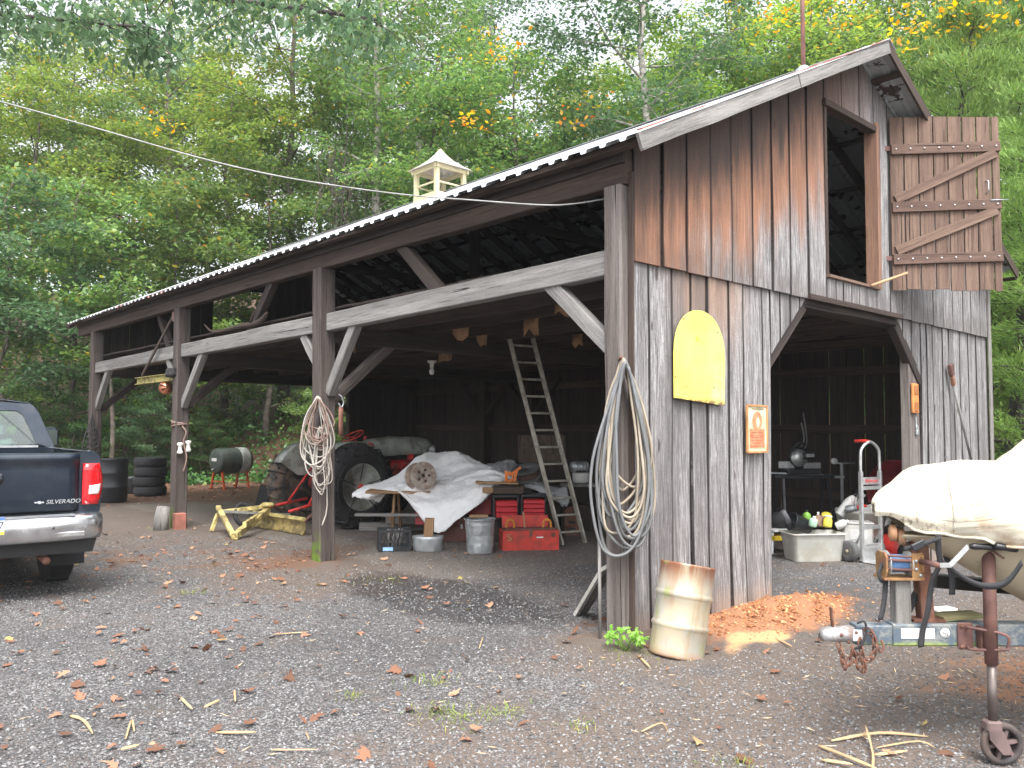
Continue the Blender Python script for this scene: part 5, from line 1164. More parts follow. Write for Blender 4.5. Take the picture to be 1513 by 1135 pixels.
tag(MB().box((0, 0, .16), (.5, .3, .32), ch=.01).build('brown_red_chest', RBR, None, at(1326, 11.2), (0, 0, RZ)), 'brown red chest behind the red mower housing', 'chest')
for k, (px_, m_, lab) in enumerate(((1301, BL, 'blue and white can on the brown red chest'), (1312, WB_, 'white jug on the brown red chest'), (1309, WHITEP, 'small white carton in front of the white jug'))):
    bottle(lab, px_, 779-(k == 2)*0, 11.0+.05*k-(.2 if k == 2 else 0), .04, .14-(.05 if k == 2 else 0), m_, WB_, (0, .2*(k-1), 0), ('can', 'jug', 'carton')[k], .6, ('can', 'jug', 'carton')[k])

# ================================================================== pickup truck
PNT = mat('dark_blue_metallic_paint', (.018, .028, .045), .28, .5, .1, 3, dirt=(.05, .055, .06), damt=.2, dsc=2.5, bmp=.0, coat=.6)
tk = thing('pickup_truck', 'dark blue pickup truck seen from behind at the left edge of the yard', 'pickup truck', (-3.56, 4.42, 0), R(-3.2))
TRM = mat('black_trim', (.015, .015, .016), .6)
HB = 1.36
# bed sides: skin with wheel arch, rounded top
def arch_side(s_, y0, y1, z0, z1, wy, wr, top_in=.05, m_=PNT, name='bed_side'):
    ys_ = list(np.linspace(y0, y1, 29)); P = []
    prof = [(0, .955), (.25, .985), (.5, 1.0), (.78, .992), (.93, .975), (.975, .955), (1.0, .92), (1.0, .86)]
    for y in ys_:
        dz = wr*wr-(y-wy)**2; zb = max(z0, .40+math.sqrt(dz)) if dz > 0 else z0
        P.append([(s_*x_, y, zb+(z1-zb)*t_) for t_, x_ in prof])
    if s_ < 0: P = P[::-1]
    MB().grid(P, .012).build(name, m_, tk)
for s_ in (1, -1):
    arch_side(s_, .06, 2.05, .56, HB, 1.12, .47)
    rear = [(.80, .74), (.955, .74), (.985, .80), (1.0, .95), (.99, 1.2), (.975, 1.31), (.95, 1.345), (.90, HB), (.80, HB)]
    MB().prism([(s_*x_, z_) for x_, z_ in rear][::s_], -.04, .07, Matrix(((1, 0, 0, 0), (0, 0, 1, 0), (0, 1, 0, 0), (0, 0, 0, 1)))).build('rear_corner', PNT, tk)
    if s_ > 0 or 1:
        tl = MB(); P = []
        for z_ in np.linspace(.87, 1.255, 7):
            k = 1-.03*abs((z_-1.06)/.19)**2; P.append([(s_*.825, -.052, z_), (s_*.87, -.062, z_), (s_*.95, -.056, z_), (s_*.985*k, -.03, z_), (s_*1.0*k, .03, z_)])
        if s_ < 0: P = P[::-1]
        lens = mat('red_tail_lens', (.55, .01, .015), .12, 0, .3, 30, bmp=0, coat=1.); o = MB().grid(P, -.02).build('tail_light', lens, tk)
        MB().grid(patch([[(s_*.875, -.085, .965), (s_*.93, -.083, .965), (s_*.965, -.07, .965)], [(s_*.875, -.087, 1.0), (s_*.93, -.085, 1.0), (s_*.975, -.07, 1.01)], [(s_*.88, -.085, 1.045), (s_*.93, -.083, 1.052), (s_*.98, -.066, 1.06)]], 3), .006*s_).build('reverse_lens', mat('clear_lens', (.75, .7, .68), .15, coat=1.), o)
        for z_ in (1.12, 1.19): MB().lathe([(.045, 0), (.035, .006), (0, .008)], (s_*.925, -.068, z_), RX(PI/2), 20).build('bulb_ring', mat('bright_red_reflector', (.7, .03, .03), .2), o)
# tailgate
tgP = []
for x_ in np.linspace(-.79, .79, 17):
    tgP.append([(x_, -.02, .80), (x_, -.045, .83), (x_, -.06, .95), (x_, -.058, 1.20), (x_, -.062, 1.265), (x_, -.082, 1.285), (x_, -.085, 1.33), (x_, -.065, 1.352), (x_, -.02, 1.358), (x_, .03, 1.34)])
MB().grid(tgP[::-1], .02).build('tailgate', PNT, tk)
MB().box((0, .02, 1.05), (1.6, .04, .52)).build('tailgate_inner', PNT, tk)
hn = MB().box((0, -.052, 1.13), (.36, .05, .10), ch=.02).build('handle_recess', TRM, tk); MB().box((0, -.085, 1.15), (.34, .03, .055), ch=.012).build('tailgate_handle', mat('dark_handle', (.03, .035, .045), .3, coat=.5), hn)
SIL = mat('silver_badge', (.5, .52, .54), .3, .6)
text('model_lettering', 'SILVERADO', .053, SIL, tk, (.665, -.064, .905), (R(89), 0, 0), .003, sx=1.05, shear=.25)
bow = [(-.075, -.012), (-.022, -.012), (-.018, -.026), (.024, -.026), (.028, -.012), (.08, -.012), (.07, .012), (.022, .012), (.018, .026), (-.024, .026), (-.028, .012), (-.085, .012)]
MB().prism(bow, 0, .006, Matrix.Translation((.47, -.056, .905))@Matrix.Scale(.5, 4)@Matrix(((1, 0, 0, 0), (0, 0, -1, 0), (0, 1, 0, 0), (0, 0, 0, 1)))).build('bowtie_badge', SIL, tk)
# bumper
bp = []
for x_ in np.linspace(-.99, .99, 21):
    k = .10*(abs(x_)/.99)**5; st_ = .0 if abs(x_) > .42 else .03
    bp.append([(x_*.985, -.02+k, .655), (x_, -.16+k, .655), (x_, -.205+k, .64), (x_, -.22+k, .61), (x_, -.215+k, .50-.02*(abs(x_) < .7)), (x_*.99, -.18+k, .445), (x_*.97, -.10+k, .43)])
MB().grid(bp[::-1], .012).build('bumper', CHROME, tk).location.z = .12
MB().box((0, -.12, .662), (1.5, .15, .014), ch=.004).build('step_pad', mat('grey_step_pad', (.16, .17, .18), .7), tk).location.z = .12
for x_, w_, z_ in ((.52, .11, .575), (.30, .14, .58), (-.5, .1, .575)): MB().box((x_, -.218, z_), (w_, .012, .06), ch=.004).build('bumper_slot', TRM, tk).location.z = .12
MB().box((.55, -.215, .495), (.55, .014, .045), ch=.006).build('bright_strip', mat('bright_chrome', (.8, .8, .8), .15, 1.), tk).location.z = .12
MB().prism([(-.93, .42), (.93, .42), (.97, .57), (-.97, .57)], -.05, .06, Matrix(((1, 0, 0, 0), (0, 0, 1, 0), (0, 1, 0, 0), (0, 0, 0, 1)))).build('valance', TRM, tk)
DZB = 0
lp = MB().box((-.04+.06, -.232, .56), (.31, .005, .155), ch=.001).build('license_plate', mat('plate_white', (.8, .8, .78), .4, var=.03), tk); lp.location.z = .17
MB().box((.02, -.2355, .622), (.31, .002, .03)).build('plate_top_band', BL, lp); MB().box((.02, -.2355, .497), (.31, .002, .03)).build('plate_bottom_band', YL, lp)
text('plate_number', '317', .095, mat('plate_blue_ink', (.02, .04, .12), .5), lp, (.105, -.2355, .56), (PI/2, 0, 0), .001, sx=.95)
MB().tube([(0, .1, .40), (0, -.30, .40)], .03, 10).build('hitch_bar', RUST, tk); MB().lathe([(.02, .40), (.018, .46), (.03, .47), (.03, .5), (0, .52)], (0, -.3, 0), n=14).build('hitch_ball', RUST, tk)
# cab: lofted cross sections, tapering to the roof
def cabsec(y, zr, wt, zb=.55):
    return [(-.96, y, zb), (-1.0, y, .95), (-.985, y, 1.34), (-.80-wt, y, zr-.10), (-.72-wt, y, zr-.02), (-.5, y, zr+.01), (0, y, zr+.03), (.5, y, zr+.01), (.72+wt, y, zr-.02), (.80+wt, y, zr-.10), (.985, y, 1.34), (1.0, y, .95), (.96, y, zb)]
CZR = 1.88
P = [cabsec(2.20, 1.40, .12), ]
P = []
P.append([(x_, 2.19 if z_ < 1.4 else 2.19+(z_-1.34)*.30, z_) for (x_, _, z_) in cabsec(0, CZR-.02, .02)])
P.append([(x_*1.003, 2.27 if z_ < 1.4 else 2.27+(z_-1.34)*.34, z_) for (x_, _, z_) in cabsec(0, CZR+.01, .02)])
P.append(cabsec(3.0, CZR+.02, .02)); P.append(cabsec(3.7, CZR, .02))
P.append([(x_, 3.8+max(0, 1.88-z_)*1.3 if z_ > 1.3 else 4.5, z_) for (x_, _, z_) in cabsec(0, CZR-.03, .0)])
mb = MB(); mb.grid(P[::-1], .0); 
MB().grid(P[1:][::-1], .015).build('cab', PNT, tk)
# rear cab wall with window opening
def onwall(x_, z_): return (x_, 2.19+(max(0, z_-1.34))*.30-.0, z_)
rimo = [(-.96, .55), (-1.0, .95), (-.985, 1.34), (-.82, 1.76), (-.74, 1.86), (0, 1.90), (.74, 1.86), (.82, 1.76), (.985, 1.34), (1.0, .95), (.96, .55)]
win = [(-.80, 1.40), (-.66, 1.74), (-.6, 1.78), (0, 1.79), (.6, 1.78), (.66, 1.74), (.80, 1.40)]
outer = [(-.985, 1.34), (-.82, 1.76), (-.74, 1.86), (0, 1.90), (.74, 1.86), (.82, 1.76), (.985, 1.34)]
mb = MB(); mb.grid([[onwall(*p) for p in outer], [onwall(*p) for p in win]], .02, False); mb.build('cab_rear_frame', PNT, tk)
MB().box((0, 2.2, .97), (1.94, .03, .80)).build('cab_rear_panel', PNT, tk)
MB().box((0, 2.185, 1.375), (1.62, .02, .025)).build('window_trim', GALV, tk)
gm, t, b = nodes('green_tinted_glass'); b.inputs['Base Color'].default_value = (.45, .72, .62, 1); b.inputs['Roughness'].default_value = .03; b.inputs['Transmission Weight'].default_value = 1; b.inputs['IOR'].default_value = 1.3
tn = nd(t, 'BsdfTransparent', {0: (.42, .66, .56, 1)}); gl = nd(t, 'BsdfGlossy', {0: (.9, .95, .95, 1), 1: .03}); fr = nd(t, 'LayerWeight', {0: .35}).outputs[1]
mx = nd(t, 'MixShader', {0: mth(t, 'ADD', mth(t, 'MULTIPLY', fr, .6), .12), 1: tn.outputs[0], 2: gl.outputs[0]}); t.links.new(mx.outputs[0], t.nodes['Material Output'].inputs[0])
MB().grid([[onwall(p[0]*f_, 1.40 if f_ else 1.40) for p in win] if not f_ else [onwall(*p) for p in win] for f_ in (1,)]+[[onwall(p[0]*.98, 1.395) for p in win]], .0, False).build('rear_window', gm, tk)
SEAT = mat('grey_green_seat_cloth', (.30, .33, .30), .9)
for x_ in (-.42, .42):
    o = MB().box((x_, 2.75, 1.15), (.5, .14, .62), ch=.06).build('seat_back', SEAT, tk); MB().box((x_, 2.72, 1.55), (.28, .1, .17), ch=.045).build('headrest', SEAT, o)
MB().box((.0, 3.05, .8), (1.7, .5, .3), ch=.04).build('seat_base', SEAT, tk)
# side windows, windscreen as dark glazing, mirror, hood, wheels
DG = mat('dark_glass', (.03, .045, .04), .05, bmp=0, coat=1)
for s_ in (-1, 1):
    MB().grid([[(s_*.992, 2.45, 1.40), (s_*.992, 4.05, 1.40)], [(s_*.86, 2.6, 1.78), (s_*.86, 3.6, 1.78)]][::s_], .004).build('side_window', DG, tk)
    mr = MB().box((s_*1.16, 3.55, 1.46), (.22, .10, .27), ch=.045).build('mirror', PNT, tk); MB().beam((s_*.95, 3.6, 1.38), (s_*1.08, 3.57, 1.40), .05, .05).build('mirror_arm', TRM, mr); MB().box((s_*1.16, 3.492, 1.46), (.17, .01, .2), ch=.004).build('mirror_glass', DG, mr)
P = []
for y, zt, wt in ((4.4, 1.34, .96), (4.9, 1.30, .96), (5.5, 1.24, .95), (5.68, 1.12, .92), (5.72, .7, .90)): P.append([(-wt, y, .55), (-wt, y, zt-.25 if zt > .9 else .6), (-wt+.08, y, zt-.04), (0, y, zt), (wt-.08, y, zt-.04), (wt, y, zt-.25 if zt > .9 else .6), (wt, y, .55)])
MB().grid(P[::-1], .01).build('hood_and_fenders', PNT, tk)
MB().box((0, 3.3, .50), (1.8, 2.3, .12), ch=.02).build('floor_pan', TRM, tk); MB().box((0, 1.1, .78), (1.72, 1.9, .06), ch=.01).build('bed_floor', TRM, tk)
for s_ in (-1, 1): MB().box((s_*.45, 2.4, .48), (.09, 4.6, .16), ch=.01).build('frame_rail', TRM, tk)
for y in (1.12, 4.72):
    for s_ in (-1, 1):
        ty = MB().lathe([(.22, -.11), (.30, -.13), (.36, -.12), (.39, -.09), (.395, 0), (.39, .09), (.36, .12), (.30, .13), (.22, .11)], (0, 0, 0), RY(PI/2), 40).build('tire', RUBBER, tk, (s_*.83, y, .385))
        MB().lathe([(.23, .1), (.21, .12), (.19, .06), (.06, .05), (.05, .09), (0, .09)], (0, 0, 0), RY(PI/2*s_), 28).build('rim', ALU, ty)
        for k in range(30):
            a = 2*PI*k/30; MB().box(RX(a)@Vector((0, 0, .394)), (.20, .05, .012), RX(a)).build('tread_block', RUBBER, ty)
MB().tube([(-.8, 1.12, .38), (.8, 1.12, .38)], .06, 10).build('axle', TRM, tk); MB().lathe([(0, -.14), (.12, -.08), (.14, 0), (.12, .08), (0, .14)], (0, 1.12, .38), RX(PI/2), 16).build('differential', TRM, tk)
MB().tube([(.55, -.02, .36), (.55, .6, .38)], .035, 10).build('exhaust', RUST, tk)
for s_ in (-1, 1):
    MB().prism([(-.16, 0), (.16, 0), (.16, .42), (-.16, .42)], 0, .012, Matrix.Translation((s_*.84, .60, .22))@Matrix(((1, 0, 0, 0), (0, 0, 1, 0), (0, 1, 0, 0), (0, 0, 0, 1)))).build('mud_guard', RUBBER, tk)
MB().tube([(.3, 3.6, 1.9), (.3, 3.6, 2.4)], .004, 5).build('antenna', TRM, tk)

# ================================================================== boat on its trailer (local x to the right, y away)
TO = LD(1.59, 4.2)
bt = thing('boat_trailer', 'rusty blue boat trailer tongue with winch, jack and chains', 'trailer', TO, RZ)
BLU = mat('chipped_blue_grey_paint', (.10, .125, .155), .6, .1, .3, 9, dirt=(.2, .21, .2), damt=.6, dsc=16, bmp=.3)
m, t, b = nodes('algae_stained_blue_beam'); v = coords(t, False); n1 = noise(t, v, 14, 5, .7); sp = nd(t, 'SeparateXYZ', {0: v})
c = mix(t, rng(t, n1, .45, .6), (.085, .11, .14), (.2, .21, .2)); c = mix(t, rng(t, noise(t, v, 7, 5), .55, .68), c, (.035, .035, .04))
gm_ = mth(t, 'MULTIPLY', mth(t, 'MULTIPLY', rng(t, sp.outputs[2], .57, .53), rng(t, n1, .35, .55)), rng(t, mth(t, 'ABSOLUTE', mth(t, 'SUBTRACT', sp.outputs[0], .48)), .2, .4, 1, 0)); c = mix(t, gm_, c, (.28, .36, .05))
t.links.new(c, b.inputs['Base Color']); b.inputs['Roughness'].default_value = .6; bump(t, b, n1, .3, .003); BEAM = m
TZ = .59
MB().beam((.30, 0, TZ), (3.8, 0, TZ), .10, .108, n=3, ch=.008).build('tongue_beam', BEAM, bt)
MB().beam((.12, 0, TZ-.003), (.335, 0, TZ-.003), .084, .095, ch=.006).build('tongue_end', BEAM, bt)
MB().box((.42, -.0515, TZ+.01), (.165, .002, .05)).build('white_sticker', WHITEP, bt)
ns_ = MB().lathe([(.024, 0), (.024, .0025), (0, .0025)], (.555, -.0505, TZ+.012), RX(PI/2), 24).build('round_sticker', WHITEP, bt); text('sticker_text', 'N.J', .022, TRM, ns_, (.555, -.0538, TZ+.012), (PI/2, 0, 0), .0005)
# coupler
CPG = mat('worn_grey_coupler', (.42, .42, .42), .5, .5, .25, 18, dirt=(.16, .09, .06), damt=.6, dsc=20, bmp=.2)
P = []
for x_, w_, h_ in ((-.045, .012, .015), (-.03, .035, .035), (.01, .042, .046), (.06, .040, .045), (.16, .045, .05)): P.append([(x_, -w_, TZ-.035), (x_, -w_, TZ-.02+h_*.7), (x_, -w_*.6, TZ-.02+h_), (x_, w_*.6, TZ-.02+h_), (x_, w_, TZ-.02+h_*.7), (x_, w_, TZ-.035)])
MB().grid(P, .004).build('coupler', CPG, bt)
MB().box((.125, -.047, TZ-.002), (.045, .004, .055), ch=.001).build('coupler_plate', WHITEP, bt)
for x_, z_ in ((.045, .0), (.117, .012), (.135, -.014)): MB().lathe([(.009, 0), (.009, .004), (0, .006)], (x_, -.045, TZ+z_), RX(PI/2), 10).build('rivet', RUSTD, bt)
MB().beam((.02, 0, TZ+.02), (.012, 0, TZ+.125), .03, .008, (1, 0, 0)).build('latch_lever', RUST, bt)
MB().beam((.02, -.0, TZ-.03), (.12, .0, TZ-.03), .05, .02).build('coupler_base', RUST, bt)
def chain(pts, nm='safety_chain'):
    pts = cr(pts, 4); L = 0; out = []; acc = 0; prev = pts[0]
    i = 0; mb = MB(); dist = 0; k = 0; step = .032
    cum = [0]
    for a, b_ in zip(pts[:-1], pts[1:]): cum.append(cum[-1]+(b_-a).length)
    s_ = 0
    while s_ < cum[-1]-step:
        def P_(q):
            for j in range(len(cum)-1):
                if cum[j+1] >= q: f = (q-cum[j])/max(1e-6, cum[j+1]-cum[j]); return pts[j].lerp(pts[j+1], f)
            return pts[-1]
        a, b_ = P_(s_), P_(s_+step); d = (b_-a).normalized(); c = (a+b_)/2; u = d.orthogonal().normalized(); u = Matrix.Rotation(PI/2*(k % 2)+.4, 3, d)@u
        mb2 = MB(); mb2.tube([c+d*(.024*math.cos(t_))+u*(.013*math.sin(t_)) for t_ in np.linspace(0, 2*PI, 11)[:-1]], .0045, 5, closed=True); mb2.build('chain_link', RUST, CHN); s_ += step; k += 1
CHN = MB().tube([(.08, -.05, TZ-.035), (.08, .05, TZ-.035)], .008, 6).build('safety_chain', RUST, bt)
chain([(.16, -.055, TZ+.03), (.19, -.07, TZ+.01), (.2, -.07, TZ-.06), (.18, -.07, TZ-.11), (.13, -.06, TZ-.12), (.1, -.05, TZ-.06)])
chain([(.13, -.06, TZ-.02), (.135, -.07, TZ-.10), (.15, -.07, TZ-.17), (.11, -.06, TZ-.14), (.09, -.05, TZ-.05)])
chain([(.03, -.04, TZ-.04), (.045, -.05, TZ-.10), (.05, -.05, TZ-.15), (.07, -.05, TZ-.16), (.09, -.05, TZ-.08)])
MB().tube(cr([(.12, -.055, TZ+.06), (.15, -.07, TZ+.07), (.155, -.075, TZ+.02), (.13, -.075, TZ-.04), (.10, -.06, TZ-.065)]), .006, 6).build('black_cable', RUBBER, bt)
MB().tube(cr([(.205, -.06, TZ+.0), (.21, -.075, TZ-.05), (.225, -.075, TZ-.075), (.24, -.07, TZ-.05), (.235, -.06, TZ-.02)]), .006, 6).build('chain_hook', RUST, bt)
# posts
MB().beam((.36, .0, TZ+.054), (.36, .0, .86), .075, .075, (0, 1, 0), 3, .002).build('winch_post', wood('weathered_grey_post', (.27, .26, .24), (.18, .17, .16), (.08, .07, .06)), bt)
MB().beam((.50, .03, TZ+.054), (.475, .03, 1.04), .065, .07, (0, 1, 0)).build('bow_stand', RUST, bt); MB().beam((.42, .03, TZ+.062), (.58, .03, TZ+.062), .09, .014).build('stand_foot', RUST, bt)
MB().beam((.57, .06, TZ+.065), (.80, .09, TZ+.075), .12, .02, n=3, jit=.004).build('mossy_step', wood('mossy_board', (.22, .2, .1), (.16, .15, .08), (.07, .07, .04)), bt)
MB().beam((.40, .05, TZ+.06), (.48, .05, .80), .02, .05, (0, 1, 0)).build('brace', TRM, bt)
# winch
WN = mat('yellow_rust_winch', (.30, .17, .07), .6, .2, .3, 10, dirt=(.2, .09, .05), damt=.6, dsc=14, bmp=.25)
wz = .885
MB().box((.355, 0, wz-.02), (.20, .13, .012), ch=.002).build('winch_base', WN, bt)
MB().prism([(0, 0), (.1, 0), (.12, .04), (.12, .11), (.1, .13), (.02, .13), (0, .11)], 0, .01, Matrix.Translation((.262, .05, wz-.02))@Matrix(((0, 0, 1, 0), (-1, 0, 0, 0), (0, 1, 0, 0), (0, 0, 0, 1)))).build('winch_cheek', WN, bt)
MB().box((.425, -.055, wz+.045), (.06, .010, .125), ch=.002).build('winch_cheek', WN, bt)
MB().prism([(0, 0), (.1, 0), (.12, .04), (.12, .11), (.1, .13), (.02, .13), (0, .11)], 0, .01, Matrix.Translation((.44, .05, wz-.02))@Matrix(((0, 0, 1, 0), (-1, 0, 0, 0), (0, 1, 0, 0), (0, 0, 0, 1)))).build('winch_cheek', WN, bt)
for z_, r_ in ((wz+.095, .006), (wz+.075, .008), (wz+.03, .008)): MB().tube([(.265, -.052, z_), (.455, -.052, z_-.008)], r_, 8).build('cross_rod', RUSTD, bt)
MB().lathe([(.065, -.06), (.065, -.055), (.03, -.05), (.03, .045), (.065, .05), (.065, .055)], (.35, .0, wz+.05), RY(PI/2), 24).build('spool', GALV, bt)
MB().lathe([(.045, -.04), (.045, .04)], (.35, .0, wz+.05), RY(PI/2), 20).build('blue_strap_roll', mat('blue_webbing', (.12, .25, .48), .7), bt)
gz_ = MB().lathe([(.06, -.006), (.06, .006), (0, .006)], (.425, .02, wz+.09), RY(PI/2), 30).build('gear', RUST, bt)
for k in range(24): a = 2*PI*k/24; MB().box(Vector((.425, .02, wz+.09))+RX(a)@Vector((0, 0, .062)), (.012, .008, .008), RX(a)).build('gear_tooth', RUST, gz_)
for z_, y_ in ((wz+.07, -.062), (wz+.0, -.062), (wz+.03, -.062)): MB().lathe([(.008, 0), (.008, .005), (0, .006)], (.415+(.02 if z_ == wz else 0), y_, z_), RX(PI/2), 8).build('bolt', GALV, bt)
cb = MB().tube([(.44, -.055, wz+.07), (.46, -.19, wz+.07)], .014, 10).build('crank_hub', RUSTD, bt)
MB().beam((.455, -.185, wz+.07), (.52, -.19, wz+.072), .006, .022).build('crank_arm', ALU, cb); MB().beam((.515, -.19, wz+.072), (.60, -.20, wz+.165), .006, .022).build('crank_arm', ALU, cb)
MB().lathe([(0, 0), (.011, .002), (.016, .02), (.014, .06), (.017, .10), (.0165, .125), (.008, .127), (.007, .135), (0, .136)], (.60, -.21, wz+.165), RY(R(92)), 14).build('crank_grip', mat('black_glossy_grip', (.018, .016, .018), .35), cb)
# bow rollers
RO = mat('amber_rubber_roller', (.38, .2, .1), .5, dirt=(.2, .12, .08), damt=.4)
for x_, z_, r_ in ((.335, 1.085, .045), (.375, 1.065, .045), (.455, 1.03, .03)):
    MB().lathe([(r_*.5, -.02), (r_, -.012), (r_*.9, 0), (r_, .012), (r_*.5, .02)], (x_, .01, z_), RY(PI/2)@RX(.3), 22).build('bow_roller', RO, bt)
# straps
STR = mat('black_webbing', (.03, .03, .033), .75, bmp=.4, bsc=300)
def strap(pts, w_, up=(0, 1, 0), nm='strap'): P = cr(pts, 5); return MB().grid([[p-Vector(wv)*w_/2, p+Vector(wv)*w_/2] for p, wv in [(q, up) for q in P]], .003).build(nm, STR, bt)
strap([(.47, -.17, 1.10), (.485, -.14, 1.02), (.50, -.12, .95), (.47, -.10, .86), (.455, -.085, .72), (.44, -.062, .62), (.43, -.058, .535)], .028, (1, 0, .1))
strap([(.27, -.03, .95), (.24, -.04, .9), (.245, -.04, .86), (.27, -.03, .84)], .02, (1, 0, 0)); strap([(.285, -.01, .86), (.27, -.02, .75), (.245, -.03, .66)], .026, (1, 0, 0))
strap([(.50, -.10, .98), (.58, -.17, .90), (.66, -.22, .865), (.74, -.26, .89), (.80, -.29, .99)], .03, (-.2, 0, 1))
strap([(.60, .02, .98), (.62, .0, .88), (.62, .0, .78)], .03, (1, 0, 0))
bk_ = MB().box((.385, -.15, 1.045), (.07, .015, .035), RY(R(-25)), .004).build('buckle', BLKPL, bt); strap([(.33, -.11, 1.02), (.40, -.15, 1.05), (.48, -.18, 1.085)], .026, (.3, 0, 1))
# jack
MB().tube([(.735, -.13, .475), (.735, -.13, 1.02)], .030, 20).build('jack_tube', RUSTD, bt); MB().tube([(.735, -.13, .19), (.735, -.13, .48)], .0215, 16).build('jack_leg', mat('grey_brown_steel', (.16, .13, .12), .5, .5), bt)
MB().lathe([(.033, 1.015), (.034, 1.03), (.0, 1.033)], (.735, -.13, 0), n=20).build('jack_cap', RUSTD, bt)
jh = MB().beam((.715, -.16, 1.035), (.77, -.20, .99), .02, .008).build('jack_crank', RUSTD, bt)
MB().lathe([(.012, -.05), (.018, -.045), (.017, 0), (.019, .04), (.019, .055), (.012, .055), (.011, .04), (0, .04)], (.75, -.24, 1.05), RY(R(96)), 18).build('jack_grip', mat('black_glossy_grip', (.018, .016, .018), .35), bt)
pl = MB().box((.65, -.058, TZ), (.075, .012, .13), ch=.004).build('jack_mount', RUSTD, bt); MB().box((.71, -.085, TZ), (.02, .05, .11), ch=.003).build('jack_bracket', RUSTD, pl)
MB().tube(cr([(.655, -.07, TZ+.045), (.655, -.10, TZ+.05), (.78, -.18, TZ+.035), (.787, -.18, TZ-.02), (.775, -.18, TZ-.035), (.665, -.10, TZ-.055), (.655, -.07, TZ-.05)], 4), .0075, 7).build('jack_handle', RUSTD, bt)
for z_ in (.05, -.05): MB().lathe([(.011, 0), (.011, .006), (0, .008)], (.63, -.064, TZ+z_), RX(PI/2), 6).build('bolt', RUST, pl)
yk = MB().box((.73, -.13, .185), (.075, .06, .05), ch=.008).build('caster_yoke', mat('maroon_grey_caster', (.13, .09, .085), .6), bt)
for y_ in (-.038, .038): MB().prism([(-.035, .0), (.035, .0), (.07, -.085), (.06, -.11), (.03, -.11), (-.03, -.04)], -.004, .004, Matrix.Translation((.727, -.13+y_, .17))@MX).build('fork', mat('maroon_grey_caster', (.13, .09, .085), .6), yk)
cw = MB().lathe([(.072, -.018), (.094, -.018), (.101, -.008), (.101, .008), (.094, .018), (.072, .018), (.07, 0), (.072, -.018)], (0, 0, 0), RX(PI/2), 36).build('caster_wheel', mat('worn_dark_rubber', (.05, .042, .042), .7, dirt=(.14, .1, .08), damt=.5), bt, (.775, -.13, .100))
for k in range(6): a = 2*PI*k/6+.2; MB().beam((.02*math.cos(a), 0, .02*math.sin(a)), (.076*math.cos(a), 0, .076*math.sin(a)), .022, .018, (-math.sin(a), 0, math.cos(a))).build('spoke', mat('maroon_grey_caster', (.13, .09, .085), .6), cw)
MB().lathe([(.024, -.022), (.024, .022), (.0, .024)], (0, 0, 0), RX(PI/2), 16).build('hub', RUSTD, cw); MB().lathe([(.010, -.045), (.010, .0), (0, .0)], (0, 0, 0), RX(PI/2), 6).build('axle_bolt', GALV, cw)
# main frame to the rear
for s_ in (-1, 1):
    MB().beam((1.2, s_*.03, TZ), (2.0, s_*.75, TZ-.03), .06, .10).build('frame_beam', BLU, bt); MB().beam((2.0, s_*.75, TZ-.03), (5.4, s_*.75, TZ-.03), .06, .10).build('frame_beam', BLU, bt)
    MB().beam((.72, .1+.30*(s_ > 0), .80-.02) if s_ > 0 else (1.9, -.6, .70), (2.6, .75, .58) if s_ > 0 else (3.6, -.6, .72), .09, .07).build('bunk', TRM, bt)
    wt_ = MB().lathe([(.15, -.08), (.25, -.09), (.28, -.05), (.285, 0), (.28, .05), (.25, .09), (.15, .08)], (0, 0, 0), RX(PI/2), 30).build('tire', RUBBER, bt, (4.1, s_*.95, .285)); MB().lathe([(.16, -.05*1), (.14, .0), (0, .0)], (0, 0, 0), RX(PI/2), 20).build('rim', GALV, wt_)
MB().beam((4.1, -.9, .30), (4.1, .9, .30), .06, .06).build('axle', BLU, bt); MB().beam((5.3, -.8, TZ-.03), (5.3, .8, TZ-.03), .06, .08).build('crossmember', BLU, bt)

# boat: hull and its canvas cover
bo = thing('covered_boat', 'beige hulled boat under a tied cream canvas cover', 'boat', TO, RZ)
HUL = mat('beige_gelcoat', (.50, .43, .30), .35, 0, .06, 3, bmp=.03, coat=.3)
def bw(x): return .95*min(1, max(0, (x-.30)/3.0))**.78          # half beam
def sheer(x): return 1.07+.02*x
def keel(x): return float(np.interp(x, (.3, .45, .6, 1.01, 1.7, 2.6), (1.06, 1.045, .965, .73, .50, .44)))
P = []
for x in (.36, .42, .50, .62, .78, 1.0, 1.3, 1.7, 2.2, 2.8, 3.6, 4.6, 5.3):
    b_, zs, zk = bw(x), sheer(x), keel(x); row = []
    for s_, fr_ in [(-1, f) for f in (1, .97, .86, .6, .3)]+[(1, f) for f in (0, .3, .6, .86, .97, 1)]:
        f = fr_; zz = zk+(zs-zk)*(f**1.7 if f < 1 else 1); row.append((x-.12*(1-f)*(0) , s_*b_*f, zz))
    P.append(row)
mb = MB(); mb.grid(P, .01); mb.build('hull', HUL, bo)
m, t, b = nodes('cream_boat_canvas'); v = coords(t, False); n1 = noise(t, v, 3.5, 6, .65, .5); sp = nd(t, 'SeparateXYZ', {0: v})
c = mix(t, rng(t, noise(t, v, 6, 5), .3, .7), (.68, .63, .52), (.58, .52, .40))
st_ = mth(t, 'MULTIPLY', rng(t, n1, .5, .64), rng(t, sp.outputs[2], 1.38, 1.15)); c = mix(t, mth(t, 'MULTIPLY', st_, .6), c, (.33, .19, .10))
sp2 = noise(t, nd(t, 'Mapping', {'Vector': v, 'Scale': (60, 60, 6)}).outputs[0], 1, 3); mld = mth(t, 'MULTIPLY', mth(t, 'MULTIPLY', rng(t, sp2, .55, .62), rng(t, sp.outputs[2], 1.25, 1.12)), rng(t, sp.outputs[0], .62, .36)); c = mix(t, mth(t, 'MULTIPLY', mld, .7), c, (.1, .07, .04))
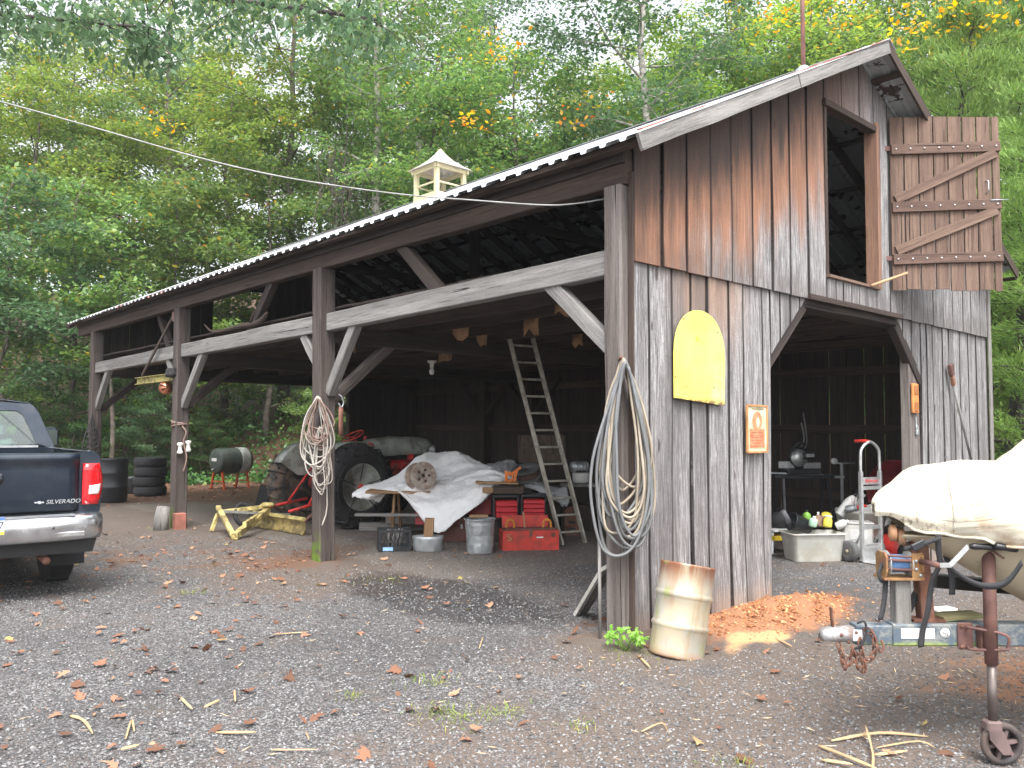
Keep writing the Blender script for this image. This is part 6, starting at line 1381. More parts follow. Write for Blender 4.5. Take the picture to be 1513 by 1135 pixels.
t.links.new(c, b.inputs['Base Color']); b.inputs['Roughness'].default_value = .8; b.inputs['Specular IOR Level'].default_value = .2
bump(t, b, mth(t, 'ADD', noise(t, nd(t, 'Mapping', {'Vector': v, 'Scale': (3, 3, 9)}).outputs[0], 1, 4, .55, 1.5), mth(t, 'MULTIPLY', noise(t, v, 400, 1), .05)), .5, .03); CAN = m
P = []; xs_ = np.concatenate([[.235, .245, .27, .31], np.linspace(.36, 1.3, 26), np.linspace(1.4, 5.4, 22)])
for i, x in enumerate(xs_):
    e = min(1, max(0, (x-.225)/.22))**.5; b_ = max(bw(max(x, .33)+.06)+.02, .10)*e*1.03
    top_ = 1.20+.20*e+(.035*sm(.3, .8, x)) + .40*float(sm(.86, 1.7, x)); low = 1.20-.12*float(sm(.26, .46, x))-.05*float(sm(.45, 1.2, x))-.02*math.sin(x*9)
    row = []
    for k in range(33):
        a = PI*(k/32*2-1)/1.0; u = k/32*2-1; s_ = -1 if u < 0 else 1; q = abs(u)
        # q 0 top centre -> 1 hem
        if q < .55: y = b_*math.sin(q/.55*PI/2)**.85*.98; z = top_-(.20*e)*(q/.55)**2.6
        else: f = (q-.55)/.45; y = b_*(1.0+.06*math.sin(f*PI)-.10*f*f); z = (top_-.20*e)*(1-f)+low*f
        wv = .022*(.3-abs(hsh(x*6+u*2, u*4, 2)))+.018*(.3-abs(hsh(x*2.5-u*3, u*2.2+x*2, 8)))+.006*math.sin(x*38+u*4+3*hsh(x*3, u*2, 5))*max(0, q-.5)*2*max(0, 1-(x-.3)*.9)+.014*hsh(x*2.2, u*1.5, 9)
        row.append((x-.02*math.sin(q*3)*e, s_*(y+wv*1.6*e), z+wv))
    P.append(row)
MB().grid(P[::-1], .003).build('canvas_cover', CAN, bo)
# seam stitching ridge and hem cord on the cover
for s_ in (-1,):
    hem = [Vector(r[0])+Vector((0, -.004, 0)) for r in P[4:]]; MB().tube(hem, .008, 6).build('hem_cord', CAN, bo)
for xi in (9,): MB().tube([Vector(p)+Vector((0, -.003, .002)) for p in P[xi][1:14]], .004, 5).build('seam', CAN, bo)
tag(MB().box((0, 0, .01), (.22, .12, .02), ch=.002).build('white_packet', WHITEP, None, LD(3.86, 7.5, .0), (0, 0, RZ+.3)), 'flat white packet lying on the gravel behind the bow stand', 'packet')

# ================================================================== vegetation
rg = np.random.default_rng(5)
BARK = mat('grey_brown_bark', (.15, .125, .105), .9, 0, .35, 7, dirt=(.07, .06, .05), damt=.6, dsc=5, bmp=.8, bsc=22)
BARKP = mat('pale_grey_bark', (.36, .335, .30), .9, 0, .25, 7, dirt=(.13, .12, .10), damt=.6, dsc=6, bmp=.6, bsc=25)
BARKD = mat('dark_wet_bark', (.055, .045, .04), .85, 0, .3, 7, bmp=.7, bsc=22)
LG = leafmat('maple_leaves', [(0, (.05, .105, .035)), (.4, (.085, .155, .045)), (.75, (.135, .20, .055)), (.96, (.15, .22, .05)), (.985, (.36, .28, .04)), (1, (.42, .2, .03))])
LB = leafmat('bluish_oak_leaves', [(0, (.04, .09, .04)), (.5, (.06, .12, .055)), (.9, (.09, .155, .07)), (1, (.12, .18, .07))])
LY = leafmat('yellow_green_leaves', [(0, (.085, .155, .035)), (.45, (.13, .21, .045)), (.88, (.17, .24, .05)), (.97, (.26, .28, .05)), (1, (.45, .27, .03))], tr=.45)
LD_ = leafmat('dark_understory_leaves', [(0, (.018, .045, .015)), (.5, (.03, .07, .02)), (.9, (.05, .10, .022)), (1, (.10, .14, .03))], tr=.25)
LJ = leafmat('juniper_foliage', [(0, (.07, .13, .03)), (.5, (.11, .18, .04)), (.9, (.16, .24, .055)), (1, (.2, .24, .08))], rough=.6, tr=.3)
LO = leafmat('autumn_leaves', [(0, (.12, .16, .025)), (.4, (.38, .26, .02)), (.75, (.5, .2, .02)), (1, (.45, .1, .02))], tr=.45)
def leaves(cen, nrm_, dirv, size, asp=.55):
    """each leaf a folded four cornered blade"""
    n = len(cen); sd_ = np.cross(nrm_, dirv); sd_ /= np.linalg.norm(sd_, axis=1, keepdims=True)+1e-9
    L = size[:, None]; b_ = cen; tip = cen+dirv*L-nrm_*L*.18; mid = cen+dirv*L*.45
    l_ = mid+sd_*L*asp*.5-nrm_*L*.12; r_ = mid-sd_*L*asp*.5-nrm_*L*.12
    V = np.stack([b_, r_, tip, l_], 1).reshape(-1, 3); F = np.arange(4*n).reshape(n, 4); return V, F
def unit(a): return a/(np.linalg.norm(a, axis=1, keepdims=True)+1e-9)
def gen_tree(seed, H, r0, cb, Rc, nl, leaf, style='broad', lean=0., forks=20, up=.35, flat=.35, spread=.22, asp=.6, barem=BARK, leafm=LG, prof=None):
    rg = np.random.default_rng(seed); random.seed(seed); tb = MB(); tips = []
    tp = [Vector((lean*(i/11)**1.4*H+rg.normal(0, .05)*(i > 0)*(1+i*.15), rg.normal(0, .05)*(i > 0)*(1+i*.1), H*i/11)) for i in range(12)]
    tp[0].z = -.3; rad = [r0*(1-.88*(i/11)**.8)+(.25*r0 if i == 0 else 0) for i in range(12)]
    tb.tube(tp, rad, 9)
    def trunk_at(z):
        f = min(10.999, max(0, z/H*11)); i = int(f); return tp[i].lerp(tp[i+1], f-i), rad[i]*(1-(f-i))+rad[i+1]*(f-i)
    for k in range(forks):
        fz = (k+.5)/forks; z = H*(cb+(.985-cb)*fz); p, rr = trunk_at(z); a = k*2.4+rg.uniform(-.5, .5)
        pf = (prof(fz) if prof else (max(.22, math.sin((fz*.86+.12)*PI)**.6) if style != 'cone' else (1-fz)**.8+.08)); Ll = Rc*pf*rg.uniform(.75, 1.15)
        if Ll < .25: continue
        d = Vector((math.cos(a), math.sin(a), up*(1.2-fz*.3)+rg.uniform(-.1, .25))).normalized(); pts = [p]; q = p.copy(); n_ = 6; dd = d.copy()
        for j in range(n_): dd = (dd+Vector((rg.normal(0, .13), rg.normal(0, .13), rg.normal(0, .08)-(.05 if style != 'up' else -.06)))).normalized(); q = q+dd*Ll/n_; pts.append(q.copy())
        rb = max(.012, rr*.42); tb.tube(pts, [rb*(1-.85*j/n_) for j in range(n_+1)], 6, cap=False)
        ns = max(4, int(Ll*2.6))
        for s_ in range(ns):
            f = .22+.78*(s_+rg.uniform(0, 1))/ns; i = min(n_-1, int(f*n_)); sp_ = pts[i].lerp(pts[i+1], f*n_-i); dirm = (pts[i+1]-pts[i]).normalized()
            sgn = 1 if s_ % 2 else -1; sd = dirm.cross(UP)*sgn
            if sd.length < .1: sd = Vector((1, 0, 0))
            sd = (sd.normalized()*rg.uniform(.6, 1)+dirm*rg.uniform(.4, .9)+UP*rg.normal(.08, .22)).normalized(); Ls = Ll*.38*(1.15-f*.6)*rg.uniform(.6, 1.2); e = sp_+sd*Ls+UP*(-.06*Ls)
            mid = (sp_+e)/2+Vector((rg.normal(0, .05), rg.normal(0, .05), .05*Ls)); tb.tube([sp_, mid, e], [rb*.35*(1-f*.5)+.004, rb*.2+.003, .003], 4, cap=False)
            tips.append((sp_, mid, Ls)); tips.append((mid, e, Ls))
            for t_ in range(3):
                g_ = rg.uniform(.3, 1); bs_ = sp_.lerp(e, g_); ee = bs_+(sd*.6+Vector((rg.normal(0, .6), rg.normal(0, .6), rg.normal(0, .25)))).normalized()*Ls*.4; tb.tube([bs_, ee], [.006, .002], 3, cap=False); tips.append((bs_, ee, Ls*.4))
    for i in range(7, 12):
        tips += [(tp[i-1], tp[i], 1.6*(1.3-i/12)+.2)]*2
    tm = tb.mesh('trunk', barem)
    if nl == 0: return tm, None
    A = np.array([t_[0] for t_ in tips]); B = np.array([t_[1] for t_ in tips]); Lw = np.array([t_[2] for t_ in tips])+.15; pr = Lw/Lw.sum()
    ix = rg.choice(len(tips), nl, p=pr); u = rg.random((nl, 1)); c = A[ix]*(1-u)+B[ix]*u+rg.normal(0, spread, (nl, 3))*np.array([1, 1, .5 if style != 'cone' else .8])
    if style == 'cone':
        dv_ = unit((B-A)[ix]+rg.normal(0, .35, (nl, 3))*np.linalg.norm((B-A)[ix], axis=1, keepdims=True)+np.array([0, 0, .12])); nm = unit(rg.normal(0, 1, (nl, 3)))
        nm = unit(nm-dv_*(nm*dv_).sum(1, keepdims=True))
    else:
        nm = unit(np.array([0, 0, 1.])+rg.normal(0, flat, (nl, 3))); dv_ = rg.normal(0, 1, (nl, 3)); dv_[:, 2] -= .35; dv_ = unit(dv_-nm*(dv_*nm).sum(1, keepdims=True)*.8)
    V, F = leaves(c, nm, dv_, leaf*rg.uniform(.6, 1.3, nl), asp); return tm, npmesh('crown', V, F, leafm, False)
def put_tree(name, label, pair, px, d_, sc=1., rz=None, group=None, zoff=-.1, cat='tree', tilt=0, crown_mat=None, zs=1.):
    p = CP(px, 600, d_); z = tzf(p.x, p.y)+zoff; o = thing(name, label, cat, (p.x, p.y, z), rz if rz is not None else rnd(0, 6.28), group)
    o.scale = (sc, sc, sc*zs); o.rotation_euler.x = tilt
    part('trunk', pair[0], o)
    if pair[1]:
        c = part('crown', pair[1], o)
        if crown_mat: c.material_slots[0].link = 'OBJECT'; c.material_slots[0].material = crown_mat
    return o
T_und = [gen_tree(s_, 7.5, .09, .10, 3.0, 15000, .135, forks=26, up=.25, leafm=LG if s_ != 3 else LB, spread=.2) for s_ in (1, 2, 3)]
T_mid = [gen_tree(s_, 13, .16, .22, 3.8, 22000, .145, forks=30, up=.45, leafm=l_, spread=.24) for s_, l_ in ((4, LG), (5, LY), (6, LG))]
T_tall = [gen_tree(s_, 20, .22, .38, 4.2, 14000, .155, forks=26, up=.5, barem=b_, leafm=l_, spread=.27) for s_, b_, l_ in ((7, BARKP, LG), (8, BARK, LY), (9, BARKP, LB))]
T_jun = [gen_tree(s_, 8.5, .14, .04, 2.3, 70000, .11, 'cone', forks=60, up=.5, barem=BARKD, leafm=LJ, spread=.09, asp=.16) for s_ in (10, 11)]
T_snag = gen_tree(12, 11, .16, .12, 1.6, 0, .1, forks=60, up=-.5, barem=BARKD)
random.seed(77)
names = {'u': ('understory_tree', T_und), 'm': ('maple_tree', T_mid), 't': ('tall_tree', T_tall)}
lst = [
 # kind, variant, px, depth, scale, label
 ('u', 0, 105, 24.6, 1.25, 'broad low maple with layered leaves left behind the truck'),
 ('u', 1, 255, 26.5, 1.3, 'leafy understory tree behind the far barn corner'),
 ('u', 2, 5, 22.8, 1.15, 'dark green small tree at the left edge of the photo'),
 ('u', 0, 395, 28, 1.35, 'low leafy tree seen over the middle of the roof'),
 ('u', 1, -120, 25, 1.3, 'small tree just outside the left edge of the yard'),
 ('u', 2, 690, 26.5, 1.15, 'bluish green small tree right behind the cupola'),
 ('u', 0, 800, 25.5, 1.25, 'broad leafed small tree over the roof right of the cupola'),
 ('u', 1, 900, 24, 1.25, 'small tree whose leaves meet the roof beside the gable'),
 ('m', 0, 170, 31, 1.0, 'mid height maple rising behind the left understory'),
 ('m', 1, 330, 30, 1.05, 'yellow green maple above the far end of the roof'),
 ('m', 1, 40, 29, 1.05, 'yellow green tree at the upper left corner'),
 ('m', 2, 470, 32, 1.05, 'green maple left of the pale trunk'),
 ('m', 0, 640, 27, 1.0, 'maple filling the space above the cupola'),
 ('m', 2, 760, 26, 1.05, 'maple with orange flecked leaves right of the cupola'),
 ('m', 0, 860, 29, 1.0, 'maple between cupola and pale gable trunk'),
 ('m', 1, 1010, 25, .95, 'yellowish maple just above the left gable roof slope'),
 ('m', 2, 1110, 27, 1.0, 'green maple behind the red roof pole'),
 ('m', 1, 1210, 25, 1.0, 'yellow orange tinged maple above the gable peak'),
 ('m', 0, 1330, 27, 1.05, 'maple behind the gable peak on the right'),
 ('m', 2, 1440, 24, 1.0, 'green tree behind the junipers at the upper right'),
 ('m', 1, -100, 30, 1.1, 'yellow green tree outside the left edge'),
 ('m', 0, 560, 36, 1.15, 'distant maple behind the pale trunk'),
 ('m', 2, 250, 38, 1.2, 'distant maple behind the left yellow green maple'),
 ('m', 1, 960, 35, 1.15, 'distant yellowish maple behind the gable trunk'),
 ('m', 0, 90, 40, 1.3, 'far maple at the left seen through the nearer leaves'),
 ('m', 2, 1260, 36, 1.2, 'far maple behind the gable peak'),
 ('t', 0, 551, 26.5, 1.0, 'tall tree with straight pale bark left of the cupola'),
 ('t', 0, 616, 31, 1.0, 'tall pale barked tree just behind the cupola'),
 ('t', 2, 951, 22.5, .95, 'tall pale trunk standing behind the low end of the gable roof'),
 ('t', 1, 420, 31, 1.05, 'tall dark trunk above the middle of the long roof'),
 ('t', 1, 1098, 29, 1.0, 'dark trunk rising left of the red roof pole'),
 ('t', 2, 1175, 33, 1.05, 'tall trunk farther back right of the red pole'),
 ('t', 1, 238, 34, 1.05, 'tall trunk behind the left maples'),
 ('t', 0, 1480, 32, 1.0, 'tall tree at the upper right corner'),
 ('t', 2, 720, 38, 1.1, 'tall distant tree behind the cupola maples'),
]
for k, v_, px, d_, sc, lab in lst:
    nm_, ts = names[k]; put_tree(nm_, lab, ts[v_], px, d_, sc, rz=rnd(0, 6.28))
for i, (px, d_, s_) in enumerate(((60, 47, 1.3), (300, 50, 1.35), (520, 48, 1.25), (700, 52, 1.3), (880, 47, 1.25), (1060, 50, 1.3), (1200, 46, 1.2), (1400, 48, 1.3), (-150, 46, 1.3))):
    put_tree('forest_tree', 'far green forest tree filling gaps between the nearer crowns', T_mid[i % 3], px, d_, s_, group='far forest trees')
# junipers at the right
put_tree('juniper_tree', 'feathery juniper overhanging the right corner of the gable', T_jun[0], 1578, 12.65, 1.0, .5, tilt=0)
put_tree('juniper_tree', 'pale green juniper rising behind the open loft shutter', T_jun[1], 1440, 16.5, 1.25, 2.)
put_tree('juniper_tree', 'large juniper at the right edge behind the corner one', T_jun[0], 1570, 17, 1.35, 3.6)
put_tree('juniper_tree', 'tallest juniper farther back between shutter and photo edge', T_jun[1], 1500, 21, 1.35, 5.)
# dark leaning trunk at right edge
p = CP(1492, 660, 13.6); lt = thing('leaning_tree', 'dark leaning tree trunk beside the right corner of the barn', 'tree', (p.x, p.y, -.1), 0)
MB().tube(cr([(0, 0, 0), (.02, 0, .9), (.12, -.05, 1.7), (.3, -.1, 2.6), (.45, -.15, 3.8), (.5, -.2, 5.5)]), [.17, .14, .13, .11], 10).build('trunk', BARKD, lt)
MB().tube(cr([(.1, -.05, 1.6), (-.1, -.2, 2.5), (-.2, -.3, 3.4)]), .06, 7).build('limb', BARKD, lt)
# vine tangled snag
o = put_tree('vine_snag', 'dead tree draped in dark tangled vines left of the pale trunk', T_snag, 505, 25.5, 1.0, 1.); o.scale = (.8, .8, 1.05)
vm = MB(); random.seed(9)
for k in range(170):
    z_ = rnd(3.5, 9.8); a = rnd(0, 6.28); r_ = rnd(.1, 1.0)*(1.1 if z_ > 5 else .7); q = Vector((r_*math.cos(a), r_*math.sin(a), z_)); vm.tube([q, q+Vector((rnd(-.3, .3), rnd(-.3, .3), -rnd(.3, .8))), q+Vector((rnd(-.5, .5), rnd(-.5, .5), -rnd(.9, 1.9)))], .014, 3, cap=False)
vm.build('vines', mat('brown_vine', (.10, .075, .065), .9), o)
rv = np.random.default_rng(3); n_ = 5000; c = rv.normal(0, 1, (n_, 3))*[.7, .7, 2.2]+[0, 0, 5.5]; nm = unit(rv.normal(0, 1, (n_, 3))); dv_ = unit(rv.normal(0, 1, (n_, 3))); dv_ = unit(dv_-nm*(nm*dv_).sum(1, keepdims=True))
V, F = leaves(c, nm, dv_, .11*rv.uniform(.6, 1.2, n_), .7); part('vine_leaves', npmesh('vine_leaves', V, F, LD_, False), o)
# oak limb reaching in at the upper left, nearer than the wood
ok = thing('oak_tree', 'big oak outside the left edge whose bluish leafy limbs hang into the top left', 'tree', LD(-10.5, 13.5), 0)
MB().tube(cr([(0, 0, -.3), (.1, 0, 3), (.0, .1, 6), (.2, .1, 9.5), (.3, 0, 13)]), [.36, .3, .24, .14], 12).build('trunk', BARK, ok)
loc = ok.location; mb = MB(); tips = []; random.seed(19)
def pxl(px, py, d_): return CP(px, py, d_)-loc
mains = [([pxl(-420, 60, 13.5), pxl(-150, -60, 13.5), pxl(60, -45, 13.2), pxl(250, -12, 12.8), pxl(440, 12, 12.2), pxl(560, 30, 12)], .1), ([pxl(-150, -60, 13.5), pxl(-40, 10, 12.5), pxl(100, 30, 12.0), pxl(220, 40, 11.6)], .06)]
for P_, r_ in mains:
    P_ = cr(P_, 5); n_ = len(P_); mb.tube(P_, [r_*(1-.8*i/n_) for i in range(n_)], 7, cap=False)
    for i in range(3, n_):
        for k in range(3):
            sd = (R0*rnd(-.6, 1)+F0*rnd(-1, 1)+UP*rnd(-.75, .25)).normalized(); L = rnd(.5, 1.1); e = P_[i]+sd*L; mb.tube([P_[i], (P_[i]+e)/2+UP*.05, e], [.012, .008, .004], 4, cap=False); tips.append((P_[i], e))
mb.build('limbs', BARKD, ok)
A = np.array([t_[0] for t_ in tips]); B = np.array([t_[1] for t_ in tips]); nl = 5000; ix = rv.integers(0, len(tips), nl); u = rv.random((nl, 1))**.6; c = A[ix]*(1-u)+B[ix]*u+rv.normal(0, .14, (nl, 3))
nm = unit(np.array([0, 0, .7])+rv.normal(0, .6, (nl, 3))); dv_ = rv.normal(0, .7, (nl, 3)); dv_[:, 2] -= .8; dv_ = unit(dv_-nm*(dv_*nm).sum(1, keepdims=True)*.8)
V, F = leaves(c, nm, dv_, .135*rv.uniform(.6, 1.3, nl), .5); part('crown', npmesh('crown', V, F, LB, False), ok)
# autumn sprigs among maples (leaf clusters that have turned)
for (px, py, d_, n_, s_) in ((735, 72, 24, 80, .5), (1140, 12, 21, 110, .6), (1400, 30, 17, 240, .7), (1070, 180, 21, 60, .4), (700, 180, 22, 50, .3), (240, 180, 24, 40, .4), (860, 165, 22, 50, .5), (1240, 15, 22, 90, .6)):
    q = np.array(CP(px, py, d_)); c = q+rv.normal(0, s_, (n_, 3))*[1, 1, .45]; nm = unit(np.array([0, 0, 1.])+rv.normal(0, .5, (n_, 3))); dv_ = unit(rv.normal(0, 1, (n_, 3))); dv_ = unit(dv_-nm*(nm*dv_).sum(1, keepdims=True))
    V, F = leaves(c-q, nm, dv_, .15*rv.uniform(.6, 1.3, n_), .6); ob = bpy.data.objects.new('autumn_twig', npmesh('autumn_twig', V, F, LO, False)); COL.objects.link(ob); ob.location = q; tag(ob, None, None, None, 'stuff'); tag(ob, 'scattered orange and yellow turned leaves among the green canopy')
# undergrowth on the bank: one mass
n_ = 130000; s = rv.uniform(-26, 30, n_); d = 22.8+rv.random(n_)**1.6*26; x = CX+R0.x*s+F0.x*d; y = CY+R0.y*s+F0.y*d
edge = 24.2+1.2*np.sin(s*.35)+.7*np.sin(s*.9+1); keep = ((d > edge-.3+.5*np.sin(s*3)) & ((x > 9.6) | (y > 16))); x, y, d, s = x[keep], y[keep], d[keep], s[keep]; n_ = len(x)
hh = (.25+.75*np.abs(np.sin(x*1.1+np.sin(y*.8)*2)*np.sin(y*.9+1)))*np.clip((d-23.5)/3, .35, 1.5)
z = tz(x, y)+hh*rv.random(n_)**.7*(1.0+1.0*(rv.random(n_) < .15)); c = np.stack([x, y, z], 1); nm = unit(np.array([-.25, -.3, .8])+rv.normal(0, .5, (n_, 3))); dv_ = unit(rv.normal(0, 1, (n_, 3))); dv_ = unit(dv_-nm*(nm*dv_).sum(1, keepdims=True))
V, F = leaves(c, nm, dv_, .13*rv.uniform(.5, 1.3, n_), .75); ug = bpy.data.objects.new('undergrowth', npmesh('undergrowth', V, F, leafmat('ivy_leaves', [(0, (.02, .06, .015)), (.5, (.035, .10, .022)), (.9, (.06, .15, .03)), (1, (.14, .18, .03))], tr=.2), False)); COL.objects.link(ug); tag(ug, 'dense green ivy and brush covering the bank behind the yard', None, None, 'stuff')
# low shrub sprays in front of the bank
for i, (px, d_, sc, lab) in enumerate(((20, 21.5, .38, 'low shrub seen above the truck cab roof'), (110, 22.5, .36, 'yellow flecked shrub between truck mirror and far post'), (215, 23.6, .36, 'leafy shrub under the jib beam'), (590, 25, .34, 'dark shrub seen through the barn behind the tractor'), (470, 25, .40, 'bushy shrub behind the fuel tank on the right'), (300, 24.6, .30, 'small shrub left of the fuel tank'), (1500, 15.5, .3, 'dark shrub beside the leaning trunk'))):
    put_tree('shrub', lab, T_und[i % 3], px, d_, sc, group=None, cat='shrub', crown_mat=LD_ if i % 2 else None)
for i, (px, d_) in enumerate(((165, 22.5), (184, 25), (1020, 40), (205, 28), (450, 29), (330, 33))):
    p = CP(px, 600, d_); z = tzf(p.x, p.y); s_ = thing('young_tree', ('brown slim trunk right of the far barn post', 'thin dark trunk behind the black barrel', 'slim bare trunk far behind the gable roof', 'thin trunk behind the tire stack', 'slim trunk behind the barn between second and third posts', 'slim trunk above the fuel tank')[i], 'tree', (p.x, p.y, z-.1))
    MB().tube(cr([(0, 0, 0), (.05, 0, 1.5), (-.03, 0, 3), (.1, 0, 4.6), (.2, .1, 5.5)]), [.075, .06, .03, .004], 7).build('trunk', BARK, s_)

# ------------------------------------------------------------------ ground cover
TPL = np.array([(0, 0), (.10, -.22), (.32, -.40), (.38, -.20), (.62, -.34), (.60, -.14), (1, 0), (.64, .13), (.68, .36), (.40, .19), (.30, .42), (.12, .20)])
def lobed(cen, nrm_, dirv, size, seed=0):
    n = len(cen); r = np.random.default_rng(seed); sd_ = np.cross(nrm_, dirv); sd_ /= np.linalg.norm(sd_, axis=1, keepdims=True)+1e-9; k = len(TPL)
    x_ = TPL[None, :, 0]+r.normal(0, .05, (n, k)); y_ = TPL[None, :, 1]*r.uniform(.6, 1.2, (n, 1))+r.normal(0, .04, (n, k)); cu_ = r.uniform(-.9, .9, (n, 1))
    h_ = cu_*((x_-.5)**2)*.6+np.abs(r.normal(0, .5, (n, 1)))*y_**2*1.2
    V = cen[:, None, :]+size[:, None, None]*(dirv[:, None, :]*(x_-.5)[:, :, None]+sd_[:, None, :]*y_[:, :, None]+nrm_[:, None, :]*h_[:, :, None])
    return V.reshape(-1, 3), np.arange(k*n).reshape(n, k)
def scatter(name, n, area, size, m_, lab, asp=.6, tilt=.25, z0=.012, curl=.18, dens=None, seed=1):
    r = np.random.default_rng(seed); s = r.uniform(area[0], area[1], n); d = area[2]+(area[3]-area[2])*r.random(n)**1.3
    x = CX+R0.x*s+F0.x*d; y = CY+R0.y*s+F0.y*d
    if dens is not None: k = r.random(n) < dens(x, y, s, d); x, y = x[k], y[k]
    n = len(x); c = np.stack([x, y, tz(x, y)+z0+r.random(n)*.012], 1); nm = unit(np.array([0, 0, 1.])+r.normal(0, tilt, (n, 3))); dv_ = r.normal(0, 1, (n, 3)); dv_[:, 2] *= .2; dv_ = unit(dv_-nm*(dv_*nm).sum(1, keepdims=True))
    V, F = (lobed if asp > .3 else leaves)(c, nm, dv_, size*r.uniform(.4, 1.35, n), *((1,) if asp > .3 else (asp,))); ob = bpy.data.objects.new(name, npmesh(name, V, F, m_, False)); COL.objects.link(ob); return tag(ob, lab, None, None, 'stuff')
FLV = leafmat('fallen_leaves_brown', [(0, (.09, .05, .032)), (.35, (.17, .085, .05)), (.7, (.26, .135, .08)), (.95, (.38, .24, .15)), (1, (.36, .32, .08))], rough=.7, tr=.08, spec=.3)
def df(x, y, s, d):
    v = .05+1.0*((d > 18) & (x < 9) & (y < 24))+.5*np.exp(-(((x+.2)/.8)**2+((y-4.9)/.8)**2))+.35*np.exp(-(((x+1.5)/2.)**2+((y-6.5)/2.)**2))+.35*np.exp(-(((x-.1)/.6)**2+((y-.0)/.7)**2))+.16*np.exp(-(((x+1.6)/2)**2+((y-3)/2.5)**2))+.2*np.exp(-(((x+3.0)/1.5)**2+((y-.8)/1.5)**2))
    inside = (x > .6) & (x < 7.8) & (y > 0) & (y < 13.8); return np.where(inside, v*.35, v)
scatter('fallen_leaves', 19000, (-14, 8, 3.0, 26), .085, FLV, 'brown and orange fallen leaves scattered over the gravel', dens=df, seed=3)
STW = leafmat('pale_straw_bits', [(0, (.3, .2, .12)), (.5, (.45, .33, .2)), (1, (.6, .5, .3))], rough=.8, tr=.05, spec=.2)
scatter('straw_bits', 5200, (-5, 5, 3.0, 12), .06, STW, 'tiny pale twig and straw bits on the gravel', .09, .15, seed=4, dens=lambda x, y, s, d: .12+.6*np.exp(-(((x-.8)/1.6)**2+((y+2.)/.9)**2))+.5*np.exp(-(((x-.3)/.8)**2+((y+.2)/.7)**2))+.2*np.exp(-(((x+1.8)/1.2)**2+((y+1)/1.4)**2)))
# loose stones: small faceted pebbles, denser near
def pebbles(name, n, area, r0_, m_, lab, seed, dens=None):
    r = np.random.default_rng(seed); s = r.uniform(-1, 1, n)*1; d = area[0]+(area[1]-area[0])*r.random(n)**1.5; s = s*d*.66
    x = CX+R0.x*s+F0.x*d; y = CY+R0.y*s+F0.y*d
    if dens is not None: k = r.random(n) < dens(x, y); x, y = x[k], y[k]
    n = len(x); base = np.array([[1, 0, 0], [-1, 0, 0], [0, 1, 0], [0, -1, 0], [0, 0, 1], [0, 0, -1]], float)
    F8 = np.array([[0, 2, 4], [2, 1, 4], [1, 3, 4], [3, 0, 4], [2, 0, 5], [1, 2, 5], [3, 1, 5], [0, 3, 5]])
    a = r.uniform(0, 6.28, n); ca, sa_ = np.cos(a), np.sin(a); sc = r0_*r.uniform(.5, 1.5, (n, 1))*np.stack([r.uniform(.7, 1.3, n), r.uniform(.6, 1., n), r.uniform(.4, .75, n)], 1)
    q = base[None]*sc[:, None, :]+r.normal(0, .16, (n, 6, 3))*r0_; X_ = q[:, :, 0]*ca[:, None]-q[:, :, 1]*sa_[:, None]; Y_ = q[:, :, 0]*sa_[:, None]+q[:, :, 1]*ca[:, None]
    zz = tz(x, y)+.006*np.sin(x*5+y*2)*np.sin(y*6-x)+sc[:, 2]*.35
    V = np.stack([X_+x[:, None], Y_+y[:, None], q[:, :, 2]+zz[:, None]], 2).reshape(-1, 3); F = (F8[None]+6*np.arange(n)[:, None, None]).reshape(-1, 3)
    ob = bpy.data.objects.new(name, npmesh(name, V, F, m_, False)); COL.objects.link(ob); return tag(ob, lab, None, None, 'stuff')
m, t, b = nodes('gravel_stone'); ri = nd(t, 'NewGeometry').outputs['Random Per Island']
c = ramp(t, ri, [(0, (.05, .05, .052)), (.3, (.10, .098, .1)), (.6, (.16, .157, .16)), (.85, (.22, .22, .22)), (.97, (.30, .30, .30)), (1, (.2, .13, .09))]); t.links.new(c, b.inputs['Base Color']); b.inputs['Roughness'].default_value = .6; STN = m
dn = lambda x, y: np.clip(1.05-1.0*np.exp(-(((x-1.5)/1.1)**2+((y+.35)/.45)**2))-.75*np.exp(-(((x-2.9)/1.5)**2+((y+2.2)/.6)**2))-.9*np.exp(-(((x-.62)/.5)**2+((y+.78)/.2)**2)), .03, 1)*np.where((np.abs(x+.1) < .15) & (np.abs(y) < .2), 0, 1)
pebbles('loose_gravel', 90000, (2.6, 12.5), .0078, STN, 'loose grey gravel stones over the yard', 11, dn)
# clay clods on the mound
m, t, b = nodes('orange_clay_clod'); ri = nd(t, 'NewGeometry').outputs['Random Per Island']; c = ramp(t, ri, [(0, (.2, .075, .03)), (.6, (.42, .18, .08)), (1, (.62, .33, .16))]); t.links.new(c, b.inputs['Base Color']); b.inputs['Roughness'].default_value = .9
n_ = 4500; r = np.random.default_rng(6); xx = 1.5+r.normal(0, .5, n_); yy = -.42+r.normal(0, .2, n_)
F8 = np.array([[0, 2, 4], [2, 1, 4], [1, 3, 4], [3, 0, 4], [2, 0, 5], [1, 2, 5], [3, 1, 5], [0, 3, 5]]); base = np.array([[1, 0, 0], [-1, 0, 0], [0, 1, 0], [0, -1, 0], [0, 0, .7], [0, 0, -.7]], float)
sc = .004+.017*r.random(n_)**4; q = base[None]*sc[:, None, None]+r.normal(0, .2, (n_, 6, 3))*sc[:, None, None]
zz = .13*np.exp(-(((xx-1.55)/.95)**2+((yy+.42)/.30)**2)); V = (q+np.stack([xx, yy, zz+.004], 1)[:, None, :]).reshape(-1, 3); F = (F8[None]+6*np.arange(n_)[:, None, None]).reshape(-1, 3)
ob = bpy.data.objects.new('clay_clods', npmesh('clay_clods', V, F, m, False)); COL.objects.link(ob); tag(ob, 'crumbled orange clay clods heaped at the foot of the gable boards', None, None, 'stuff')
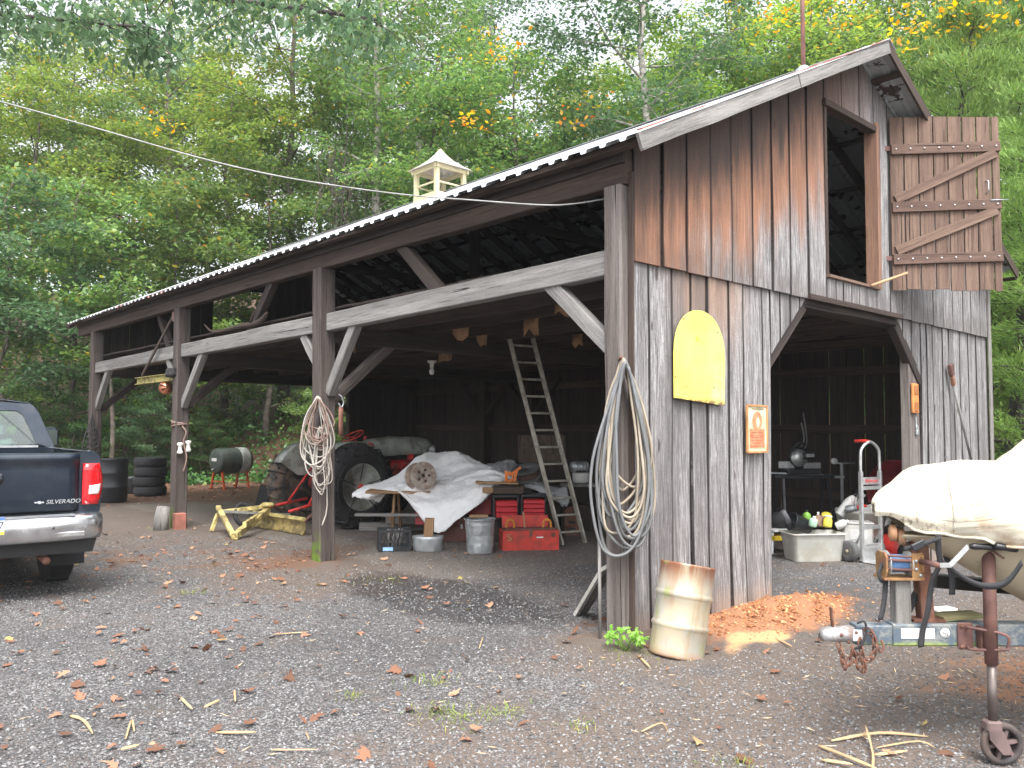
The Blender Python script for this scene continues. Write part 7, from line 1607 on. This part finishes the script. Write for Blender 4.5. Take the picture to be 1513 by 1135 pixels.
# grass tufts
GR = leafmat('grass_blades', [(0, (.10, .17, .03)), (.6, (.2, .28, .05)), (1, (.4, .36, .12))], tr=.3)
r = np.random.default_rng(8); cs_ = []
for (px, py, n_, s_) in ((690, 1052, 90, .10), (650, 1045, 60, .07), (755, 1045, 50, .06), (640, 1003, 60, .09), (525, 1025, 30, .04), (860, 835+230, 30, .05), (290, 876, 40, .06), (930, 960, 60, .12), (242, 783, 40, .1), (560, 855, 40, .15), (1080, 1120, 40, .08)):
    d_ = 1.6*1223/max(30, (py-634)); q = LD((px-756)/1223*d_, d_); cs_.append(np.stack([q.x+r.normal(0, s_, n_), q.y+r.normal(0, s_, n_), np.zeros(n_)], 1))
c = np.concatenate(cs_); n_ = len(c); dv_ = unit(np.array([0, 0, 1.])+r.normal(0, .7, (n_, 3))); dv_[:, 2] = np.abs(dv_[:, 2])*.8+.1; nm = unit(np.cross(dv_, r.normal(0, 1, (n_, 3)))); V, F = leaves(c, nm, dv_, .05*r.uniform(.5, 1.3, n_), .10)
ob = bpy.data.objects.new('grass_tufts', npmesh('grass_tufts', V, F, GR, False)); COL.objects.link(ob); tag(ob, 'thin green grass tufts sprouting through the gravel', None, None, 'stuff')
# weed at the corner post
wd = thing('weed_plant', 'small bright green leafy weed between corner post and steel drum', 'plant', (-.36, -.33, 0)); wd.scale = (.85, .85, .8); mb = MB(); r = np.random.default_rng(4); cc = []
for k in range(16):
    a = rnd(0, 6.28); e = Vector((rnd(.04, .17)*math.cos(a), rnd(.04, .17)*math.sin(a), rnd(.05, .20))); mb.tube([(0, 0, 0), e*.55+Vector((0, 0, .03)), e], .003, 4)
    cc += [tuple(e)]*7
mb.build('stem', mat('green_stem', (.12, .2, .04), .6), wd); c = np.array(cc)+r.normal(0, .022, (len(cc), 3)); n_ = len(c); nm = unit(np.array([-.2, -.3, .8])+r.normal(0, .35, (n_, 3))); dv_ = unit(r.normal(0, 1, (n_, 3))); dv_ = unit(dv_-nm*(nm*dv_).sum(1, keepdims=True)); V, F = leaves(c, nm, dv_, .05*r.uniform(.6, 1.2, n_), .8)
part('foliage', npmesh('foliage', V, F, leafmat('fresh_weed_leaves', [(0, (.10, .26, .03)), (.6, (.16, .36, .05)), (1, (.26, .42, .08))], tr=.4), False), wd)
# stalks and husks one by one
STK = mat('dry_corn_stalk', (.5, .36, .2), .75, 0, .2, 12, dirt=(.4, .22, .12), damt=.4)
def gp(px, py): d_ = 1.6*1223/(py-634.5-(px-756)*.0045); p = LD((px-756)/1223*d_, d_); p.z = .012; return p
STL = [([(118, 1052), (138, 1062), (152, 1078)], 'bent pale husk at the lower left'), ([(200, 1085), (207, 1062), (212, 1075)], 'small upright husk right of the bent one at lower left'), ([(193, 1100), (220, 1097)], 'short husk lying below the small upright one'),
 ([(277, 1026), (295, 1046)], 'left husk of the three near the lower left middle'), ([(312, 1040), (335, 1032)], 'middle husk of the three near the lower left middle'), ([(355, 1015), (357, 1035)], 'right husk of the three near the lower left middle'), ([(330, 1076), (388, 1079)], 'longer flat straw below the three husks'),
 ([(410, 1101), (478, 1104)], 'long thin straw near the bottom centre left'), ([(460, 1075), (465, 1090)], 'short straw just above the long thin one'), ([(410, 935), (462, 934)], 'thin straw in the middle of the yard left'), ([(710, 956), (716, 940)], 'small brown twig in the yard under the dark wet patch'), ([(945, 1075), (975, 1066), (985, 1078)], 'thin forked straw below the steel drum'),
 ([(1220, 1088), (1290, 1080), (1360, 1082)], 'longest upper stalk of the pile at lower right'), ([(1270, 1080), (1280, 1110), (1278, 1133)], 'upright pale stalk crossing the pile at lower right'), ([(1282, 1108), (1330, 1106)], 'stalk to the right of the upright one in the pile'), ([(1200, 1094), (1245, 1115), (1290, 1130)], 'lower curved stalk of the pile at lower right'), ([(1205, 1115), (1250, 1125)], 'lowest left straw of the pile at lower right'), ([(1285, 1098), (1345, 1092), (1370, 1098)], 'thin twig on the right side of the pile'), ([(940, 965), (958, 985)], 'short pale straw at the foot of the steel drum'), ([(1140, 940), (1165, 955)], 'short straw on the orange clay')]
for k, (pp, lab) in enumerate(STL):
    pts = [gp(x_, y_)+UP*(.012*(i % 2)) for i, (x_, y_) in enumerate(pp)]
    if lab.startswith('upright'): pts[0].z += .05
    q = pts[0].copy(); o = MB().tube([p-q for p in cr(pts, 4)], [rs_*f_ for f_ in (.5, 1.2, .8, 1.1, .9, .3)] if (rs_ := .0045 if 'thin' in lab or 'twig' in lab else .0085) else 0, 6, flat=.35).build('dry_stalk', STK, None, q); tag(o, lab, 'stalk', 'dry stalks scattered on the gravel')
# ------------------------------------------------------------------ damp autumn air
hb_ = MB().box((20, 25, 13.5), (180, 180, 30)).build('haze', None); hm, t, b = nodes('damp_air'); t.nodes.remove(b)
pv = nd(t, 'VolumePrincipled', {'Color': (.86, .89, .9, 1), 'Density': .0007}); t.links.new(pv.outputs[0], t.nodes['Material Output'].inputs['Volume'])
hb_.data.materials.clear(); hb_.data.materials.append(hm); tag(hb_, 'thin damp air over the yard and wood', None, None, 'stuff')
